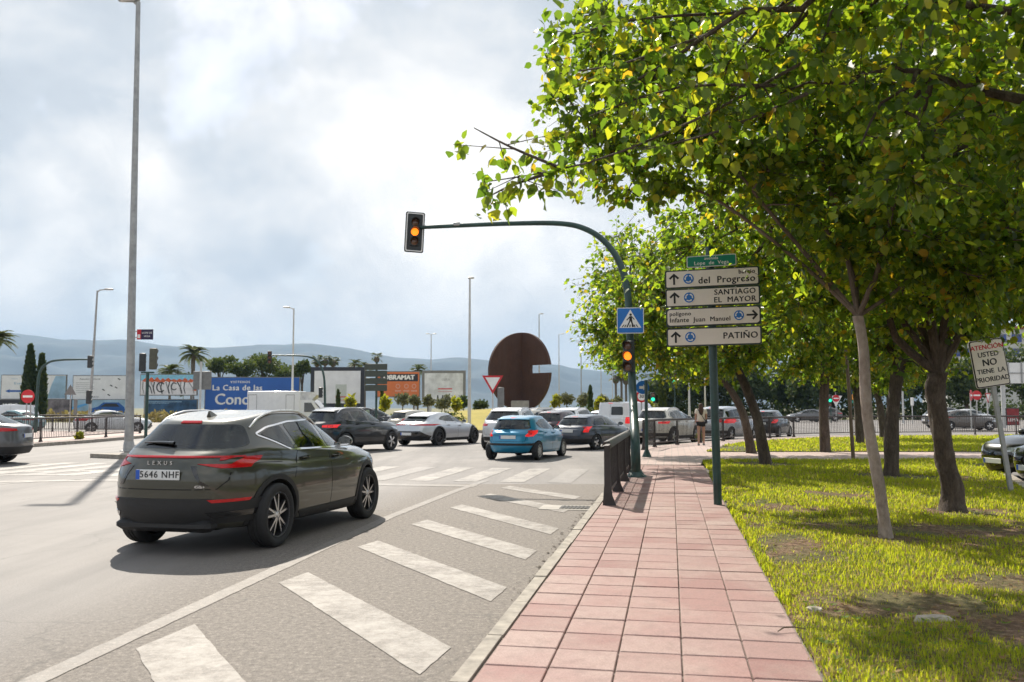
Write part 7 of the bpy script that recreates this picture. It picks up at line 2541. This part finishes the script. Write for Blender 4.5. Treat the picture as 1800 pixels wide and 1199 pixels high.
def cypress(label, px0, px1, top, Y, seed):
    base = at((px0 + px1) / 2, 735, Y); zt = at(px0, top, Y).z; w = (px1 - px0) / 1550 * Y / 2
    root = thing('cypress_tree', label, 'tree', (base.x, Y, 0), 0, 'cypresses on the left')
    mb = MB(); mb.tube([(0, 0, -.05), (0, 0, zt * .8)], [.16, .05], 8); obj('trunk', mb, BARK, root)
    g = np.random.default_rng(seed); n_ = 5200
    t = g.random(n_) ** .85
    rr = w * np.clip(np.minimum(t * 6 + .5, 1.0) * (1 - t ** 2.2) ** .8, .03, 1) * (.78 + .3 * g.random(n_))
    a = g.uniform(0, 6.283, n_)
    P = np.column_stack([rr * np.cos(a), rr * np.sin(a), .35 + t * (zt - .35)])
    d = np.column_stack([np.cos(a) * .35, np.sin(a) * .35, np.full(n_, 1.0)]) + g.normal(size=(n_, 3)) * .25
    V, F = leaves_np(P, d, np.column_stack([np.cos(a), np.sin(a), np.zeros(n_)]) + g.normal(size=(n_, 3)) * .3, .34 * g.uniform(.6, 1.3, n_), True)
    link('crown', np_mesh('crown', V, F, LEAF_DARK), root)['kind'] = 'stuff'


cypress('taller dark cypress left of its neighbour', 38, 60, 610, 84, 301)
cypress('shorter dark cypress beside the taller one', 61, 78, 626, 84, 302)


def palm(label, base, hgt, fr, nf, seed, fan=False, group='palms', tr=.22, lean=(0, 0)):
    rnd = random.Random(seed); g = np.random.default_rng(seed)
    root = thing('palm_tree', label, 'palm', base, 0, group)
    tp = Vector((lean[0], lean[1], hgt))
    mb = MB(); mb.tube([(0, 0, -.05), tp * .5, tp], [tr, tr * .85, tr * .95], 10); obj('trunk', mb, BARK_PALM, root)
    Pl, Dl, Nl, Sl = [], [], [], []
    mb = MB()
    for k in range(nf):
        a = 6.283 * k / nf * 2.4 + rnd.uniform(-.2, .2)
        el = rnd.uniform(-.35, 1.25) if not fan else rnd.uniform(-.6, 1.2)
        L = fr * rnd.uniform(.8, 1.1)
        h = Vector((math.cos(a), math.sin(a), 0))
        pts = [tp + h * (L * t * math.cos(el * (1 - .3 * t))) + Vector((0, 0, L * (t * math.sin(el) - (.55 if not fan else .25) * t * t))) for t in (0, .2, .4, .6, .8, 1)]
        if fan:
            c0 = pts[3]
            mb.tube(pts[:4], [.02, .018, .015, .012], 4, cap=False)
            dirv = (pts[4] - pts[2]).normalized(); side = dirv.cross(Vector((0, 0, 1))).normalized(); upv = side.cross(dirv)
            for q in range(11):
                b_ = R(-75 + 150 * q / 10)
                Pl.append(tuple(c0)); Dl.append(tuple(dirv * math.cos(b_) + side * math.sin(b_) - Vector((0, 0, .25)))); Nl.append(tuple(upv)); Sl.append(L * .48)
        else:
            mb.tube(pts, [.035, .03, .025, .018, .012, .006], 4, cap=False)
            for q in range(26):
                t = .12 + .86 * q / 25
                i = min(int(t * 5), 4); p = pts[i].lerp(pts[i + 1], t * 5 - i); tan = (pts[i + 1] - pts[i]).normalized()
                side = tan.cross(Vector((0, 0, 1)))
                side = side.normalized() if side.length > .05 else Vector((1, 0, 0))
                for sg in (-1, 1):
                    Pl.append(tuple(p)); Dl.append(tuple(tan * .7 + side * sg * .9 + Vector((0, 0, .1)))); Nl.append(tuple(side.cross(tan) + Vector((0, 0, .3)))); Sl.append(L * .26 * math.sin(math.pi * (.15 + .8 * t)))
    obj('frond_stems', mb, mat('frond_stem', (.12, .13, .05), .7), root)['kind'] = 'stuff'
    P, D, N_, S_ = map(np.array, (Pl, Dl, Nl, Sl))
    T0 = LEAF_S.copy()
    LEAF_S[:, 1] *= .28
    V, F = leaves_np(P, D, N_, S_, True)
    LEAF_S[:] = T0
    link('fronds', np_mesh('fronds', V, F, LEAF_PALM), root)['kind'] = 'stuff'
    if fan:
        mb = MB(); mb.lathe([(tr, hgt - fr * .9), (fr * .36, hgt - fr * .7), (fr * .42, hgt - fr * .25), (tr, hgt)], 12); obj('dead_skirt', mb, BARK_PALM, root)
    return root


def palm_at(label, px, py_top, Y, fr, nf, seed, **k):
    b_ = at(px, 735, Y); z = at(px, py_top, Y).z
    z0 = mound_z(b_.x, Y)
    return palm(label, (b_.x, Y, z0), max(.5, z - z0), fr, nf, seed, **k)


palm_at('tall date palm standing above the pines on the left', 337, 622, 140, 3.0, 44, 401, tr=.35)
palm_at('low bushy palm above the graffiti billboard', 297, 652, 130, 2.6, 30, 402)
palm_at('palm whose fronds enter at the left edge', -14, 598, 60, 1.6, 40, 403)
for i, (px, top) in enumerate(((556, 633), (570, 631), (584, 633))):
    palm_at(['left one of three fan palms over the white billboard', 'middle one of three fan palms over the white billboard', 'right one of three fan palms over the white billboard'][i], px, top, 190, 1.7, 34, 410 + i, fan=True, tr=.25)
palm_at('pair-forming palm, left, behind the stacked board backs', 622, 640, 180, 2.2, 26, 420)
palm_at('pair-forming palm, right, behind the stacked board backs', 641, 643, 185, 2.0, 26, 421)
palm_at('slim fan palm left of the orange billboard', 661, 627, 190, 1.5, 26, 422, fan=True)
palm_at('palm rising behind the right edge of the orange billboard', 734, 650, 170, 2.4, 30, 423)
for i, (px, top) in enumerate(((1083, 662), (1093, 656), (1101, 664), (1111, 660))):
    palm_at(['first of a row of distant fan palms left of the mast', 'second, taller of the distant fan palms left of the mast', 'third of the distant fan palms left of the mast', 'fourth of the distant fan palms, touching the mast'][i], px, top, 230, 2.1, 26, 430 + i, fan=True, tr=.35)
for i, (px, top) in enumerate(((1142, 668), (1153, 664), (1161, 671))):
    palm_at(['far palm left of the overhead blue sign, right of the mast', 'far palm at the middle right of the mast', 'far palm nearest the dark pines right of the mast'][i], px, top, 260, 2.2, 24, 440 + i, fan=True, tr=.3)

# planting on the roundabout
rb = random.Random(77)
for i, (px, py, wpx, m_, lab) in enumerate(((708, 701, 22, LEAF_GREY, 'grey-green ball bush below the orange billboard'), (727, 704, 20, LEAF_GREY, 'second ball bush under the orange billboard'), (752, 704, 18, LEAF_GREY, 'ball bush right of the orange billboard'), (782, 706, 26, LEAF_GREY, 'wide grey bush below the stained billboard'),
                                             (815, 708, 20, LEAF_DARK, 'dark bush left of the pale lamp post'), (845, 712, 20, LEAF_DARK, 'dark bush between the lamp post and the disc'), (975, 706, 20, LEAF_LIME, 'bright green bush right of the rust disc'), (996, 702, 22, LEAF_GREY, 'first grey ball bush right of the disc'),
                                             (1026, 701, 22, LEAF_GREY, 'second grey ball bush right of the disc'), (1060, 702, 22, LEAF_GREY, 'third grey ball bush right of the disc'), (1083, 706, 18, LEAF_GREY, 'fourth grey ball bush, next to the mast'), (1158, 720, 20, LEAF_GREY, 'grey bush between the mast and the dark pines'))):
    Y = 84 + rb.uniform(-3, 5)
    c0 = at(px, py, Y); w = wpx / 1550 * Y * .5
    z0 = mound_z(c0.x, Y)
    cloud_tree('ball_bush', lab, (c0.x, Y, z0), max(.1, c0.z - z0), .06, (0, 0, max(.3, c0.z - z0)), (w, w, w), 7, 900, .22, m_, 500 + i, 'bush', 'clipped bushes on the roundabout', rs=(.6, .8))
for i, (px, py) in enumerate(((615, 708), (678, 711), (800, 710), (1051, 712), (1117, 706), (1143, 713))):
    Y = 68; c0 = at(px, py, Y); z0 = mound_z(c0.x, Y)
    cloud_tree('shrub', ['yellow-green shrub left of the stacked board backs', 'yellow-green shrub right of the stacked board backs', 'yellow-green shrub by the pale lamp post', 'tall yellow-green shrub right of the rust disc', 'yellow-green shrub just right of the mast', 'small yellow-green shrub by the slim sign post'][i],
               (c0.x, Y, z0), 0, 0, (0, 0, max(.25, c0.z - z0)), (.35, .35, .5), 4, 260, .3, LEAF_LIME, 530 + i, 'shrub', 'yellow-green shrubs on the roundabout', rs=(.5, .8))
for i, (px, y0) in enumerate(((594, 690), (1038, 683), (1162, 672), (1168, 690), (671, 690))):
    Y = 72; c0 = at(px, 735, Y); z0 = mound_z(c0.x, Y); zt = at(px, y0, Y).z - z0
    root = thing('cypress_shrub', ['slim dark cypress sapling under the blank billboard', 'slim dark cypress sapling right of the rust disc', 'tall slim cypress sapling beside the dark pines', 'shorter slim cypress sapling beside the dark pines', 'slim cypress sapling at the stacked boards'][i], 'tree', (c0.x, Y, z0), 0, 'slim cypress saplings')
    g = np.random.default_rng(560 + i); n_ = 700; t = g.random(n_); a = g.uniform(0, 6.283, n_); rr = .17 * (1 - t ** 3) * (.6 + .5 * g.random(n_))
    P = np.column_stack([rr * np.cos(a), rr * np.sin(a), .1 + t * zt]); d = np.column_stack([np.cos(a) * .3, np.sin(a) * .3, np.ones(n_)]) + g.normal(size=(n_, 3)) * .2
    V, F = leaves_np(P, d, np.column_stack([np.cos(a), np.sin(a), np.zeros(n_)]), .25 * g.uniform(.6, 1.2, n_), True)
    mb = MB(); mb.tube([(0, 0, -.05), (0, 0, zt * .8)], [.05, .02], 6); obj('trunk', mb, BARK, root)
    link('crown', np_mesh('crown', V, F, LEAF_DARK), root)['kind'] = 'stuff'
# low hedges on the mound and dry grass by the billboards
V, F = cloud_mesh([((at(px, 716, 66).x, 66 + rb.uniform(-1, 1), mound_z(at(px, 716, 66).x, 66) + .25), (1.3, .6, .42)) for px in range(690, 800, 14)] + [((at(px, 722, 70).x, 70, mound_z(at(px, 716, 70).x, 70) + .2), (1.2, .6, .4)) for px in range(1010, 1110, 14)], 3600, .2, 601)
tag(link('hedge', np_mesh('hedge', V, F, LEAF_DARK)), 'low dark hedge planting across the roundabout mound', 'hedge', kind='stuff')
V, F = cloud_mesh([((x, rb.uniform(97, 108), .35), (2.2, 1.2, .8)) for x in np.linspace(-72, -20, 34)], 5200, .5, 602)
DRY = leafy('dry_weed', [(0, (.20, .15, .06)), (.6, (.30, .22, .10)), (1, (.16, .17, .05))], [(0, (.30, .24, .08)), (1, (.35, .30, .1))], .3, .7)
tag(link('dry_weeds', np_mesh('dry_weeds', V, F, DRY)), 'dry brown weeds along the foot of the billboards', 'weeds', kind='stuff')
g = np.random.default_rng(5); 
for (x, y, z, lab) in ((-19.9, 40.8, .14, 'small tuft of weeds at the kerb of the left island'), (8.35, 39.4, PAVE_Z, 'small tuft of weeds under the corner railing')):
    V, F = cloud_mesh([((0, 0, .14), (.13, .13, .17))], 110, .16, 603, .0)
    o = link('weed_tuft', np_mesh('weed_tuft', V, F, LEAF_LIME), None, (x, y, z)); tag(o, lab, 'weeds')

# dark trees across the far road on the right
bgt = [(1165, 660, 118, 4.2), (1196, 640, 122, 5.6), (1235, 636, 126, 5.8), (1280, 630, 124, 6.0), (1325, 634, 120, 5.6), (1372, 630, 124, 5.8), (1420, 640, 118, 5.2), (1465, 634, 122, 5.6), (1515, 630, 126, 6), (1562, 640, 120, 5.2), (1605, 632, 124, 5.8),
       (1650, 625, 122, 5.8), (1700, 640, 118, 5.2), (1750, 600, 132, 6.6), (1800, 610, 128, 6.2), (1850, 620, 124, 6)]
ordn = ['first', 'second', 'third', 'fourth', 'fifth', 'sixth', 'seventh', 'eighth', 'ninth', 'tenth', 'eleventh', 'twelfth', 'thirteenth', 'fourteenth', 'fifteenth', 'sixteenth']
for i, (px, top, Y, w) in enumerate(bgt):
    zt = at(px, top, Y).z
    cloud_tree('dark_tree', f'{ordn[i]} from the left of the dark trees lining the far road', (at(px, 735, Y).x, Y, 0), zt * .6, .28, (0, 0, zt * .60), (w * .62, w * .5, zt * .44), 13, 3000, .5, LEAF_DARK if px < 1480 else LEAF_PINE, 700 + i, group='dark trees across the far road')
V, F = cloud_mesh([((x, 121 + rb.uniform(-2, 2), 1.1), (2.6, 1.4, 1.5)) for x in np.linspace(22, 82, 36)], 9000, .45, 620)
tag(link('hedge', np_mesh('hedge', V, F, LEAF_DARK)), 'dark undergrowth beneath the trees across the far road', 'hedge', kind='stuff')

# building and far vehicles on the right
p = at(1775, 735, 190)
bd_ = thing('apartment_building', 'far flat block with blue balconies above the trees at the right edge', 'building', (p.x, 190, 0))
mb = MB(); mb.box((4, 6, 9.3), (34, 12, 18.6)); obj('wall', mb, mat('render_white', (.55, .54, .52), .8, var=.1, scale=.3), bd_, False)
mb = MB(); mb.box((4, 6, 18.9), (35, 13, .6)); obj('roof', mb, mat('roof_red', (.30, .10, .07), .8, var=.2), bd_, False)
for k in range(10):
    for j in range(2):
        mb = MB(); mb.box((-11 + k * 3.3, -.05, 16.6 - j * 3.1), (2.1, .12, 1.7)); o = obj('window', mb, mat('shutter_blue', (.06, .09, .30), .6, var=.3, scale=.5), bd_, False)
        mb = MB(); mb.box((-11 + k * 3.3, -.09, 17.2 - j * 3.1), (1.0, .1, .5)); obj('pane', mb, GLASS_OPAQUE, o, False)


# ------------------------------------------------------------------ pedestrian
def skin_mesh(name, joints, edges, mats, sub=2, root=0):
    me = bpy.data.meshes.new(name)
    me.from_pydata([j[:3] for j in joints], edges, [])
    o = bpy.data.objects.new(name, me); C.objects.link(o)
    md = o.modifiers.new('s', 'SKIN'); md.use_smooth_shade = True
    sv = me.skin_vertices[0].data
    for i, j in enumerate(joints):
        sv[i].radius = (j[3], j[4] if len(j) > 4 else j[3])
        sv[i].use_root = (i == root)
    s2 = o.modifiers.new('d', 'SUBSURF'); s2.levels = sub; s2.render_levels = sub
    dg = bpy.context.evaluated_depsgraph_get()
    res = bpy.data.meshes.new_from_object(o.evaluated_get(dg))
    bpy.data.objects.remove(o); bpy.data.meshes.remove(me)
    res.materials.clear()
    res.materials.append(mats)
    res.polygons.foreach_set('use_smooth', [True] * len(res.polygons))
    res.name = name
    return res


SKIN = mat('skin', (.42, .25, .18), .5, var=.08, scale=8)
CLOTH = mat('cream_top', (.74, .68, .58), .85, var=.12, scale=9, bmp=.2)
SHORT = mat('black_shorts', (.012, .012, .013), .8, var=.2)
HAIR = mat('brown_hair', (.075, .040, .024), .5, var=.5, scale=24)
SHOE = mat('dark_shoe', (.03, .05, .05), .7, var=.2)
pp = gp(1233, 783, PAVE_Z)
per = thing('person', 'pedestrian in a cream top and black shorts walking away on the corner pavement', 'person', (pp.x, pp.y, PAVE_Z), R(-8))
J = [(0, 0, .90, .135, .10), (0, .0, 1.06, .115, .085), (0, .01, 1.22, .135, .09), (0, .01, 1.36, .12, .075), (0, .01, 1.43, .05, .05), (0, .02, 1.52, .072, .082), (0, .02, 1.60, .07, .08),
     (-.085, 0, .86, .085, .085), (-.10, -.05, .48, .055, .055), (-.11, .10 - .20, .09, .036, .036), (-.11, -.02, .03, .036, .03),
     (.085, 0, .86, .085, .085), (.10, .06, .48, .055, .055), (.10, .10, .09, .036, .036), (.10, .20, .03, .036, .03),
     (-.165, .01, 1.37, .05, .05), (-.205, .0, 1.12, .038, .038), (-.20, .10, .92, .028, .028), (-.195, .14, .84, .03, .02),
     (.165, .01, 1.37, .05, .05), (.205, -.02, 1.12, .038, .038), (.20, .06, .92, .028, .028), (.195, .09, .84, .03, .02)]
E = [(0, 1), (1, 2), (2, 3), (3, 4), (4, 5), (5, 6), (0, 7), (7, 8), (8, 9), (9, 10), (0, 11), (11, 12), (12, 13), (13, 14), (3, 15), (15, 16), (16, 17), (17, 18), (3, 19), (19, 20), (20, 21), (21, 22)]
link('body', skin_mesh('body', J, E, SKIN), per)
link('top', skin_mesh('top', [(0, -.005, .88, .175, .125), (0, -.005, 1.05, .16, .115), (0, .0, 1.22, .165, .115), (0, .005, 1.36, .14, .095), (0, .01, 1.43, .07, .065), (-.17, .01, 1.36, .068, .068), (-.20, .0, 1.20, .062, .062), (.17, .01, 1.36, .068, .068), (.20, -.01, 1.20, .062, .062)], [(0, 1), (1, 2), (2, 3), (3, 4), (3, 5), (5, 6), (3, 7), (7, 8)], CLOTH), per)
link('shorts', skin_mesh('shorts', [(0, 0, .90, .155, .115), (-.088, 0, .84, .105, .105), (-.095, -.02, .70, .092, .092), (.088, 0, .84, .105, .105), (.095, .02, .70, .092, .092)], [(0, 1), (1, 2), (0, 3), (3, 4)], SHORT), per)
link('hair', skin_mesh('hair', [(0, -.0, 1.62, .088, .095), (0, -.05, 1.52, .10, .06), (0, -.085, 1.38, .105, .04), (0, -.10, 1.24, .085, .03), (.02, -.10, 1.16, .04, .02)], [(0, 1), (1, 2), (2, 3), (3, 4)], HAIR), per)
for x, y in ((-.11, -.055), (.10, .165)):
    mb = MB(); mb.box((x, y, .035), (.085, .24, .07), bev=.03); obj('shoe', mb, SHOE, per)
mb = MB(); mb.tube([(-.14, -.10, 1.42), (0, -.14, 1.2), (.15, -.12, .95), (.17, 0, .92)], .012, 6); obj('bag_strap', mb, SHORT, per)
mb = MB(); mb.box((.20, .02, .92), (.06, .20, .16), bev=.03); obj('shoulder_bag', mb, SHORT, per)
